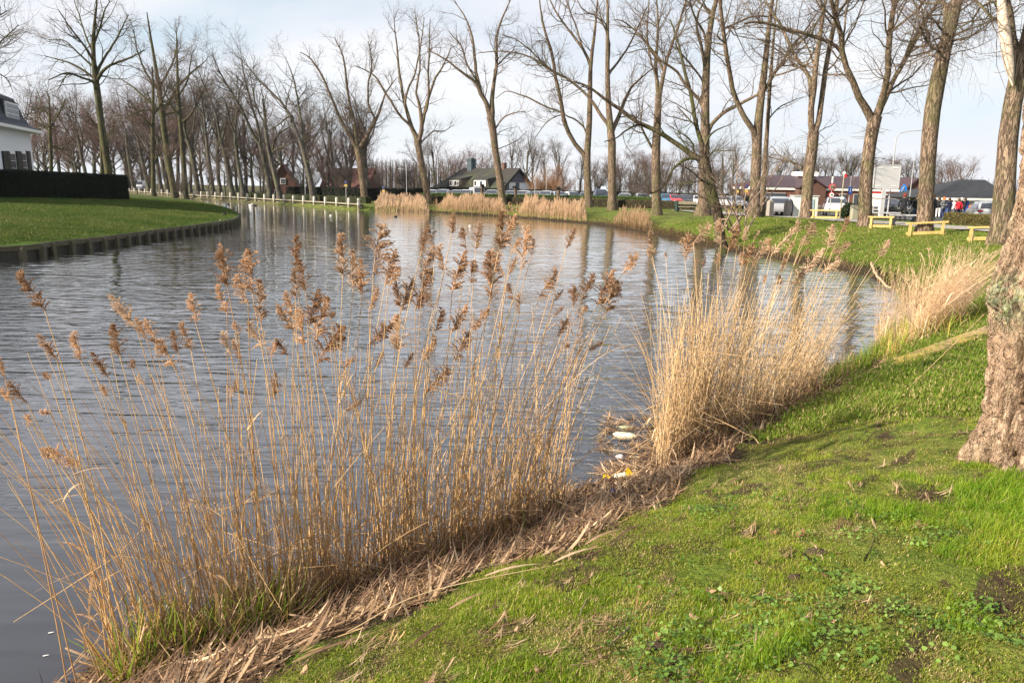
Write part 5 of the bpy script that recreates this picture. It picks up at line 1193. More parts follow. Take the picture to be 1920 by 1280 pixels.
def pillar(x, D, h, label):
    X, Y, Zg = at(x, D); r_ = root('concrete_pillar', (X, Y, Zg), label, 'pillar', None, R(20)); MB().box((0, 0, h / 2 - .1), (.34, .34, h + .1), bev=.02).build('shaft', M_conc, r_); MB().add([(-.17, -.17, h - .05), (.17, -.17, h - .05), (.17, .17, h - .05), (-.17, .17, h - .05), (0, .05, h + .12)], [(0, 1, 4), (1, 2, 4), (2, 3, 4), (3, 0, 4)]).build('cap', M_conc, r_)
pillar(1443, 51, 1.05, 'left concrete pillar with pointed top before the silver hatchback'); pillar(1476, 50.5, 1.05, 'right concrete pillar with pointed top, next to the grey shed'); pillar(1533, 56, .9, 'short grey stone bollard behind the first yellow barrier')
X, Y, Zg = at(1509, 56); r_ = root('utility_shed', (X, Y, Zg), 'small pale grey utility shed partly hidden by the two-stemmed tree', 'shed', None, R(-8))
MB().box((0, .6, .75), (1.7, 1.2, 1.6), bev=.02).build('body', flat('pale_green_grey', (.50, .54, .50), .6), r_); MB().box((0, .6, 1.58), (1.85, 1.35, .08)).build('roof', M_grey, r_); MB().box((.3, -.02, .7), (.6, .05, 1.3)).build('door', flat('blue_grey', (.22, .30, .34), .5), r_)
X, Y, Zg = at(1269, 69); r_ = root('litter_bin', (X, Y, Zg), 'dark green litter bin beside the path behind the third reedy bank', 'bin')
MB().lathe([(.22, 0), (.25, .7), (.27, .72), (.27, .8), (.2, .86)], n=10).build('body', flat('bin_green', (.015, .03, .025), .5), r_); MB().lathe([(.18, .86), (.1, .93)], n=10).build('lid', flat('bin_lid', (.01, .015, .015), .5), r_)
X, Y, Zg = at(1289, 68); r_ = root('picnic_bench', (X, Y, Zg), 'weathered wooden bench next to the dark litter bin', 'bench')
MB().box((0, 0, .45), (1.6, .4, .06)).build('seat', M_wood_pale, r_); MB().box((0, .25, .8), (1.6, .05, .25)).build('backrest', M_wood_pale, r_)
for s in (-1, 1): MB().box((s * .6, .05, .2), (.1, .35, .5)).build('leg', M_wood_old, r_)
def pollard(x, D, h, sd, label):
    X, Y, Zg = at(x, D); r_ = root('pollard_tree', (X, Y, Zg), label, 'tree', None); rs = np.random.RandomState(sd)
    P = np.array([[[0, 0, -.2], [.05, 0, h * .5], [.1 * rs.randn(), 0, h]]]); v, q = tubes(P, np.array([[.2, .17, .19]]), 8); link('trunk', mesh_np('trunk', v, q, [M_bark], True), r_)
    P2 = np.zeros((7, 3, 3)); P2[:, 0] = P[0, 2]; d = rs.normal(size=(7, 3)); d[:, 2] = abs(d[:, 2]) + .2; d /= np.linalg.norm(d, axis=1, keepdims=True); P2[:, 1] = P2[:, 0] + d * .18; P2[:, 2] = P2[:, 0] + d * .36
    v, q = tubes(P2, np.tile([.12, .13, .09], (7, 1)), 6); link('knob', mesh_np('knob', v, q, [M_bark_far], True), r_)
pollard(902, 90, 1.9, 1, 'stubby pollard between the thatched house and the second reed bed'); pollard(966, 88, 1.8, 2, 'stubby pollard below the white gable, leaning left'); pollard(1044, 86, 1.75, 3, 'stubby pollard right of the two lamp posts')
def lamp(x, ytop, D, arm, label, hd=.5, r=.06):
    X, Y, Zg = at(x, D); zt = float(UY(x, ytop, D)[2]) - Zg; r_ = root('street_lamp', (X, Y, Zg), label, 'street lamp')
    MB().bar((0, 0, -.1), (0, 0, zt), r, 8, r2=r * .6).build('pole', M_grey, r_)
    ax = arm / F * D; pts_ = [(0, 0, zt), (ax * .12, 0, zt + abs(ax) * .16), (ax * .4, 0, zt + abs(ax) * .24), (ax, 0, zt + abs(ax) * .28)]; mb_ = MB()
    for a, b in zip(pts_, pts_[1:]): mb_.bar(a, b, r * .5, 6)
    mb_.build('arm', M_grey, r_); s = 1 if ax > 0 else -1
    MB().box((ax + s * hd * .4, 0, zt + abs(ax) * .28), (hd, .22, .12), bev=.04).build('lamp_head', M_grey, r_)
lamp(1664, 258, 62, 48, 'tall street lamp with long curved arm, above the grey billboard', .9, .07); lamp(1702, 300, 78, 20, 'smaller street lamp half hidden by the thick leaning trunk', .6, .05)
lamp(763, 320, 98, -10, 'thin lamp post at the left reed bed, arm to the left', .4, .05); lamp(1002, 316, 90, -8, 'thin pale lamp post just right of the white gable', .4, .045); lamp(1023, 300, 104, -6, 'second thin lamp post, a little right of the first by the orange shrub', .4, .045)
lamp(574, 318, 108, 6, 'thin leaning lamp post behind the quay hedge', .3, .045)
# signs
M_red = flat('sign_red', (.45, .02, .03), .5); M_signw = flat('sign_white', (.70, .68, .66), .5, var=.02); M_signtan = flat('sign_back_tan', (.30, .22, .18), .6); M_signblue = flat('sign_blue', (.02, .10, .42), .5); M_signyel = flat('sign_yellow', (.45, .33, .09), .5); M_blackp = flat('black_paint', (.012, .012, .012), .5)
def disc(r_, z, rad, rim, face, nm='sign_plate', x=0):
    o = MB().lathe([(rad, -.02), (rad, .02)], (x, -.07, z), 20, axis='y').build(nm, rim, r_); MB().lathe([(rad * .76, -.012), (rad * .76, .012)], (x, -.10, z), 20, axis='y').build('face', face, o); return o
def pole(name, x, ytop, D, label, mat=None, r=.04):
    X, Y, Zg = at(x, D); zt = float(UY(x, ytop, D)[2]) - Zg; r_ = root(name, (X, Y, Zg), label, 'traffic sign'); MB().bar((0, 0, -.1), (0, 0, zt), r, 8).build('pole', mat or M_grey, r_); return r_, Zg, zt
def zrel(x, y, D, Zg): return float(UY(x, y, D)[2]) - Zg
r_, Zg, zt = pole('traffic_sign', 1555, 331, 58, 'pole with a red-ringed speed sign above a red-ringed no-motor-vehicles sign')
disc(r_, zrel(1555, 351, 58, Zg), .27, M_red, M_signtan); z = zrel(1555, 365.5, 58, Zg); disc(r_, z, .22, M_red, M_signw); MB().box((0, -.12, z - .02), (.18, .01, .05), bev=.0).box((0, -.12, z + .03), (.1, .01, .05)).build('car_symbol', M_blackp, r_)
z1_ = zrel(1555, 351, 58, Zg)   # digits 3 and 0
MB().box((-.09, -.118, z1_ + .09), (.09, .01, .03)).box((-.09, -.118, z1_), (.09, .01, .03)).box((-.09, -.118, z1_ - .09), (.09, .01, .03)).box((-.055, -.118, z1_), (.03, .012, .2)).box((.05, -.118, z1_), (.03, .01, .2)).box((.13, -.118, z1_), (.03, .01, .2)).box((.09, -.119, z1_ + .09), (.09, .01, .03)).box((.09, -.119, z1_ - .09), (.09, .01, .03)).build('numerals', M_blackp, r_)
for i, yy in enumerate((333, 337.5, 341)): MB().lathe([(.075, -.05), (.075, .05)], (0, 0, zrel(1555, yy, 58, Zg)), 8).build('white_band', M_signw, r_)
r_, Zg, zt = pole('level_crossing_mast', 1575.5, 327, 54, 'tall tan mast with a white and red lantern on top, behind the first yellow barrier', M_wood_pale, .05)
MB().lathe([(.1, 0), (.12, .12), (.05, .2)], (0, 0, zt), 8).build('lantern', M_signw, r_); MB().box((.1, -.05, zt - .1), (.14, .06, .22)).build('red_flag', M_red, r_); MB().lathe([(.1, -.1), (.1, .1)], (0, -.07, zrel(1575, 371.5, 54, Zg)), 10, axis='y').build('white_disc', M_signw, r_)
r_, Zg, zt = pole('blue_traffic_sign', 1589, 330, 66, 'grey post with a square blue sign before the shop'); z = zrel(1589, 357.5, 66, Zg)
MB().box((0, -.07, z), (.34, .03, .62), bev=.01).build('sign_plate', M_signblue, r_); MB().box((0, -.095, z + .02), (.05, .02, .34)).box((.03, -.097, z + .14), (.13, .02, .05)).build('white_symbol', M_signw, r_)
for x, D, lb in ((650, 94, 'post with a round dark sign over a small yellow plate, near the quay'), (720, 92, 'post with a yellow plate at the left edge of the first reed bed'), (1395, 64, 'post with a round blue sign over a yellow plate left of the twin-trunk tree'), (1378, 68, 'further post with a round blue sign over a yellow plate')):
    yt = {650: 340, 720: 350, 1395: 347, 1378: 348}[x]; r_, Zg, zt = pole('round_traffic_sign', x, yt, D, lb, r=.035)
    disc(r_, zt - .1, .22, flat('dull_red', (.20, .04, .05), .5) if x > 1300 else M_blackp, flat('dull_blue', (.05, .06, .16), .5)); MB().box((0, -.07, zt - .50), (.34, .03, .26)).build('yellow_plate', M_signyel, r_)
# billboard seen from behind
DB = 60.0; xa, xb = float(UY(1639, 330, DB)[0]), float(UY(1686.5, 330, DB)[0]); zt_, zb_ = float(UY(1662, 309, DB)[2]), float(UY(1662, 354, DB)[2]); X, Y, Zg = (xa + xb) / 2, DB, gz((xa + xb) / 2, DB)
r_ = root('billboard', (X, Y, Zg), 'large grey billboard seen from behind on a thick post', 'billboard'); W_ = xb - xa
M_bb = flat('billboard_grey', (.42, .43, .44), .6, var=.03)
MB().box((0, 0, (zt_ + zb_) / 2 - Zg), (W_, .12, zt_ - zb_), bev=.01).build('panel', M_bb, r_)
for s in (-1, 1): MB().box((s * W_ / 2, 0, (zt_ + zb_) / 2 - Zg), (.06, .18, zt_ - zb_ + .06)).build('frame', M_grey, r_)
for z in (zt_, zb_): MB().box((0, 0, z - Zg), (W_ + .06, .18, .06)).build('frame', M_grey, r_)
for sx in (-.3, .3):
    for z in (zt_ - .22, zb_ + .22): MB().box((sx * W_, -.075, z - Zg), (.42, .02, .07)).build('white_strip', M_signw, r_)
MB().box((-.12, .02, (zb_ - Zg) / 2 - .1), (.32, .26, zb_ - Zg + .2), bev=.02).build('post', M_bb, r_)
# blue letter A
D_a = 88; X, Y, Zg = at(1689, D_a); z0_, z1_ = zrel(1689, 361.5, D_a, Zg), zrel(1689, 346, D_a, Zg); r_ = root('letter_sign', (X, Y, Zg), 'free-standing blue letter A sign beside the billboard', 'sign')
h_ = z1_ - z0_; mb_ = MB()
mb_.prof([(-.52, z0_), (-.24, z0_), (.06, z1_ - .18), (.1, z1_), (-.06, z1_)], -.08, .08); mb_.prof([(.04, z1_), (.04, z1_ - .25), (.3, z0_), (.54, z0_), (.14, z1_)][::-1], -.081, .081); mb_.box((.0, 0, z0_ + h_ * .26), (.45, .14, h_ * .16)); mb_.build('letter', flat('letter_blue', (.02, .20, .62), .4), r_)
MB().prof([(-.40, z0_ + .05), (-.30, z0_ + .05), (0, z1_ - .3), (-.03, z1_ - .18)], -.10, -.09).build('pale_stripe', M_signw, r_); MB().bar((.0, .2, 0), (.0, .2, z0_ + .3), .05).build('post', M_grey, r_)
# orange post box on a white post
X, Y, Zg = at(1823, 60); r_ = root('post_box', (X, Y, Zg), 'rounded orange-red box on a white post beside the shelter', 'post box'); z = zrel(1823, 389, 60, Zg)
MB().lathe([(.08, 0), (.08, z - .1)], n=8).build('post', M_signw, r_); MB().lathe([(.12, z - .18), (.3, z - .08), (.33, z + .05), (.25, z + .17), (.1, z + .2)], n=12).build('box', flat('orange_red', (.55, .10, .03), .4), r_)
X, Y, Zg = at(1604, 50); r_ = root('green_cabinet', (X, Y, Zg), 'low mossy grey cabinet left of the large Y-forked tree', 'cabinet'); MB().box((0, 0, .45), (.55, .45, .95), bev=.02).build('body', flat('moss_grey', (.26, .25, .19), .8), r_); MB().box((0, 0, .95), (.6, .5, .05)).build('lid', M_conc, r_)
X, Y, Zg = at(1634, 58); r_ = root('notice_board', (X, Y, Zg), 'white notice board with a red top edge behind the large Y-forked tree', 'sign'); z = zrel(1644, 375, 58, Zg)
MB().box((.1, 0, z), (.9, .08, 1.0)).build('board', M_signw, r_); MB().box((.1, 0, z + .55), (.95, .1, .12)).build('red_edge', M_red, r_); MB().box((.1, 0, (z - .5) / 2), (.08, .06, z - .4)).build('post', M_grey, r_)
# yellow bicycle
X, Y, Zg = at(1381, 60); r_ = root('yellow_bicycle', (X, Y, Zg), 'yellow bicycle parked by the sign posts behind the leaning willow', 'bicycle', None, R(25)); M_by = flat('bicycle_yellow', (.60, .42, .06), .5)
for s in (-.5, .5):
    mb_ = MB()
    for k in range(14): a, b = 2 * math.pi * k / 14, 2 * math.pi * (k + 1) / 14; mb_.bar((s + .31 * math.cos(a), 0, .33 + .31 * math.sin(a)), (s + .31 * math.cos(b), 0, .33 + .31 * math.sin(b)), .02, 4)
    mb_.build('wheel', M_by if s < 0 else M_tyre, r_)
MB().bar((-.5, 0, .33), (-.1, 0, .3), .025).bar((-.5, 0, .33), (-.2, 0, .8), .025).bar((-.1, 0, .3), (-.25, 0, .92), .025).bar((-.1, 0, .3), (.38, 0, .85), .03).bar((-.2, 0, .8), (.38, 0, .85), .03).bar((.5, 0, .33), (.35, 0, .98), .025).build('frame', M_by, r_)
MB().bar((.35, -.25, .98), (.35, .25, 1.0), .02).build('handlebar', M_blackp, r_); MB().box((-.27, 0, .94), (.24, .12, .06), bev=.02).build('saddle', M_blackp, r_)

# ------------------------------------------------------------------ people
SKIN = flat('skin', (.48, .30, .22), .6, var=.03)
def person(px_, D, h, jacket, trousers, hair, label, pose='stand', rz=0.0, hat=None, bag=None, feet_y=None):
    X, Y, Zg = at(px_, D); s = h / 1.75; r_ = root('person', (X, Y, Zg + .05), label, 'person', None, rz); r_.scale = (s, s, s)
    st = .22 if pose == 'walk' else .03
    J = {'pel': (0, 0, .95, .15), 'bel': (0, 0, 1.10, .145), 'che': (0, -.02, 1.32, .165), 'nec': (0, -.01, 1.48, .065), 'he1': (0, -.02, 1.58, .085), 'he2': (0, -.01, 1.68, .085),
         'hl': (.1, 0, .88, .10), 'kl': (.11, -st * .7, .50, .07), 'al': (.11, -st + (.0), .09, .045), 'tl': (.12, -st - .15, .04, .035),
         'hr': (-.1, 0, .88, .10), 'kr': (-.11, st * .3, .50, .07), 'ar': (-.11, st + .05, .11, .045), 'tr': (-.12, st - .08, .04, .035),
         'sl': (.2, 0, 1.40, .075), 'el': (.29, .03, 1.13, .055), 'wl': (.29, -.06, .88, .038), 'fl': (.28, -.10, .79, .04),
         'sr': (-.2, 0, 1.40, .075), 'er': (-.29, .05, 1.13, .055), 'wr': (-.28, -.02, .88, .038), 'fr': (-.27, -.04, .79, .04)}
    if pose == 'fold': J['wl'] = (.08, -.24, 1.15, .04); J['fl'] = (0, -.25, 1.17, .04); J['wr'] = (-.08, -.24, 1.12, .04); J['fr'] = (0, -.26, 1.12, .04)
    E = [('pel', 'bel'), ('bel', 'che'), ('che', 'nec'), ('nec', 'he1'), ('he1', 'he2'), ('pel', 'hl'), ('hl', 'kl'), ('kl', 'al'), ('al', 'tl'), ('pel', 'hr'), ('hr', 'kr'), ('kr', 'ar'), ('ar', 'tr'), ('che', 'sl'), ('sl', 'el'), ('el', 'wl'), ('wl', 'fl'), ('che', 'sr'), ('sr', 'er'), ('er', 'wr'), ('wr', 'fr')]
    ks = list(J); me = bpy.data.meshes.new('body'); me.from_pydata([J[k][:3] for k in ks], [(ks.index(a), ks.index(b)) for a, b in E], [])
    o = bpy.data.objects.new('tmp', me); COL.objects.link(o); sk = o.modifiers.new('s', 'SKIN'); sk.use_smooth_shade = True
    for k, v in zip(ks, me.skin_vertices[0].data): v.radius = (J[k][3] * (1.15 if k in ('che', 'bel', 'pel') else 1), J[k][3] * (.8 if k in ('che', 'bel', 'pel') else 1)); v.use_root = (k == 'pel')
    sb = o.modifiers.new('u', 'SUBSURF'); sb.levels = 1; dg = bpy.context.evaluated_depsgraph_get(); ev = bpy.data.meshes.new_from_object(o.evaluated_get(dg)); bpy.data.objects.remove(o)
    ev.name = 'body'; ev.materials.clear()
    for c in (trousers, jacket, SKIN, M_blackp): ev.materials.append(c)
    for p in ev.polygons:
        z = p.center.z; hand = z < .86 and abs(p.center.x) > .215
        p.material_index = 3 if z < .13 else 2 if (z > 1.50 or hand or (pose == 'fold' and p.center.y < -.2 and abs(p.center.x) < .05)) else 1 if (z > .86 or abs(p.center.x) > .2) else 0
        p.use_smooth = True
    link('body', ev, r_)
    MB().lathe([(.03, 1.50), (.105, 1.56), (.112, 1.66), (.09, 1.745), (.03, 1.775)], (0, .015, .0), 10).build('hat' if hat else 'hair', hat or hair, r_, smooth=True)
    MB().lathe([(.02, 0), (.012, -.03)], (0, -.105, 1.60), 6, axis='y').build('nose', SKIN, r_)
    if bag:
        bo = MB().box((0, 0, -.18), (.34, .14, .32), bev=.05).build('bag', bag, None, (X + .3 * s, Y - .1, Zg + .05 + .78 * s)); tag(bo, 'bright red carrier bag held by the second walker', 'bag'); bo.name = 'carrier_bag'; bo.scale = (s, s, s)
    return r_
cl = lambda n_, c: flat(n_, c, .85, var=.06)
blk = cl('black_cloth', (.012, .013, .016)); nav = cl('navy_cloth', (.02, .03, .07)); grc = cl('grey_cloth', (.12, .13, .14)); whc = cl('white_cloth', (.7, .7, .72)); rdc = cl('red_cloth', (.5, .02, .03)); jean = cl('denim', (.05, .08, .16)); olv = cl('dark_green_cloth', (.02, .035, .03))
hb = cl('brown_hair', (.06, .03, .015)); hrd = cl('red_brown_hair', (.16, .03, .02)); hw = cl('white_hair', (.55, .53, .5)); orh = cl('orange_cap', (.6, .14, .04))
person(1693, 50, 1.85, blk, blk, hrd, 'person in bulky black coat and black trousers walking past the grey bench', 'walk', R(160))
person(1718, 50.5, 1.82, blk, jean, hb, 'person in black jacket and jeans with red bag, half hidden by the leaning trunk', 'walk', R(170), bag=rdc)
person(1749, 58, 1.85, blk, blk, hb, 'person in black emerging right of the thick leaning trunk', 'stand', R(30)); person(1758.5, 64, 1.75, blk, whc, hb, 'person in black jacket and white trousers at the shelter', 'stand', R(150))
person(1767.5, 62, 1.75, grc, nav, hb, 'person in grey jacket and orange cap under the shelter', 'fold', R(20), hat=orh); person(1777.5, 66, 1.75, nav, jean, hb, 'person in navy jacket beside a blue post of the shelter', 'stand', R(200))
person(1786.5, 67, 1.7, whc, grc, hw, 'person in white coat left of the red jacket', 'stand', R(100)); person(1795.5, 63, 1.72, rdc, nav, hb, 'person in bright red jacket seen from behind under the shelter', 'stand', R(180))
person(1800.5, 66, 1.82, blk, blk, hw, 'white-haired person in dark coat between the red jacket and the black coat', 'fold', R(0)); person(1806.5, 62, 1.75, blk, jean, hb, 'person in black coat and jeans right of the red jacket', 'stand', R(240))
# ------------------------------------------------------------------ birds
def bird(x, y, s, col, label, name, D=None, z=0.0, rz=0.0, neck=.16, bill=None):
    p = U(x, y, z) if D is None else UY(x, y, D); r_ = root(name, (p[0], p[1], z), label, 'bird', None, rz); r_.scale = (s, s, s)
    b = MB().lathe([(.02, -.24), (.08, -.17), (.125, -.05), (.12, .07), (.07, .17), (.03, .21)], (0, 0, .08), 10, axis='x').build('body', col, r_, smooth=True)
    MB().bar((.15, 0, .1), (.2, 0, .1 + neck), .04, 8, r2=.028).lathe([(.02, -.05), (.045, -.02), (.045, .03), (.02, .06)], (.22, 0, .12 + neck), 8, axis='x').build('head', col, r_, smooth=True)
    MB().bar((.27, 0, .12 + neck), (.33, 0, .11 + neck), .014, 6, r2=.006).build('bill', bill or M_signyel, r_)
M_bw = flat('white_feathers', (.8, .8, .78), .7); M_bb_ = flat('black_feathers', (.01, .01, .012), .6)
bird(470, 386, 1.0, M_bw, 'white duck swimming before the left part of the quay', 'white_duck'); bird(478.5, 386, .9, M_bb_, 'black coot swimming right beside the white duck', 'coot', rz=3.1, neck=.08)
bird(620, 404.7, .5, M_bw, 'lone white gull on the water in mid channel', 'gull', neck=.06); bird(742, 407, .65, M_bb_, 'dark coot on the water before the first reed bed', 'coot', neck=.07)
bird(881, 424, .35, M_bw, 'small white gull on the water behind the reed plumes', 'gull', neck=.05); bird(428, 383.5, .9, M_bb_, 'coot swimming close to the quay left of the white duck', 'coot', neck=.07)
for x, y, col, nm, lb in ((407, 421, M_bw, 'gull', 'small white gull standing on the turf edge of the island'), (420, 404, M_bb_, 'coot', 'black coot sitting on the grass at the island point')):
    p = onland([x], [y])[0]; r_ = bird(x, y, .8, col, lb, nm, D=p[1], z=p[2] + .02)

# ------------------------------------------------------------------ shrubs
def shrub(x, D, h, wd, n, mat, label, sd, stems=14):
    X, Y, Zg = at(x, D); return bush('shrub', (X, Y, Zg - .1), h, wd, n, mat, label, sd, fl=.012 if D > 80 else .006, stems=stems)
shrub(1041, 118, 5.2, 3.6, 520, M_twig_orange, 'wide orange-brown leafless shrub right of the white gable', 901, 30)
shrub(1010, 124, 4.2, 2.6, 260, M_twig_orange, 'smaller orange-brown shrub close to the white gable', 902, 20)
shrub(862, 121, 3.4, 2.2, 160, M_twig, 'grey twiggy shrub against the front of the thatched roof', 903)
shrub(1215, 96, 3.8, 3.0, 260, M_twig, 'dark twiggy shrub behind the parked cars, left of the willow', 904, 20)
X, Y, Zg = at(1591, 54); r_ = root('evergreen_shrub', (X, Y, Zg), 'dark evergreen shrub right of the white car behind the first barrier', 'bush'); rs_e = np.random.RandomState(12)
Ce = rs_e.normal(size=(2200, 3)); Ce /= np.linalg.norm(Ce, axis=1, keepdims=True); Ce *= rs_e.uniform(.55, 1, (2200, 1)) * (1 + .25 * fbm(Ce[:, 0] * 2, Ce[:, 1] * 2, Ce[:, 2] * 2, 2, 5))[:, None]; Ce = Ce * [.62, .6, .62] + [0, 0, .62]
leafs(Ce, .07, leafy('evergreen_leaf', (.012, .022, .008), (.035, .055, .018), .2), r_, rs_e); MB().bar((0, 0, -.1), (0, 0, .7), .05, 6).build('trunk', M_bark_far, r_)
# ------------------------------------------------------------------ big fissured trunk on the right
M_fis = None
def fissured():
    m, t, b = _new('deep_fissured_bark'); b.inputs['Roughness'].default_value = .9; b.inputs['Specular IOR Level'].default_value = .12
    f = noise(t, 16, 6, .65, mul=(1, 1, .45)); c = ramp(t, f, [(.28, (.125, .078, .052)), (.48, (.33, .225, .155)), (.72, (.52, .39, .285))])
    at_ = N(t, 'ShaderNodeAttribute', attribute_name='lichen')
    lf = N(t, 'ShaderNodeMath', operation='MULTIPLY'); t.links.new(at_.outputs['Fac'], lf.inputs[0]); t.links.new(ramp(t, noise(t, 14, 5, .65), [(.40, (0, 0, 0)), (.56, (1, 1, 1))]), lf.inputs[1])
    lich = ramp(t, noise(t, 30, 3), [(.35, (.16, .19, .07)), (.6, (.36, .38, .27))]); c = mixc_(t, lf.outputs[0], c, lich)
    t.links.new(c, b.inputs['Base Color'])
    def ridge(sc_, mul_, wd_):
        n_ = noise(t, sc_, 3, .6, mul=mul_, dist=.5); q1 = N(t, 'ShaderNodeMath', operation='SUBTRACT'); t.links.new(n_, q1.inputs[0]); q1.inputs[1].default_value = .5
        q2 = N(t, 'ShaderNodeMath', operation='ABSOLUTE'); t.links.new(q1.outputs[0], q2.inputs[0]); e_ = N(t, 'ShaderNodeMapRange'); e_.inputs[2].default_value = wd_; t.links.new(q2.outputs[0], e_.inputs[0]); return e_.outputs[0]
    p_ = bump(t, b, ridge(9, (1, 1, .38), .06), 1.0, .030); p_ = bump(t, b, ridge(24, (1, 1, .5), .07), 1.0, .010, p_)
    hh = N(t, 'ShaderNodeMath', operation='ADD'); t.links.new(f, hh.inputs[0]); t.links.new(noise(t, 90, 4, .7), hh.inputs[1]); bump(t, b, hh.outputs[0], .9, .014, p_); return m
FB = onland([1850], [892])[0]
YF = FB[1] + .30
rowpx = [(1960, 940, 1772), (1958, 892, 1794), (1962, 850, 1812), (1968, 800, 1832), (1975, 740, 1838), (1982, 680, 1843), (1990, 620, 1850), (1996, 560, 1852), (2004, 500, 1866), (2016, 440, 1888), (2030, 380, 1900), (2044, 300, 1910), (2060, 200, 1916), (2080, 60, 1926), (2100, -120, 1945), (2130, -420, 1985)]
cen = []; rad = []
for cx_, y, le in rowpx:
    c_ = UY(cx_, y, YF); l_ = UY(le, y, YF); cen.append(c_); rad.append(float(np.linalg.norm(c_ - l_)) * math.cos(math.atan2(c_[0], c_[1])) )
cen = np.array(cen); rad = np.array(rad); o_ = np.argsort(cen[:, 2]); cen, rad = cen[o_], rad[o_]
NS, NT = 380, 340
zs = np.concatenate([np.linspace(cen[0, 2], 3.4, 330), np.linspace(3.42, cen[-1, 2], NS - 330)])
CX = np.interp(zs, cen[:, 2], cen[:, 0]); CY = np.interp(zs, cen[:, 2], cen[:, 1]); RZ = np.interp(zs, cen[:, 2], rad)
ta = np.linspace(0, 2 * np.pi, NT, endpoint=False); ta = ta - .45 * np.sin(ta - 3.75); ZS, TA = np.meshgrid(zs, ta, indexing='ij'); R0 = RZ[:, None] * np.ones_like(TA)
gb = FB[2]
core = .30; hz_ = np.maximum(ZS - gb, 0)
flare = np.exp(-hz_ / .32)
R0 = R0 * (1 - .0 * flare) * (1 + flare * .12 * np.sin(TA * 5 + 1.0) * (np.cos(TA - np.pi) * .3 + .7))
u_, v_ = np.cos(TA) * 2.6, np.sin(TA) * 2.6; tw = ZS * .9
wx = fbm(u_ * 1.2, v_ * 1.2, ZS * 2.0, 3, 60) * .55
n1 = 1 - np.abs(fbm(u_ * 1.9 + wx * 1.6, v_ * 1.9 + wx * 1.6, ZS * 3.4 + wx * 1.5, 2, 61)) * 4.2          # wide anastomosing ridges
n2 = 1 - np.abs(vn(u_ * 4.6 + wx * 3, v_ * 4.6, ZS * 9 + wx * 2, 62)) * 3.0
n3 = fbm(u_ * 14, v_ * 14, ZS * 9, 3, 63); n4 = fbm(u_ * 40, v_ * 40, ZS * 30, 2, 64)
disp = -.030 * sm(-.2, .6, n1) - .085 * sm(.50, .90, n1) - .035 * sm(.60, .92, n2) + .022 * n3 + .010 * n4 + .03 * fbm(u_ * .8, v_ * .8, ZS * .8, 2, 65)
zb = float(UY(1850, 560, YF)[2]); tb = np.pi * 1.02         # burl on the left
bl = np.exp(-(((ZS - zb) / .17) ** 2 + ((np.angle(np.exp(1j * (TA - tb)))) / .48) ** 2))
disp += bl * (.05 + .035 * np.abs(fbm(u_ * 9, v_ * 9, ZS * 8, 3, 66)) * 2)
RR_ = R0 + .012 + disp
# the outline never leaves the flare: extra root toes
V = np.stack([CX[:, None] + RR_ * np.cos(TA), CY[:, None] + RR_ * np.sin(TA) * .92, ZS], -1).reshape(-1, 3)
idx = np.arange(NS * NT).reshape(NS, NT); a = idx[:-1]; b = idx[1:]; Qd = np.stack([a, np.roll(a, -1, 1), np.roll(b, -1, 1), b], -1).reshape(-1, 4)
fr_ = root('fissured_tree', tuple(FB), 'huge tan trunk with deeply fissured bark and lichened burl, nearest the camera', 'tree')
me = mesh_np('trunk', V - FB, Qd, [fissured()], True)
li = np.clip(bl * 1.4 + .28 * sm(.1, .5, fbm(u_, v_, ZS * 1.4, 3, 67)) * (np.cos(TA - np.pi) > -.2) + flare * .15, 0, 1)
me.attributes.new('lichen', 'FLOAT', 'POINT').data.foreach_set('value', li.ravel().astype(np.float32))
link('trunk', me, fr_)
rs = np.random.RandomState(91); top = np.array([CX[-1], CY[-1], zs[-1]])
LP = []; LRr = []
for k in range(6):
    d = np.array([.5 + rs.uniform(-.5, .9), rs.uniform(-.6, .7), 1.3]); d /= np.linalg.norm(d); p = [top - [0, 0, .3]]
    for j in range(9): d = d + rs.normal(size=3) * .1; d[2] += .03; d /= np.linalg.norm(d); p.append(p[-1] + d * 1.3)
    LP.append(p); LRr.append(np.linspace(.2, .03, 10))
LP = np.array(LP); LRr = np.array(LRr); A1, R1 = grow(rs, LP, LRr, 60, 1.5, 4, K=7, rfloor=.007); A2, R2 = grow(rs, A1, R1, 400, .6, 1.6, K=5, rfloor=.005); A3, R3 = grow(rs, A2, R2, 1200, .3, .8, K=4, rfloor=.004)
v, q = join([tubes(LP, LRr, 8), tubes(A1, R1, 5), tubes(A2, R2, 3), tubes(A3, R3, 3)]); link('crown', mesh_np('crown', v - FB, q, [M_bark], True), fr_)

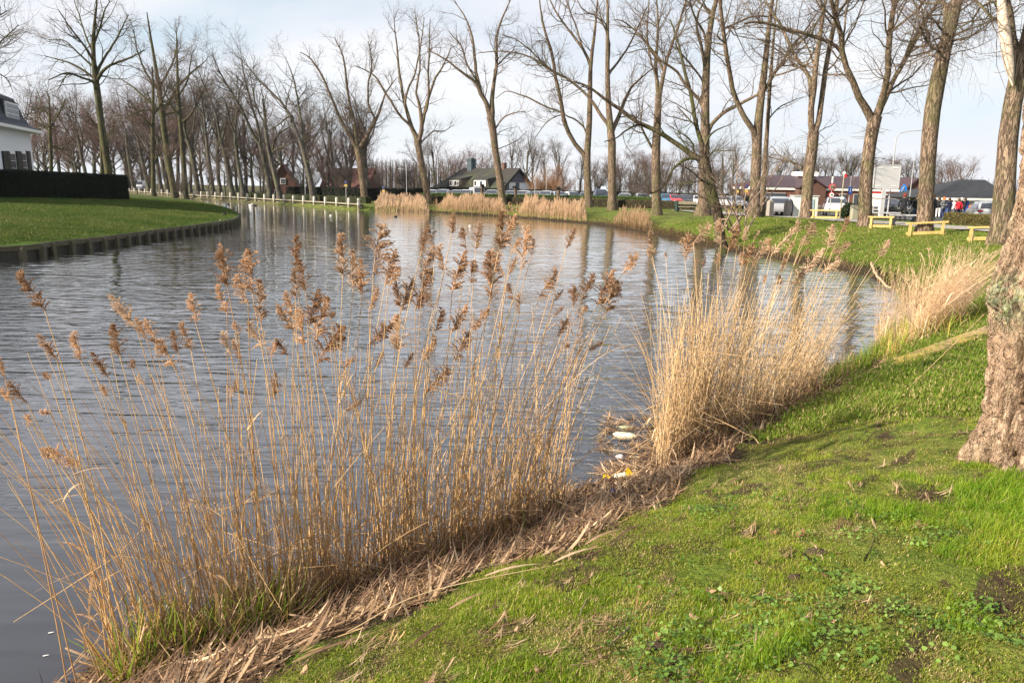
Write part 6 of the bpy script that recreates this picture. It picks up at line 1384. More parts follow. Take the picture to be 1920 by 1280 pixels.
# ------------------------------------------------------------------ reeds
def reedmat(name, c1, c2, tr=.25, sc=3): return leafy(name, c1, c2, tr, .55, sc)
M_stem = reedmat('reed_stem', (0.40, 0.235, 0.105), (0.62, 0.42, 0.20), .15, 6)
M_stem_pale = reedmat('pale_reed_stem', (0.52, 0.36, 0.19), (0.74, 0.56, 0.34), .2, 6)
M_plume = reedmat('plume_brown', (0.34, 0.20, 0.115), (0.66, 0.455, 0.295), .42, 9)
M_plume_pale = reedmat('plume_pale', (0.42, 0.28, 0.185), (0.70, 0.53, 0.38), .4, 7)
M_dry = reedmat('dry_leaf', (0.34, 0.21, 0.11), (0.62, 0.46, 0.28), .3, 8)
M_far = reedmat('far_reed', (0.34, 0.22, 0.12), (0.56, 0.41, 0.25), .25, 1.2)
def plume(seed, wid=.30, n=58, droop=.55):
    """a drooping one-sided panicle, axis along +z from 0 to 1"""
    rs = np.random.RandomState(seed); Vs = []; Qs = []; o = 0
    t = np.sort(rs.uniform(0.0, .97, n)); L = (.11 + .78 * wid * np.sin(np.pi * np.clip(t * .85 + .12, 0, 1)) * rs.uniform(.55, 1.1, n)) * (1.05 - .45 * t)
    az = rs.normal(0, .75, n) + np.where(rs.rand(n) < .16, 3.1, 0)
    K = 6; S = np.zeros((n, 3)); S[:, 2] = t; S[:, 0] = .05 * t ** 2
    e0 = rs.uniform(.25, .5, n)
    C = np.zeros((n, K, 3)); C[:, 0] = S
    D = np.stack([np.cos(az) * np.sin(e0), np.sin(az) * np.sin(e0), np.cos(e0)], 1)
    for k in range(1, K):
        D = D + np.stack([np.cos(az) * .10, np.sin(az) * .10, np.full(n, -.05 - droop * .28 * k / K)], 1) + rs.normal(size=(n, 3)) * .05; D /= np.linalg.norm(D, axis=1, keepdims=True); C[:, k] = C[:, k - 1] + D * (L / (K - 1))[:, None]
    parts = [tubes(C, np.linspace(.006, .003, K)[None] * np.ones((n, 1)), 3)]
    ax = np.zeros((1, 8, 3)); ax[0, :, 2] = np.linspace(-.02, .97, 8); ax[0, :, 0] = .05 * ax[0, :, 2] ** 2; parts.append(tubes(ax, np.linspace(.012, .004, 8)[None], 4))
    # spikelets hang along every branchlet
    m_ = n * 34; i = rs.randint(0, n, m_); u = rs.uniform(.15, 1, m_) * (K - 1.001); i0 = u.astype(int); f = (u - i0)[:, None]
    P = C[i, i0] * (1 - f) + C[i, i0 + 1] * f; T = C[i, i0 + 1] - C[i, i0]; T /= np.linalg.norm(T, axis=1, keepdims=True) + 1e-9
    T = T + rs.normal(size=(m_, 3)) * .35; T /= np.linalg.norm(T, axis=1, keepdims=True); W = np.cross(T, rs.normal(size=(m_, 3))); W /= np.linalg.norm(W, axis=1, keepdims=True)
    l_ = rs.uniform(.030, .060, (m_, 1)); w_ = l_ * .21
    Vq = np.stack([P - W * w_ * .3, P + T * l_ * .45 + W * w_, P + T * l_, P + T * l_ * .4 - W * w_], 1).reshape(-1, 3); Qq = np.arange(4 * m_).reshape(m_, 4)
    parts.append((Vq, Qq)); return join(parts)
PL = []
for i in range(9):
    v, q = plume(300 + i, *( (.30, 62, .55), (.36, 60, .9), (.22, 56, .3), (.30, 70, .6), (.26, 60, .45), (.40, 58, 1.1), (.20, 50, .2), (.33, 64, .7), (.28, 62, .5))[i])
    PL.append((mesh_np('plume', v, q, [M_plume]), mesh_np('plume', v, q, [M_plume_pale])))
rr2 = np.random.RandomState(44)
def stem_path(b, t, side=0.0, K=9):
    """gently bowed line from base to tip"""
    u = np.linspace(0, 1, K)[:, None]; d = t - b; h = np.linalg.norm(d)
    lean = np.array([d[0], d[1], 0.0]); c = b + d * u
    c = c + lean[None] * (u ** 1.7 - u) * .9 + np.array([rr2.normal() * .02, rr2.normal() * .02, 0])[None] * h * np.sin(np.pi * u)
    return c
def dry_leaf(p, az, L, el, droop, wd=.011, K=6):
    C = [np.array(p, float)]; D = np.array([math.cos(az) * math.cos(el), math.sin(az) * math.cos(el), math.sin(el)])
    for k in range(1, K): D = D + np.array([0, 0, -droop / K]); D /= np.linalg.norm(D); C.append(C[-1] + D * L / (K - 1))
    C = np.array(C); s = np.cross(D, [0, 0, 1]); s /= np.linalg.norm(s) + 1e-9; w_ = wd * np.array([.5, 1, 1, .8, .5, .05])[:, None]
    V = np.stack([C - s * w_, C + s * w_], 1).reshape(-1, 3); Qd = np.array([(2 * k, 2 * k + 1, 2 * k + 3, 2 * k + 2) for k in range(K - 1)]); return V, Qd
def H_(x, y): return (x / 3.048, 480 + y / 3.048)
def K_(x, y): return (380 + x / 3.048, 380 + y / 3.048)
def L_(x, y): return (900 + x / 4.268, 400 + y / 4.268)
def M_(x, y): return (1150 + x / 2.462, 380 + y / 2.462)
heads = []
def addh(fn, l, pale=0.0):
    for a, b, c, d in l: heads.append((fn(a, b), fn(c, d), pale))
addh(H_, [(130, 90, 255, 310), (235, 445, 325, 590), (430, 435, 465, 605), (255, 660, 285, 700), (0, 580, 30, 700), (0, 740, 65, 830), (60, 715, 155, 840), (665, 395, 685, 570), (540, 545, 620, 695), (650, 215, 780, 410), (790, 350, 840, 480), (845, 355, 890, 500), (920, 470, 1005, 640), (1000, 430, 1018, 550), (1050, 380, 1092, 540), (1105, 220, 1120, 390), (590, 730, 615, 800), (280, 1085, 470, 1195), (250, 1095, 335, 1190), (745, 590, 755, 640), (235, 880, 290, 900), (150, 905, 155, 970), (790, 680, 820, 735)])
addh(K_, [(125, 240, 140, 480), (100, 470, 140, 640), (215, 410, 260, 580), (290, 275, 285, 530), (300, 450, 335, 690), (190, 680, 210, 760), (130, 740, 165, 880), (185, 790, 215, 900), (280, 680, 345, 840), (400, 800, 390, 880), (435, 975, 410, 1130), (180, 1020, 155, 1110), (440, 570, 520, 730), (525, 185, 530, 370), (570, 330, 590, 510), (540, 380, 530, 550), (490, 500, 515, 650), (640, 490, 610, 700), (685, 540, 650, 780), (570, 610, 580, 830), (430, 770, 485, 870), (740, 620, 730, 650), (770, 700, 650, 920), (810, 190, 800, 430), (840, 280, 860, 495), (925, 325, 910, 530), (1000, 130, 975, 420), (1080, 270, 1040, 480), (1110, 380, 1060, 480), (985, 480, 950, 620), (1185, 430, 1130, 630), (1115, 440, 1130, 600), (1130, 650, 1120, 850), (1070, 680, 945, 810), (865, 870, 805, 940), (1020, 850, 985, 940), (1190, 860, 1150, 940), (1265, 150, 1250, 280), (1300, 135, 1330, 270), (1300, 240, 1260, 420), (1280, 380, 1215, 610), (1360, 240, 1380, 400), (1290, 510, 1320, 600), (1420, 60, 1425, 180), (1500, 145, 1505, 270), (1570, 110, 1560, 270), (1480, 270, 1425, 510), (1535, 330, 1530, 470), (1490, 580, 1420, 740), (1360, 600, 1330, 740), (1320, 760, 1250, 910), (1500, 740, 1440, 900), (1390, 940, 1270, 1080), (900, 1120, 810, 1190), (1620, 600, 1530, 730), (1660, 290, 1650, 560), (1660, 270, 1730, 420), (1770, 70, 1690, 270), (1730, 60, 1700, 260), (1800, 200, 1760, 290), (1840, 145, 1820, 390), (1780, 310, 1750, 410), (1885, 210, 1880, 300), (1760, 460, 1775, 560), (1820, 520, 1810, 640), (1700, 680, 1725, 730)])
addh(L_, [(745, 115, 690, 280), (590, 430, 585, 560), (555, 505, 470, 680), (655, 605, 590, 700), (665, 740, 590, 810), (885, 485, 810, 700), (735, 580, 745, 750), (845, 730, 790, 820), (1040, 440, 940, 740), (1060, 540, 1010, 800), (1125, 540, 1080, 650), (1245, 315, 1135, 490), (690, 840, 610, 990), (970, 1020, 860, 1090), (710, 1040, 670, 1070)], .25)
nleft = len(heads)
addh(M_, [(180, 135, 180, 250), (160, 215, 172, 250), (245, 230, 243, 260), (340, 145, 330, 270), (435, 95, 370, 185), (500, 75, 495, 200), (560, 100, 530, 220), (620, 115, 605, 180), (670, 130, 650, 170), (640, 180, 590, 290), (700, 165, 670, 260), (730, 165, 720, 230), (825, 120, 730, 240), (860, 80, 850, 140), (915, 90, 870, 200), (880, 150, 860, 200), (830, 170, 790, 240), (1000, 105, 990, 210), (1080, 60, 1050, 140), (1085, 180, 1010, 230), (905, 215, 870, 240), (960, 210, 870, 330), (790, 260, 770, 320), (380, 255, 372, 300), (420, 250, 410, 300), (480, 235, 478, 290), (600, 230, 590, 300), (660, 230, 640, 300), (560, 170, 570, 210), (760, 330, 750, 380), (700, 330, 690, 380), (370, 580, 310, 610), (1040, 250, 960, 330), (870, 300, 820, 380), (780, 350, 770, 400), (1265, 170, 1225, 250)], .8)
def shore_y(x): return float(np.interp(x, [60, 230, 380, 560, 700, 850, 1000, 1080, 1150, 1235, 1330, 1420, 1500, 1590, 1655], [1420, 1290, 1240, 1180, 1120, 1062, 1000, 960, 925, 890, 850, 800, 760, 712, 672]))
def base_for(tx, right=False):
    if right: bx = float(np.interp(tx, [1180, 1300, 1400, 1500, 1600, 1680], [1275, 1300, 1345, 1400, 1460, 1545])) + rr2.normal() * 16
    else: bx = float(np.interp(tx, [0, 50, 200, 400, 550, 700, 900, 1100, 1190], [170, 235, 340, 470, 600, 680, 835, 960, 1005])) + rr2.normal() * 16
    by = shore_y(bx) - rr2.uniform(2, 48) * (.6 if right else 1); z = -0.02
    return U(bx, by, z), bx
zonesL = [(100, 'far left of near clump'), (180, 'leaning over open water left'), (300, 'left fringe of near clump'), (470, 'left shoulder of near clump'), (560, 'dense left of near clump'), (660, 'left middle of near clump'), (760, 'middle of near clump'), (860, 'right of near clump middle'), (960, 'right half of near clump'), (1060, 'right end of near clump'), (1300, 'outermost right of near clump')]
zonesR = [(1260, 'apart left of dense clump'), (1330, 'left side of dense clump'), (1420, 'middle of dense clump'), (1500, 'right middle of dense clump'), (1700, 'right side of dense clump')]
def where(x, z):
    for a, s in z:
        if x < a: return s
    return z[-1][1]
TV = []
for i, (tp, bt, pale) in enumerate(heads):
    right = i >= nleft; base, bx = base_for(tp[0], right)
    if not right and tp[1] > 650: base = base + np.array([0, -.02, 0])
    Yt = base[1] + rr2.uniform(-.25, .35); p1 = UY(bt[0], bt[1], Yt); p2 = UY(tp[0], tp[1], Yt + rr2.uniform(-.04, .04))
    C = stem_path(base, p1)
    hl_ = np.linalg.norm(p2 - p1); d = (p2 - p1) / hl_; hl_ = max(hl_, .05)
    ipale = rr2.rand() < max(pale, .16)
    ht = 'tall' if tp[1] < 520 else 'mid-height' if tp[1] < 640 else 'short'
    dr = 'upright' if abs(d[0]) < .22 else 'left-leaning' if d[0] < 0 else 'right-leaning'
    sz = 'large' if hl_ > .26 else 'small'
    r_ = root('reed', tuple(base), '%s reed, %s %s %s plume, %s' % (ht, sz, dr, 'pale' if ipale else 'brown', where(tp[0], zonesR if right else zonesL)), 'reed', 'plumed reeds of the pale dense clump' if right else 'plumed reeds of the near clump')
    v, q = tubes(C[None], np.linspace(.0041, .0022, 9)[None], 5); link('stem', mesh_np('stem', v - base, q, [M_stem_pale if right and rr2.rand() < .7 else M_stem], True), r_)
    dm = PL[rr2.randint(0, 9)][1 if ipale else 0]; o = link('plume', dm, r_, tuple(p1 - base))
    # leaning plumes droop downwards on the leeward side, upright ones to any side
    X = np.array([d[0] + (.0 if abs(d[0]) > .15 else rr2.choice([-1, 1]) * .5) * 1, 0, -.2 if abs(d[0]) > .15 else 0]) if abs(d[0]) > .05 else np.array([rr2.choice([-1, 1]), rr2.normal() * .5, 0])
    X = X + np.array([.25, 0, 0]) if right else X
    X = X - d * X.dot(d); X /= np.linalg.norm(X) + 1e-9; Yv = np.cross(d, X); s = hl_ * 1.02; sw = max(s, .10) * rr2.uniform(1.05, 1.4) * (.8 if s > .33 else 1)
    mt = Matrix(((X[0] * sw, Yv[0] * sw, d[0] * s, (p1 - base)[0]), (X[1] * sw, Yv[1] * sw, d[1] * s, (p1 - base)[1]), (X[2] * sw, Yv[2] * sw, d[2] * s, (p1 - base)[2]), (0, 0, 0, 1))); o.matrix_local = mt
    if rr2.rand() < .45:
        k = rr2.randint(3, 8); v, q = dry_leaf(C[k] - base, rr2.uniform(-2.2, 2.2) if not right else rr2.normal() * .5, rr2.uniform(.15, .4), rr2.uniform(-.1, .9), rr2.uniform(.2, 2.2), .008); link('leaf', mesh_np('leaf', v, q, [M_dry]), r_)
nplume = len(heads)
# stems without plumes: the largest as single reeds, the rest as growth
CLC = [235, 300, 345, 420, 465, 520, 575, 600, 640, 690, 735, 760, 800, 850, 875, 905, 940, 965, 1000, 1030]
def bare_stem(right, n, seed):
    rs = np.random.RandomState(seed); Cs = []; Rr = []; info = []
    for _ in range(n):
        if right:
            bx = rs.uniform(1235, 1530) if rs.rand() < .8 else rs.normal(1300, 25); by = shore_y(bx) - rs.uniform(-4, 42); b_ = U(bx, by, -.03)
            h = rs.uniform(.7, 1.95) if rs.rand() < .75 else rs.uniform(.3, .8); lx = rs.normal(.11, .15) + (bx - 1370) / 800.0; ly = rs.normal(0, .15)
        else:
            bx = float(np.clip(CLC[rs.randint(len(CLC))] + rs.normal() * 20, 195, 1065)) if rs.rand() < .8 else rs.uniform(300, 1060); by = shore_y(bx) - rs.uniform(0, 46); b_ = U(bx, by, -.03)
            h = rs.uniform(.7, 1.9) if rs.rand() < .62 else rs.uniform(.3, .9); lx = rs.normal(0, .10) + float(np.interp(bx, [200, 400, 700, 1050], [-.42, -.14, .02, .14])); ly = rs.normal(0, .12)
        if rs.rand() < .06: lx += rs.choice([-1, 1]) * rs.uniform(.3, .9); h *= .8
        t_ = b_ + np.array([lx * h, ly * h, h]); C = stem_path(b_, t_)
        if rs.rand() < .10:                     # snapped stems
            k = rs.randint(4, 8); dd = np.array([rs.choice([-1, 1]) * rs.uniform(.3, 1), rs.normal() * .4, rs.uniform(-1, .1)]); dd /= np.linalg.norm(dd); st_ = h / 9
            for j in range(k, 9): C[j] = C[k - 1] + dd * st_ * (j - k + 1)
        Cs.append(C); Rr.append(np.linspace(rs.uniform(.0029, .0042), .0016, 9)); info.append((bx, h, lx))
    return np.array(Cs), np.array(Rr), info
Cl, Rl, Il = bare_stem(False, 720, 401); Cr, Rrr, Ir = bare_stem(True, 1050, 402)
def singles(C, Rr, info, n, right, M):
    order = np.argsort([-i[1] for i in info]); take = order[:n]
    for k in take:
        b_ = C[k][0]; lx = info[k][2]; lean = 'upright' if abs(lx) < .12 else 'left-leaning' if lx < 0 else 'right-leaning'
        # where its tip shows
        wh_ = where(info[k][0] + lx * 300, zonesR if right else zonesL)
        v, q = tubes(C[k][None], Rr[k][None], 4); link('bare_reed', mesh_np('bare_reed', v - b_, q, [M], True), None, tuple(b_), '%s plumeless reed, %s' % (lean, wh_), 'reed', 'plumeless stems of the pale dense clump' if right else 'plumeless stems of the near clump')
    return order[n:]
rest_l = singles(Cl, Rl, Il, 90, False, M_stem); rest_r = singles(Cr, Rrr, Ir, 300 - 90 - nplume if nplume < 200 else 20, True, M_stem_pale)
v, q = tubes(Cl[rest_l], Rl[rest_l], 4); link('reed_growth', mesh_np('reed_growth', v, q, [M_stem], True), kind='stuff', label='shorter tan reed stems filling the near clump')
v, q = tubes(Cr[rest_r], Rrr[rest_r], 4); link('reed_growth', mesh_np('reed_growth', v, q, [M_stem_pale], True), kind='stuff', label='pale reed stems filling the dense right clump')
def leafcloud(C, n, seed, mat, label, Lr=(.12, .42), name='reed_leaves', kmax=7, azm=0.0, wd=.009):
    rs = np.random.RandomState(seed); parts = []
    for _ in range(n):
        i = rs.randint(len(C)); k = int(rs.randint(1, kmax)); parts.append(dry_leaf(C[i][k], azm + rs.normal() * 1.6, rs.uniform(*Lr), rs.uniform(-.6, 1.1), rs.uniform(.1, 2.8), wd * rs.uniform(.4, 1.0)))
    v, q = join(parts); link(name, mesh_np(name, v, q, [mat]), kind='stuff', label=label)
leafcloud(Cl, 420, 403, M_dry, 'dry curled leaves hanging on the near reeds', kmax=5)
leafcloud(Cr, 900, 404, reedmat('pale_dry_leaf', (0.45, 0.31, 0.18), (0.75, 0.58, 0.38), .3, 8), 'pale dry leaves on the dense right clump', Lr=(.12, .35), azm=0)

# --- the bent pinkish clump near the right corner of the water
def clump(name, n, seed, xr, yfun, hr_, lean, M, label, plume_n=0, K=8, r=.003, leaves=0, zbase=None, plm=None, ph=.2):
    rs = np.random.RandomState(seed); C = []
    bx = rs.uniform(xr[0], xr[1], n); by = np.array([yfun(x) for x in bx]) + rs.uniform(-1, 1, n) * (yfun.__defaults__[0] if yfun.__defaults__ else 6)
    B = U(bx, by, 0.0); gzv = np.maximum(terrain(B[:, 0], B[:, 1]), 0); B[:, 2] = np.minimum(gzv, .6) - .02
    h = rs.uniform(hr_[0], hr_[1], n); lx = rs.normal(lean[0], lean[1], n); ly = rs.normal(lean[2] if len(lean) > 2 else 0, lean[1] * .8, n)
    u = np.linspace(0, 1, K)[None, :, None]; T = np.stack([lx * h, ly * h, h * (1 - .12 * np.abs(lx))], 1)
    C = B[:, None, :] + T[:, None, :] * u; C[:, :, :2] += T[:, None, :2] * (u ** 1.8 - u) * .9
    Rr = np.linspace(1, .5, K)[None] * r * np.ones((n, 1)); parts = [tubes(C, Rr, 3)]; mi = [0] * (n * (K - 1) * 3)
    for _ in range(leaves):
        i = rs.randint(n); k = int(rs.randint(2, K)); pp = dry_leaf(C[i][k], rs.normal() * 1.0, rs.uniform(.15, .4), rs.uniform(-.5, .8), rs.uniform(.1, 2), r * 2.2); parts.append(pp); mi += [0] * len(pp[1])
    pv = PL
    for _ in range(plume_n):
        i = rs.randint(n); d = C[i][-1] - C[i][-2]; d /= np.linalg.norm(d); s = rs.uniform(.7, 1.2) * ph
        v, q = plume(int(rs.randint(1e6)), .34, 11, .8); X = np.array([1, rs.normal() * .4, 0.]); X -= d * X.dot(d); X /= np.linalg.norm(X); Yv = np.cross(d, X)
        v = (v[:, :1] * X + v[:, 1:2] * Yv + v[:, 2:] * d) * s + C[i][-1]; parts.append((v, q)); mi += [1] * len(q)
    v, q = join(parts); link(name, mesh_np(name, v, q, [M, plm or M_plume_pale], False, mi), kind='stuff', label=label); return C
M_pink = reedmat('pinkish_reed', (0.48, 0.31, 0.17), (0.80, 0.60, 0.40), .3, 7)
clump('reed_clump', 520, 501, (1700, 1800), lambda x, j=14: 652 - (x - 1700) * .28, (.7, 1.7), (.32, .24, .05), M_pink, 'bent pinkish reed clump near the right corner of the water', 60, leaves=700, r=.0040, ph=.26)
clump('reed_clump', 160, 502, (1640, 1720), lambda x, j=10: 640 - (x - 1640) * 1.0, (.4, 1.1), (.1, .3), M_pink, 'thin straggling reeds over the water left of the bent clump', 14, leaves=60, r=.003, ph=.22)
# fringe along the far bank
M_fringe = reedmat('bank_straw', (0.30, 0.19, 0.10), (0.50, 0.36, 0.20), .25, 1.5)
def farline(x): return float(np.interp(x, [700, 800, 900, 1000, 1100, 1160, 1230, 1300, 1360, 1450, 1540, 1600], [394, 398, 404, 411, 420, 428, 440, 455, 470, 484, 498, 510]))
FP = reedmat('far_plume', (0.46, 0.31, 0.19), (0.66, 0.49, 0.33), .3, 2.5)
M_fringe2 = reedmat('dull_bank_straw', (0.13, 0.085, 0.045), (0.34, 0.24, 0.13), .2, 2.5)
def farbed(x0, x1, n, seed, h, label, r=.013, dy=3.0, off=-2.5, M=None):
    rs = np.random.RandomState(seed); bx = rs.uniform(x0, x1, n); by = np.array([farline(x) for x in bx]) + off + rs.uniform(-dy, dy * .6, n); B = U(bx, by, 0.0); B[:, 2] = np.clip(terrain(B[:, 0], B[:, 1]), 0, .5) - .05
    edge = np.clip(np.minimum(bx - x0, x1 - bx) / 10, .35, 1); hh = h * rs.uniform(.45, 1.2, n) * (1 + .22 * vn(bx * .12, 0, 0, seed)) * edge; T = np.stack([rs.normal(.05, .09, n) * hh, rs.normal(0, .1, n) * hh, hh], 1); u = np.linspace(0, 1, 8)
    C = B[:, None] + T[:, None] * u[None, :, None]; C[:, -2:, 0] += hh[:, None] * .03; Rr = np.array([1, 1, .9, .8, .8, 2.3, 2.6, .4])[None] * r * rs.uniform(.6, 1.2, (n, 1))
    v, q = tubes(C, Rr, 3); mi = np.tile(np.repeat([0, 0, 0, 0, 1, 1, 1], 3), n); link('reed_bed', mesh_np('reed_bed', v, q, [M or M_far, M or FP], False, mi), kind='stuff', label=label)
farbed(703, 804, 1200, 511, 1.25, 'leftmost tan reed bed on the far bank, at the end of the quay', off=-1.0); farbed(822, 948, 1400, 512, 1.30, 'middle tan reed bed on the far bank below the pollards'); farbed(972, 1100, 1100, 513, 1.35, 'third tan reed bed on the far bank, thinning to the right')
farbed(804, 1000, 260, 514, .8, 'sparse low reeds between the far reed beds', off=-1.5); farbed(1150, 1222, 420, 515, 1.05, 'ragged tan reeds on the far bank left of the willow', r=.009)
farbed(1100, 1340, 900, 516, .38, 'short straw fringe along the foot of the far bank', r=.007, dy=2.0, off=-1.0, M=M_fringe2); farbed(1370, 1600, 420, 517, .20, 'short straw fringe under the right bank', r=.005, dy=2, off=-1.5, M=M_fringe2)

# ------------------------------------------------------------------ grass, weeds, dead litter
M_blade = leafy('grass_blade', (0.125, 0.215, 0.012), (0.27, 0.36, 0.025), .5, .5, .9, (0.46, 0.45, 0.08))
M_lush = leafy('lush_blade', (0.095, 0.205, 0.010), (0.19, 0.33, 0.018), .5, .5, .9, (0.36, 0.42, 0.05))
M_bladef = leafy('far_grass_blade', (0.095, 0.165, 0.014), (0.15, 0.235, 0.022), .45, .6, .4, (0.22, 0.24, 0.05))
M_strawb = leafy('straw_blade', (0.30, 0.23, 0.10), (0.52, 0.42, 0.22), .35, .6, 4)
M_moss = leafy('moss_blade', (0.10, 0.15, 0.012), (0.23, 0.29, 0.025), .4, .6, 1.5, (0.22, 0.17, 0.06))
M_clover = leafy('clover_leaf', (0.075, 0.15, 0.022), (0.18, 0.29, 0.06), .3, .45, 3)
M_dead = leafy('dead_reed_litter', (0.10, 0.060, 0.034), (0.29, 0.185, 0.105), .15, .75, 5)
M_deadp = leafy('pale_dead_litter', (0.34, 0.22, 0.13), (0.58, 0.42, 0.27), .15, .7, 5)
M_deadd = leafy('dead_litter_and_shadow', (0.055, 0.032, 0.02), (0.15, 0.085, 0.05), .1, .8, 5)
def tuft(seed, n, h, spread, lean=.5, wd=.0022, mat=None, straw=.06, name='tuft'):
    rs = np.random.RandomState(seed); K = 4; B = rs.normal(size=(n, 2)) * spread; az = rs.uniform(0, 6.283, n); ln = h * rs.uniform(.45, 1.15, n); l0 = np.abs(rs.normal(0, lean, n))
    V = np.zeros((n, K, 2, 3)); P = np.stack([B[:, 0], B[:, 1], np.full(n, -.01)], 1); wv_ = np.stack([-np.sin(az + rs.normal(size=n) * .6), np.cos(az), np.zeros(n)], 1)
    for k in range(K):
        w_ = wd * [1, .95, .65, .08][k]; V[:, k, 0] = P - wv_ * w_; V[:, k, 1] = P + wv_ * w_
        a = np.clip(l0 * (.5 + k * .5), 0, 1.9); P = P + np.stack([np.cos(az) * np.sin(a), np.sin(az) * np.sin(a), np.cos(a)], 1) * (ln / (K - 1))[:, None]
    V = V.reshape(-1, 3); idx = np.arange(n * K * 2).reshape(n, K, 2); Qd = np.stack([idx[:, :-1, 0], idx[:, :-1, 1], idx[:, 1:, 1], idx[:, 1:, 0]], -1).reshape(-1, 4); mi = np.repeat((rs.rand(n) < straw).astype(int), K - 1)
    return mesh_np(name, V, Qd, [mat or M_blade, M_strawb], True, mi)
def slope_rot(P, rs, tilt=.15):
    n = len(P); return np.stack([rs.normal(size=n) * tilt, rs.normal(size=n) * tilt, rs.uniform(0, 6.283, n)], 1)
def bank_points(n, rs, rmin, rmax, amin=-50, amax=50, pw=1.0):
    """points on land, denser close to the camera"""
    r = rmin * (rmax / rmin) ** (rs.rand(n) ** pw); a = np.radians(rs.uniform(amin, amax, n)); X, Y = r * np.sin(a), r * np.cos(a)
    h, d, isl, q = terrain(X, Y, True); return X, Y, h, d, isl, q
rg2 = np.random.RandomState(71)
short = [tuft(600 + i, 26, .034 + .006 * (i % 3), .028, .75, .0017) for i in range(6)]
longt = [tuft(620 + i, 46, .075 + .015 * (i % 3), .034, .75, .0017, M_lush, straw=.04) for i in range(5)]
X, Y, h, d, isl, q = bank_points(150000, rg2, 1.3, 13, -20, 52)
den = fbm(X * 1.9, Y * 1.9, 0, 3, 31); den2 = vn(X * .55, Y * .55, 0, 33)
ok = (d > .82 + .24 * (1 - sm(3.0, 4.4, Y)) - .25 * sm(6.4, 8.5, Y) + .25 * vn(X * 2.2, Y * 2.2, 0, 34)) & (~isl) & (h > .1) & (den > -.06 + .12 * (Y > 3.2)) & (rg2.rand(len(X)) < .75 + .4 * den2) & (rg2.rand(len(X)) > bare(X, Y) * .92)
P = np.stack([X, Y, h - .004], 1)[ok]; scl = rg2.uniform(.6, 1.25, ok.sum()) * (1 + .25 * den2[ok]); scatter('bank_grass', P, slope_rot(P, rg2), scl, short, 'short bright grass on the near bank')
turf_s = [tuft(660 + i, 34, .017, .030, .95, .0015, M_moss, straw=(.05, .15, .35, .6)[i % 4], name='turf') for i in range(8)]
ok3 = (d > .70 + .24 * (1 - sm(3.0, 4.4, Y)) - .25 * sm(6.4, 8.5, Y) + .22 * vn(X * 2.2, Y * 2.2, 0, 34)) & (~isl) & (h > .08) & (rg2.rand(len(X)) < .72) & (rg2.rand(len(X)) > bare(X, Y) * .85)
P3 = np.stack([X, Y, h - .002], 1)[ok3]; brown = fbm(X * 2.6, Y * 1.1, 0, 3, 35)[ok3]; ix = np.where(brown > .12, rg2.randint(2, 4, len(P3)) + 4 * rg2.randint(0, 2, len(P3)), rg2.randint(0, 2, len(P3)) + 4 * rg2.randint(0, 2, len(P3)))
scatter('turf', P3, slope_rot(P3, rg2), rg2.uniform(.6, 1.4, len(P3)), turf_s, 'very short mossy turf with brown thatch on the near bank', idxs=ix)
# lush longer grass: bottom right, round the trunk, and in patches
pk = vn(X * .8 + 3, Y * .8, 0, 41)
def pdist(pxx, pyy): p = onland([pxx], [pyy])[0]; return np.hypot(X - p[0], Y - p[1])
lush = np.maximum.reduce([np.exp(-(pdist(a_, b_) / s_) ** 2) for a_, b_, s_ in ((1780, 1080, .45), (1850, 1230, .45), (1500, 1260, .40), (1880, 930, .75), (1640, 960, .35), (1620, 870, .3), (1900, 1000, .4), (1680, 1190, .3))])
ok2 = ok & (d > 1.0) & ((rg2.rand(len(X)) < lush * .62) | ((pk > .42) & (rg2.rand(len(X)) < .12)))
P = np.stack([X, Y, h - .004], 1)[ok2]; scatter('long_grass', P, slope_rot(P, rg2, .2), rg2.uniform(.5, 1.1, ok2.sum()) * (.6 + .4 * lush[ok2]), longt, 'longer lush grass tufts on the near bank and round the foreground trunk')
X, Y, h, d, isl, q = bank_points(80000, rg2, 8, 50, 5, 46)
def pl_dist(X, Y, L): return np.minimum.reduce([np.hypot(X - (a_[0] + (b_[0] - a_[0]) * t_), Y - (a_[1] + (b_[1] - a_[1]) * t_)) for a_, b_ in zip(L, L[1:]) for t_ in np.linspace(0, 1, 12)])
ok = (d > .5) & (~isl) & (h > .15) & (q < .1) & (pl_dist(X, Y, PATHL) > 2.35) & (pl_dist(X, Y, ROADL) > 8.1); P = np.stack([X, Y, h - .01], 1)[ok]
far_t = [tuft(640 + i, 34, .038, .10, .8, .0038, M_bladef, straw=.07) for i in range(4)]
scatter('far_bank_grass', P, slope_rot(P, rg2), rg2.uniform(.7, 1.4, ok.sum()) * (1 + np.hypot(P[:, 0], P[:, 1]) / 50), far_t, 'mown grass of the right bank under the trees')
# island grass, with the slope's shade put into the blade colour
M_isl = leafy('shade_toned_island_blade', (0.040, 0.080, 0.010), (0.074, 0.125, 0.016), .35, .7, .4, (0.14, 0.145, 0.045))
ti = [tuft(650 + i, 30, .09, .16, .8, .007, M_isl, straw=.03) for i in range(3)]
th2 = rg2.uniform(-36, -16, 60000); r2_ = 24 * (90 / 24) ** rg2.rand(60000); X, Y = r2_ * np.sin(np.radians(th2)), r2_ * np.cos(np.radians(th2)); h, d, isl, q = terrain(X, Y, True); ok = isl & (d > .15)
P = np.stack([X, Y, h - .01], 1)[ok]; scatter('island_grass', P, slope_rot(P, rg2), rg2.uniform(.6, 1.3, ok.sum()), ti, 'short grass toned dark for shade on the island slope')
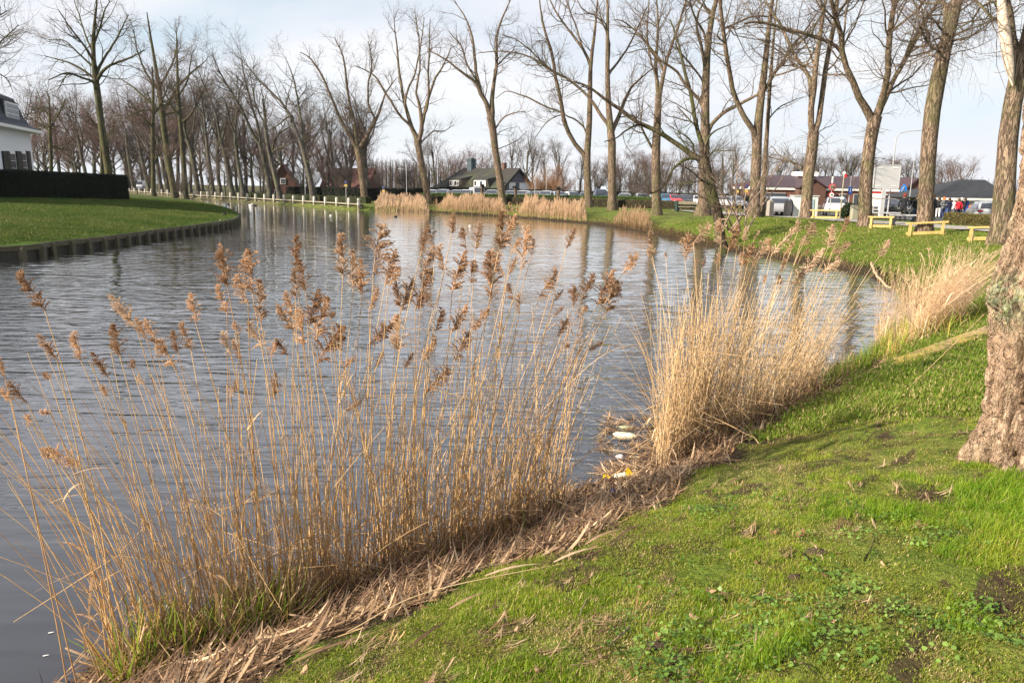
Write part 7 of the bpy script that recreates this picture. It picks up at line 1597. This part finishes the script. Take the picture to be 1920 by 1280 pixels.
# clover and small broad weeds
def weed(seed, n, rad_, ls):
    rs = np.random.RandomState(seed); Vs = []; Qs = []
    for i in range(n):
        c = np.array([rs.normal() * rad_, rs.normal() * rad_, rs.uniform(.008, .03)]); az = rs.uniform(0, 6.28); s = ls * rs.uniform(.6, 1.2); m_ = 6; n_ = np.array([rs.normal() * .4, rs.normal() * .4, 1]); n_ /= np.linalg.norm(n_); a = np.cross(n_, [0, 1, 0]); a /= np.linalg.norm(a); b = np.cross(n_, a)
        for k in range(m_): t_ = az + k * 6.283 / m_; Vs.append(c + (a * math.cos(t_) + b * math.sin(t_)) * s * (1 if k % 2 else .75))
        o = i * m_; Qs += [(o, o + 1, o + 2, o + 3), (o, o + 3, o + 4, o + 5)]
    return mesh_np('weed', Vs, np.array(Qs), [M_clover])
weeds = [weed(700 + i, 16, .035, .008 + .002 * (i % 3)) for i in range(5)]
X, Y, h, d, isl, q = bank_points(26000, rg2, 1.3, 8, -20, 48); pk = fbm(X * 1.4, Y * 1.4, 0, 2, 51); wp = np.exp(-(np.minimum.reduce([pdist(a_, b_) for a_, b_ in ((1360, 965), (1700, 1010), (1480, 1180), (1560, 1130), (1300, 1230), (1800, 1190))]) / .3) ** 2)
ok = (d > .6) & (h > .1) & (rg2.rand(len(X)) < np.maximum(.35 * wp, .05 * (pk > .3))); P = np.stack([X, Y, h + .004], 1)[ok]
P = P[rg2.rand(len(P)) < .5]; scatter('clover', P, slope_rot(P, rg2, .25), rg2.uniform(.7, 1.4, len(P)), weeds, 'clover and small broad-leaved weeds in the near grass')
# dead reed litter on the waterline
def litter(seed, n, L, mat, name='litter'):
    rs = np.random.RandomState(seed); parts = []
    for i in range(n):
        az = rs.normal() * .35 + (3.14 if rs.rand() < .5 else 0); l_ = L * rs.uniform(.4, 1.2); c = np.array([rs.normal() * .05 - math.cos(az) * l_ / 2, rs.normal() * .04 - math.sin(az) * l_ / 2, rs.uniform(0, .03)]); v, q = dry_leaf(c, az, l_, rs.normal() * .10, rs.normal() * .35, rs.choice([.0022, .004, .007])); 
        tw_ = rs.normal() * .003; v[::2, 2] += tw_; parts.append((v, q))
    v, q = join(parts); return mesh_np(name, v, q, [mat])
lit = [litter(720 + i, 9, .20 + .08 * (i % 3), (M_dead, M_deadp, M_deadd, M_deadd, M_stem, M_deadp)[i]) for i in range(6)]  # dark kind used twice: dead litter plus the strip's shadow put into colour
X, Y, h, d, isl, q = bank_points(60000, rg2, 2.2, 14, -35, 46); lim = .56 + .22 * vn(X * 1.6, Y * 1.6, 0, 52) + .22 * np.exp(-((X - .8) ** 2 + (Y - 4.9) ** 2) / .9) - .25 * sm(6.4, 8.5, Y) + .24 * (1 - sm(3.0, 4.4, Y))
ok = (d > -.22) & (d < lim) & (rg2.rand(len(X)) < .65); P = np.stack([X, Y, np.maximum(h, 0.0) + rg2.uniform(-.005, .03, len(X))], 1)[ok]
# litter lies along the shore
an = np.interp(P[:, 1], [3, 6, 10], [.75, .78, .62]); rot = np.stack([rg2.normal(size=len(P)) * .12, rg2.normal(size=len(P)) * .12, an + rg2.normal(size=len(P)) * .55], 1)
scatter('reed_litter', P, rot, rg2.uniform(.5, 1.3, len(P)), lit, 'mat of dead reed stems and leaves along the waterline')
ok = (d > .3) & (d < 2.8) & (rg2.rand(len(X)) < .014 + .05 * bare(X, Y)) ; P = np.stack([X, Y, h + .012], 1)[ok]; scatter('straw_bits', P, np.stack([rg2.normal(size=len(P)) * .1, rg2.normal(size=len(P)) * .1, rg2.uniform(.2, 1.3, len(P))], 1), rg2.uniform(.15, .55, len(P)), lit, 'scattered straw on the near bank')
# floating debris in the notch between the clumps
bx = rg2.uniform(1120, 1300, 500); by = rg2.uniform(780, 900, 500); P = U(bx, by, .004); ok = (-sdist(P[:, 0], P[:, 1], OUTER) < .1) & (rg2.rand(500) < .6); P = P[ok]
scatter('floating_litter', P, np.stack([0 * P[:, 0], 0 * P[:, 0], rg2.uniform(0, 3, len(P))], 1), rg2.uniform(.3, .9, len(P)), lit, 'dead stems floating between the two clumps')
# tangled low growth at the clump feet
def foot(name, n, seed, xr, spread, mats, hr_, label, wd=.004, yoff=-10, lean=.6):
    rs = np.random.RandomState(seed); bx = rs.uniform(*xr, n); by = np.array([shore_y(x) for x in bx]) + yoff + rs.uniform(-spread, spread, n); B = U(bx, by, 0.0); B[:, 2] = np.maximum(terrain(B[:, 0], B[:, 1]), 0) - .01
    parts = []; mi = []
    for i in range(n):
        v, q = dry_leaf(B[i], rs.uniform(0, 6.28), rs.uniform(*hr_), rs.uniform(.5, 1.5) if lean > .5 else rs.uniform(.9, 1.5), rs.uniform(.2, 2.2) * lean * 2, wd * rs.uniform(.5, 1.2)); parts.append((v, q)); mi += [rs.randint(len(mats))] * len(q)
    v, q = join(parts); link(name, mesh_np(name, v, q, mats, False, mi), kind='stuff', label=label)
M_sedge = leafy('sedge_green', (0.09, 0.18, 0.015), (0.26, 0.36, 0.04), .45, .5, 5); M_sedgey = leafy('sedge_yellow', (0.26, 0.22, 0.05), (0.50, 0.38, 0.10), .4, .5, 5)
foot('reed_foot', 2400, 801, (330, 1060), 30, [M_dead, M_deadp, M_deadd, M_dead, M_stem], (.10, .5), 'tangle of dead blades at the foot of the near clump')
foot('reed_foot', 2600, 802, (1235, 1590), 24, [M_dead, M_deadp, M_deadd, M_stem_pale], (.12, .55), 'tangle of dead blades at the foot of the dense right clump')
foot('sedge', 950, 803, (215, 560), 30, [M_sedge, M_sedgey, M_dead, M_deadp, M_sedge], (.15, .55), 'green and yellow sedge at the left foot of the near clump', .0065, -4, .3)
foot('sedge', 1300, 804, (1540, 1670), 12, [M_sedge, M_sedge, M_sedgey, M_bladef], (.15, .42), 'green sedge tussock by the water right of the dense clump', .006, -6, .4)
foot('sedge', 500, 805, (1655, 1700), 30, [M_sedge, M_sedgey, M_dead], (.15, .6), 'green blades at the foot of the bent clump', .006, -10, .4)
foot('sedge', 160, 806, (480, 1060), 30, [M_sedge, M_sedgey], (.1, .3), 'few green blades among the reed feet', .005, -4, .3)
def sedge_at(n, seed, x0, x1, y0, y1, label, mats, hr_=(.2, .7)):
    rs = np.random.RandomState(seed); P = onland(np.linspace(x0, x1, 10), np.linspace(y0, y1, 10)); parts = []; mi = []
    for i in range(n):
        p = P[rs.randint(10)] + rs.normal(size=3) * [.3, .3, 0]; p[2] = max(gz(p[0], p[1]), 0); v, q = dry_leaf(p, rs.uniform(0, 6.28), rs.uniform(*hr_), rs.uniform(.8, 1.5), rs.uniform(.1, 1.4), .006 * rs.uniform(.5, 1.2)); parts.append((v, q)); mi += [rs.randint(len(mats))] * len(q)
    v, q = join(parts); link('sedge', mesh_np('sedge', v, q, mats, False, mi), kind='stuff', label=label)
sedge_at(800, 807, 1700, 1760, 650, 615, 'green and straw blades under the bent pinkish clump', [M_sedge, M_sedgey, M_deadp]); sedge_at(420, 808, 1660, 1730, 520, 560, 'yellow-green sedge at the far corner of the water', [M_sedge, M_sedgey, M_deadp, M_deadp])

# ------------------------------------------------------------------ single small things
X, Y = 0, 0
def plank(pa, pb, label):
    a, b = onland([pa[0], pb[0]], [pa[1], pb[1]]); d = b - a; L = np.linalg.norm(d[:2]); o = MB().box((0, 0, .05), (L, .26, .12), bev=.015).build('bank_plank', M_pl, None, tuple((a + b) / 2 + [0, 0, .03]), label=label, cat='plank'); o.rotation_euler = (0, -math.asin(d[2] / np.linalg.norm(d)), math.atan2(d[1], d[0])); return o
M_pl = bark('lichened_plank', (.28, .20, .12), (.42, .32, .20), (.36, .28, .05), .45, 14, .3, .01)
plank((1688, 692), (1862, 628), 'long lichen-yellowed plank lying on the bank left of the huge trunk')
def wood(name, pts, r0, r1, mat, label, cat, z=None):
    P = np.array(pts); P, Rr = resample(P, np.linspace(r0, r1, len(P)), 12); P[1:-1] += rg2.normal(size=(10, 3)) * r0 * .35; v, q = tubes(P[None], Rr[None] * rg2.uniform(.85, 1.15, 12)[None], 7); link(name, mesh_np(name, v - P[0], q, [mat], True), None, tuple(P[0]), label, cat)
a, b = U(1218, 803, .02), U(1294, 779, .10); wood('driftwood', [a, (a + b) / 2 + [0, 0, .03], b], .020, .012, M_bark_willow, 'dark bare stick poking from the left foot of the dense clump', 'stick')
a = onland([1632, 1645, 1672], [512, 535, 548]); wood('driftwood', [a[0] + [0, 0, .35], a[1] + [0, 0, .25], a[2] + [0, 0, .12]], .045, .03, flat('bare_wood', (.36, .25, .16), .8, var=.2), 'bleached curved branch at the far corner of the water', 'branch')
tw = [((1500, 1040), (1540, 1075), 'thin grey twig lying left of the mossy soil patch'), ((1640, 1012), (1618, 1055), 'grey twig standing out of the grass below the trunk'), ((1430, 1125), (1472, 1150), 'curved pale twig in the grass at the lower middle'), ((1160, 1085), (1200, 1068), 'short twig on the grass edge below the litter mat'), ((1255, 1200), (1310, 1175), 'dark twig lying near the bottom edge'), ((1100, 1128), (1085, 1160), 'small upright twig at the edge of the dead reeds'), ((1500, 1250), (1535, 1275), 'twig at the bottom edge of the lush grass'), ((1180, 1180), (1140, 1215), 'bent twig in the grass left of the bottom middle')]
for p1, p2, lb in tw:
    a, b = onland([p1[0], p2[0]], [p1[1], p2[1]]); wood('twig', [a + [0, 0, .02], (a + b) / 2 + [rg2.normal() * .02, 0, .035], b + [0, 0, .015]], .0045, .0025, M_bark_willow if len(lb) % 2 else M_twig_tan, lb, 'twig')
# broad dead sheaths on the mat
SH = ['on the litter mat below the plumes', 'at the grass edge', 'near the yellow wrapper', 'left of the grey boulder']
for i, (x, y, l_, az, lb) in enumerate([(1150, 1010, .5, .6, 'broad pale reed sheath across the middle of the litter mat'), (1195, 1000, .42, .7, 'broad tan reed sheath at the right end of the litter mat'), (1100, 1045, .5, .5, 'long brown sheath at the lower middle of the litter mat'), (820, 1195, .35, .8, 'orange-brown folded sheath on the grass edge at lower middle'), (980, 1075, .5, .35, 'pale sheath lying level left of the litter mat'), (1390, 905, .3, .5, 'flat pale sheath at the foot of the dense clump'), (900, 1130, .4, .6, 'tan sheath below the near clump, middle'), (640, 1225, .5, .5, 'long brown sheath near the bottom left of the grass'), (1170, 950, .3, 1.9, 'upright brown broad leaf in the litter mat'), (1060, 985, .5, .1, 'thin bent stem arching over the litter mat')]):
    p = onland([x], [y])[0]; up_ = 1.9 <= az; v, q = dry_leaf((0, 0, .03), az + .25, l_, 1.2 if up_ else .12, .5, .011 if i < 9 else .004)
    link('reed_sheath', mesh_np('reed_sheath', v - [math.cos(az) * l_ / 2 * (not up_), math.sin(az) * l_ / 2 * (not up_), 0], q, [M_deadp if i % 2 == 0 else M_dead]), None, tuple(p), lb, 'dead leaf')
M_leafb = leafy('fallen_leaf', (.22, .12, .06), (.42, .28, .17), .15, .7, 6)
LF = [(1545, 1085, 'pale pinkish fallen leaf above the soil patch'), (1655, 1062, 'upright curled leaf right of the twig'), (1455, 1205, 'brown fallen leaf on the soil near the bottom'), (1235, 1205, 'dark fallen leaf at the bottom left of the lawn'), (1300, 1165, 'light brown leaf on the lower lawn'), (1330, 1115, 'small curled leaf in the middle of the lawn'), (1500, 1010, 'small tan leaf on the upper lawn'), (1420, 1062, 'tan leaf just above the curved twig'), (570, 1268, 'pale oval leaf at the bottom left'), (1130, 1240, 'whitish flat leaf at the bottom edge'), (1010, 1265, 'tan leaf at the bottom edge of the grass'), (1885, 1025, 'brown leaf in the lush grass below the trunk'), (1200, 1110, 'curled brown leaf near the litter edge'), (1560, 1170, 'pink-brown leaf on the bare soil patch'), (970, 1190, 'tan leaf by the short grass at lower middle'), (1450, 1005, 'brown leaf left of the upper lawn weeds')]
for i, (x, y, lb) in enumerate(LF):
    p = onland([x], [y])[0]; vs = []; n_ = 10; s = rg2.uniform(.018, .030)
    for k in range(n_): t_ = 6.283 * k / n_; vs.append((math.cos(t_) * s * (1.5 if k == 0 else 1), math.sin(t_) * s * .75, .012 * math.cos(2 * t_)))
    vs.append((0, 0, -.004)); m_ = MB().add(vs, [(k, (k + 1) % n_, n_) for k in range(n_)]); o = m_.build('fallen_leaf', M_leafb, None, tuple(p + [0, 0, .028]), label=lb, cat='leaf'); o.rotation_euler = (rg2.normal() * .5 + (.9 if 'upright' in lb else 0), rg2.normal() * .4, rg2.uniform(0, 6))
# clods of soil
for i, (x, y, s, lb) in enumerate([(1530, 1040, .05, 'dark clump of torn turf in the middle of the lawn'), (1235, 1215, .04, 'dark earth clod at the lower left of the lawn'), (1455, 1215, .035, 'brown clod near the bottom middle'), (1490, 1085, .03, 'small dark clod left of the pale leaf')]):
    p = onland([x], [y])[0]; u__ = np.linspace(0, np.pi, 8); w__ = np.linspace(0, 2 * np.pi, 12, endpoint=False); UU, WW_ = np.meshgrid(u__, w__, indexing='ij'); rr__ = s * (1 + .35 * fbm(np.cos(WW_) * 2 + i, np.sin(WW_) * 2, UU * 2, 3, 80 + i)); v = np.stack([rr__ * np.sin(UU) * np.cos(WW_) * 1.3, rr__ * np.sin(UU) * np.sin(WW_), rr__ * np.cos(UU) * .5], -1).reshape(-1, 3); idx = np.arange(96).reshape(8, 12); a, b = idx[:-1], idx[1:]
    link('earth_clod', mesh_np('earth_clod', v, np.stack([a, b, np.roll(b, -1, 1), np.roll(a, -1, 1)], -1).reshape(-1, 4), [flat('soil%d' % i, (.05, .034, .022), .95, var=.3, scale=40)], True), None, tuple(p + [0, 0, .01]), lb, 'clod')
# rubbish in the notch
def blob(name, x, y, sx, sy, sz, mat, label, cat='litter', z=0.0, rz=0.0, sd=0, rough=.25, land=False):
    p = onland([x], [y])[0] if land else U(x, y, z); u__ = np.linspace(0, np.pi, 10); w__ = np.linspace(0, 2 * np.pi, 16, endpoint=False); UU, WW_ = np.meshgrid(u__, w__, indexing='ij'); rr__ = 1 + rough * fbm(np.cos(WW_) * 1.8 + sd, np.sin(WW_) * 1.8, UU * 1.6, 3, 90 + sd); v = np.stack([rr__ * np.sin(UU) * np.cos(WW_) * sx, rr__ * np.sin(UU) * np.sin(WW_) * sy, rr__ * np.cos(UU) * sz], -1).reshape(-1, 3); idx = np.arange(160).reshape(10, 16); a, b = idx[:-1], idx[1:]
    o = link(name, mesh_np(name, v, np.stack([a, b, np.roll(b, -1, 1), np.roll(a, -1, 1)], -1).reshape(-1, 4), [mat], True), None, (p[0], p[1], p[2] + sz * .35), label, cat); o.rotation_euler = (0, 0, rz)
M_bag = flat('dirty_white_plastic', (.62, .61, .46), .35, var=.12, scale=12); M_bag2 = flat('greenish_plastic', (.30, .32, .20), .4, var=.3, scale=14); M_yelp = flat('yellow_plastic', (.80, .55, .02), .4, var=.05); M_cl = flat('clear_pale_plastic', (.45, .44, .47), .2, var=.3, scale=20); M_bluep = flat('blue_plastic', (.03, .08, .45), .35)
blob('plastic_bag', 1172, 818, .14, .075, .035, M_bag, 'swollen cream-white plastic bag floating between the clumps', rz=-.25, sd=1, rough=.35); blob('plastic_bag', 1174, 801, .09, .05, .015, M_bag2, 'greenish plastic scrap just beyond the cream-white bag', sd=2); blob('plastic_bottle', 1190, 888, .045, .03, .03, M_cl, 'crumpled clear plastic bottle above the yellow wrapper', rz=2.0, sd=3); blob('plastic_bag', 1163, 858, .05, .04, .03, M_cl, 'lilac-white plastic scrap left of the clumps gap', sd=4)
blob('plastic_bag', 1190, 857, .06, .02, .012, M_bag, 'thin whitish scrap in the middle of the gap', sd=5); blob('plastic_bag', 1237, 868, .07, .04, .02, M_cl, 'pale plastic sheet at the foot of the dense clump', sd=6, rz=.8); blob('plastic_bag', 825, 1104, .05, .03, .02, M_cl, 'small pale plastic scrap at the reed foot, lower middle', sd=7, land=True); blob('bottle_cap', 1231, 783, .02, .015, .01, flat('mint_plastic', (.2, .5, .3), .4), 'small mint-green scrap near the dark stick', sd=8)
p = onland([1166], [907])[0]; wr_ = root('food_wrapper', (p[0], p[1], p[2] + .05), 'bright yellow and white torn wrapper in the litter between the clumps', 'litter', None, .1)
MB().add([(-.16, 0, .02), (-.05, -.03, .03), (.04, -.02, .05), (.10, 0, .03), (.06, .06, .05), (-.06, .05, .04)], [(0, 1, 2, 5), (2, 3, 4, 5)]).build('white_panel', M_bag, wr_)
MB().add([(.03, -.02, .03), (.13, 0, .02), (.10, .01, .06), (.06, .02, .115), (.035, .01, .09)], [(0, 1, 2, 4), (4, 2, 3)]).build('yellow_flap', M_yelp, wr_); MB().add([(-.20, 0, .01), (-.12, -.02, .03), (-.11, .03, .04), (-.18, .02, .045)], [(0, 1, 2, 3)]).build('yellow_corner', M_yelp, wr_)
p = onland([1152], [931])[0]; o = MB().add([(-.04, 0, 0), (.03, -.015, .01), (.045, .01, .015), (-.03, .02, .02)], [(0, 1, 2, 3)]).build('blue_scrap', M_bluep, None, (p[0], p[1], p[2] + .05), label='small blue plastic scrap below the yellow wrapper', cat='litter')
# long fallen stems that catch the light
FS = [((1690, 742), (1742, 690), (1845, 590), .02, .75, 'long fallen reed with side leaves arching towards the huge trunk'), ((1100, 935), (1190, 905), (1300, 862), .02, .1, 'fallen reed stem crossing the gap to the dense clump'), ((1130, 945), (1240, 850), (1310, 800), .02, .3, 'stem leaning from the litter mat into the dense clump'), ((1020, 780), (1140, 660), (1260, 640), .1, .5, 'dry stem slanting across the water at the right of the near clump'), ((1380, 815), (1450, 860), (1560, 905), .25, .05, 'pale fallen stem lying on the lawn from the dense clump'), ((650, 1195), (800, 1110), (1060, 1060), .03, .1, 'long pale stem lying along the grass edge'), ((640, 1215), (740, 1170), (800, 1140), .02, .25, 'white dry stem rising from the reed foot, lower middle'), ((1560, 790), (1500, 850), (1350, 905), .05, .02, 'thin stem on the lawn below the dense clump')]
for (p1, p2, p3, z1, z3, lb) in FS:
    a = onland([p1[0]], [p1[1]])[0]; c = onland([p3[0]], [min(p3[1], 1279)])[0] if z3 < .15 else UY(p3[0], p3[1], a[1] + .6); b = UY(p2[0], p2[1], (a[1] + c[1]) / 2); P = np.array([a + [0, 0, z1], b, c + [0, 0, .02 if z3 < .15 else 0]]); P, Rr = resample(P, [.0045, .0036, .002], 14)
    r_ = root('fallen_reed', tuple(P[0]), lb, 'reed'); v, q = tubes(P[None], Rr[None], 5); link('stem', mesh_np('stem', v - P[0], q, [M_stem_pale], True), r_)
    if 'side leaves' in lb:
        for k, dr in ((5, -.35), (7, -.3), (8, .15), (10, -.3), (11, .1), (12, -.2)):
            v, q = dry_leaf(P[k] - P[0], dr, rg2.uniform(.25, .42), .05, .3, .012); link('leaf', mesh_np('leaf', v, q, [M_dry]), r_)
# bubbles and feathers drifting at the lower left
for x, y in ((95, 1188), (82, 1232)): pass
f1 = [(90, 1186, 'small white feather floating at the bottom left'), (80, 1229, 'pale curled feather floating below the first at the bottom left')]
for x, y, lb in f1:
    p = U(x, y, .004); v, q = dry_leaf((0, 0, 0), .4, .035, .1, .2, .005); link('feather', mesh_np('feather', v, q, [M_bw]), None, tuple(p), lb, 'feather')
# ------------------------------------------------------------------ look-alikes told apart by their order in the picture
def px_of(o):
    p = o.matrix_world.translation if o.parent is None else o.location
    d = np.array(o.location) - np.array([0, 0, HC]); z = float(d @ FW)
    return float(d @ RT) / max(z, .1)
byl = {}
for o in list(SC.objects):
    if o.parent is None and o.get('label') and o.get('category'): byl.setdefault(o['label'], []).append(o)
for lb, os_ in byl.items():
    if len(os_) < 2: continue
    os_.sort(key=px_of)
    for k, o in enumerate(os_): o['label'] = '%s, %s from left' % (lb, Ord[k] if k < len(Ord) else '%dth' % (k + 1))
# ------------------------------------------------------------------ thin winter haze
hz = MB().box((0, 0, 18.0), (1300, 1300, 40.0)); hm = bpy.data.materials.new('haze'); hm.use_nodes = True; t = hm.node_tree; t.nodes.clear()
o_ = N(t, 'ShaderNodeOutputMaterial'); pv = N(t, 'ShaderNodeVolumePrincipled'); pv.inputs['Color'].default_value = (.80, .86, .95, 1); pv.inputs['Density'].default_value = .00008; pv.inputs['Anisotropy'].default_value = .3
t.links.new(pv.outputs[0], o_.inputs['Volume']); hz.build('haze', hm, kind='stuff', label='thin pale winter haze')
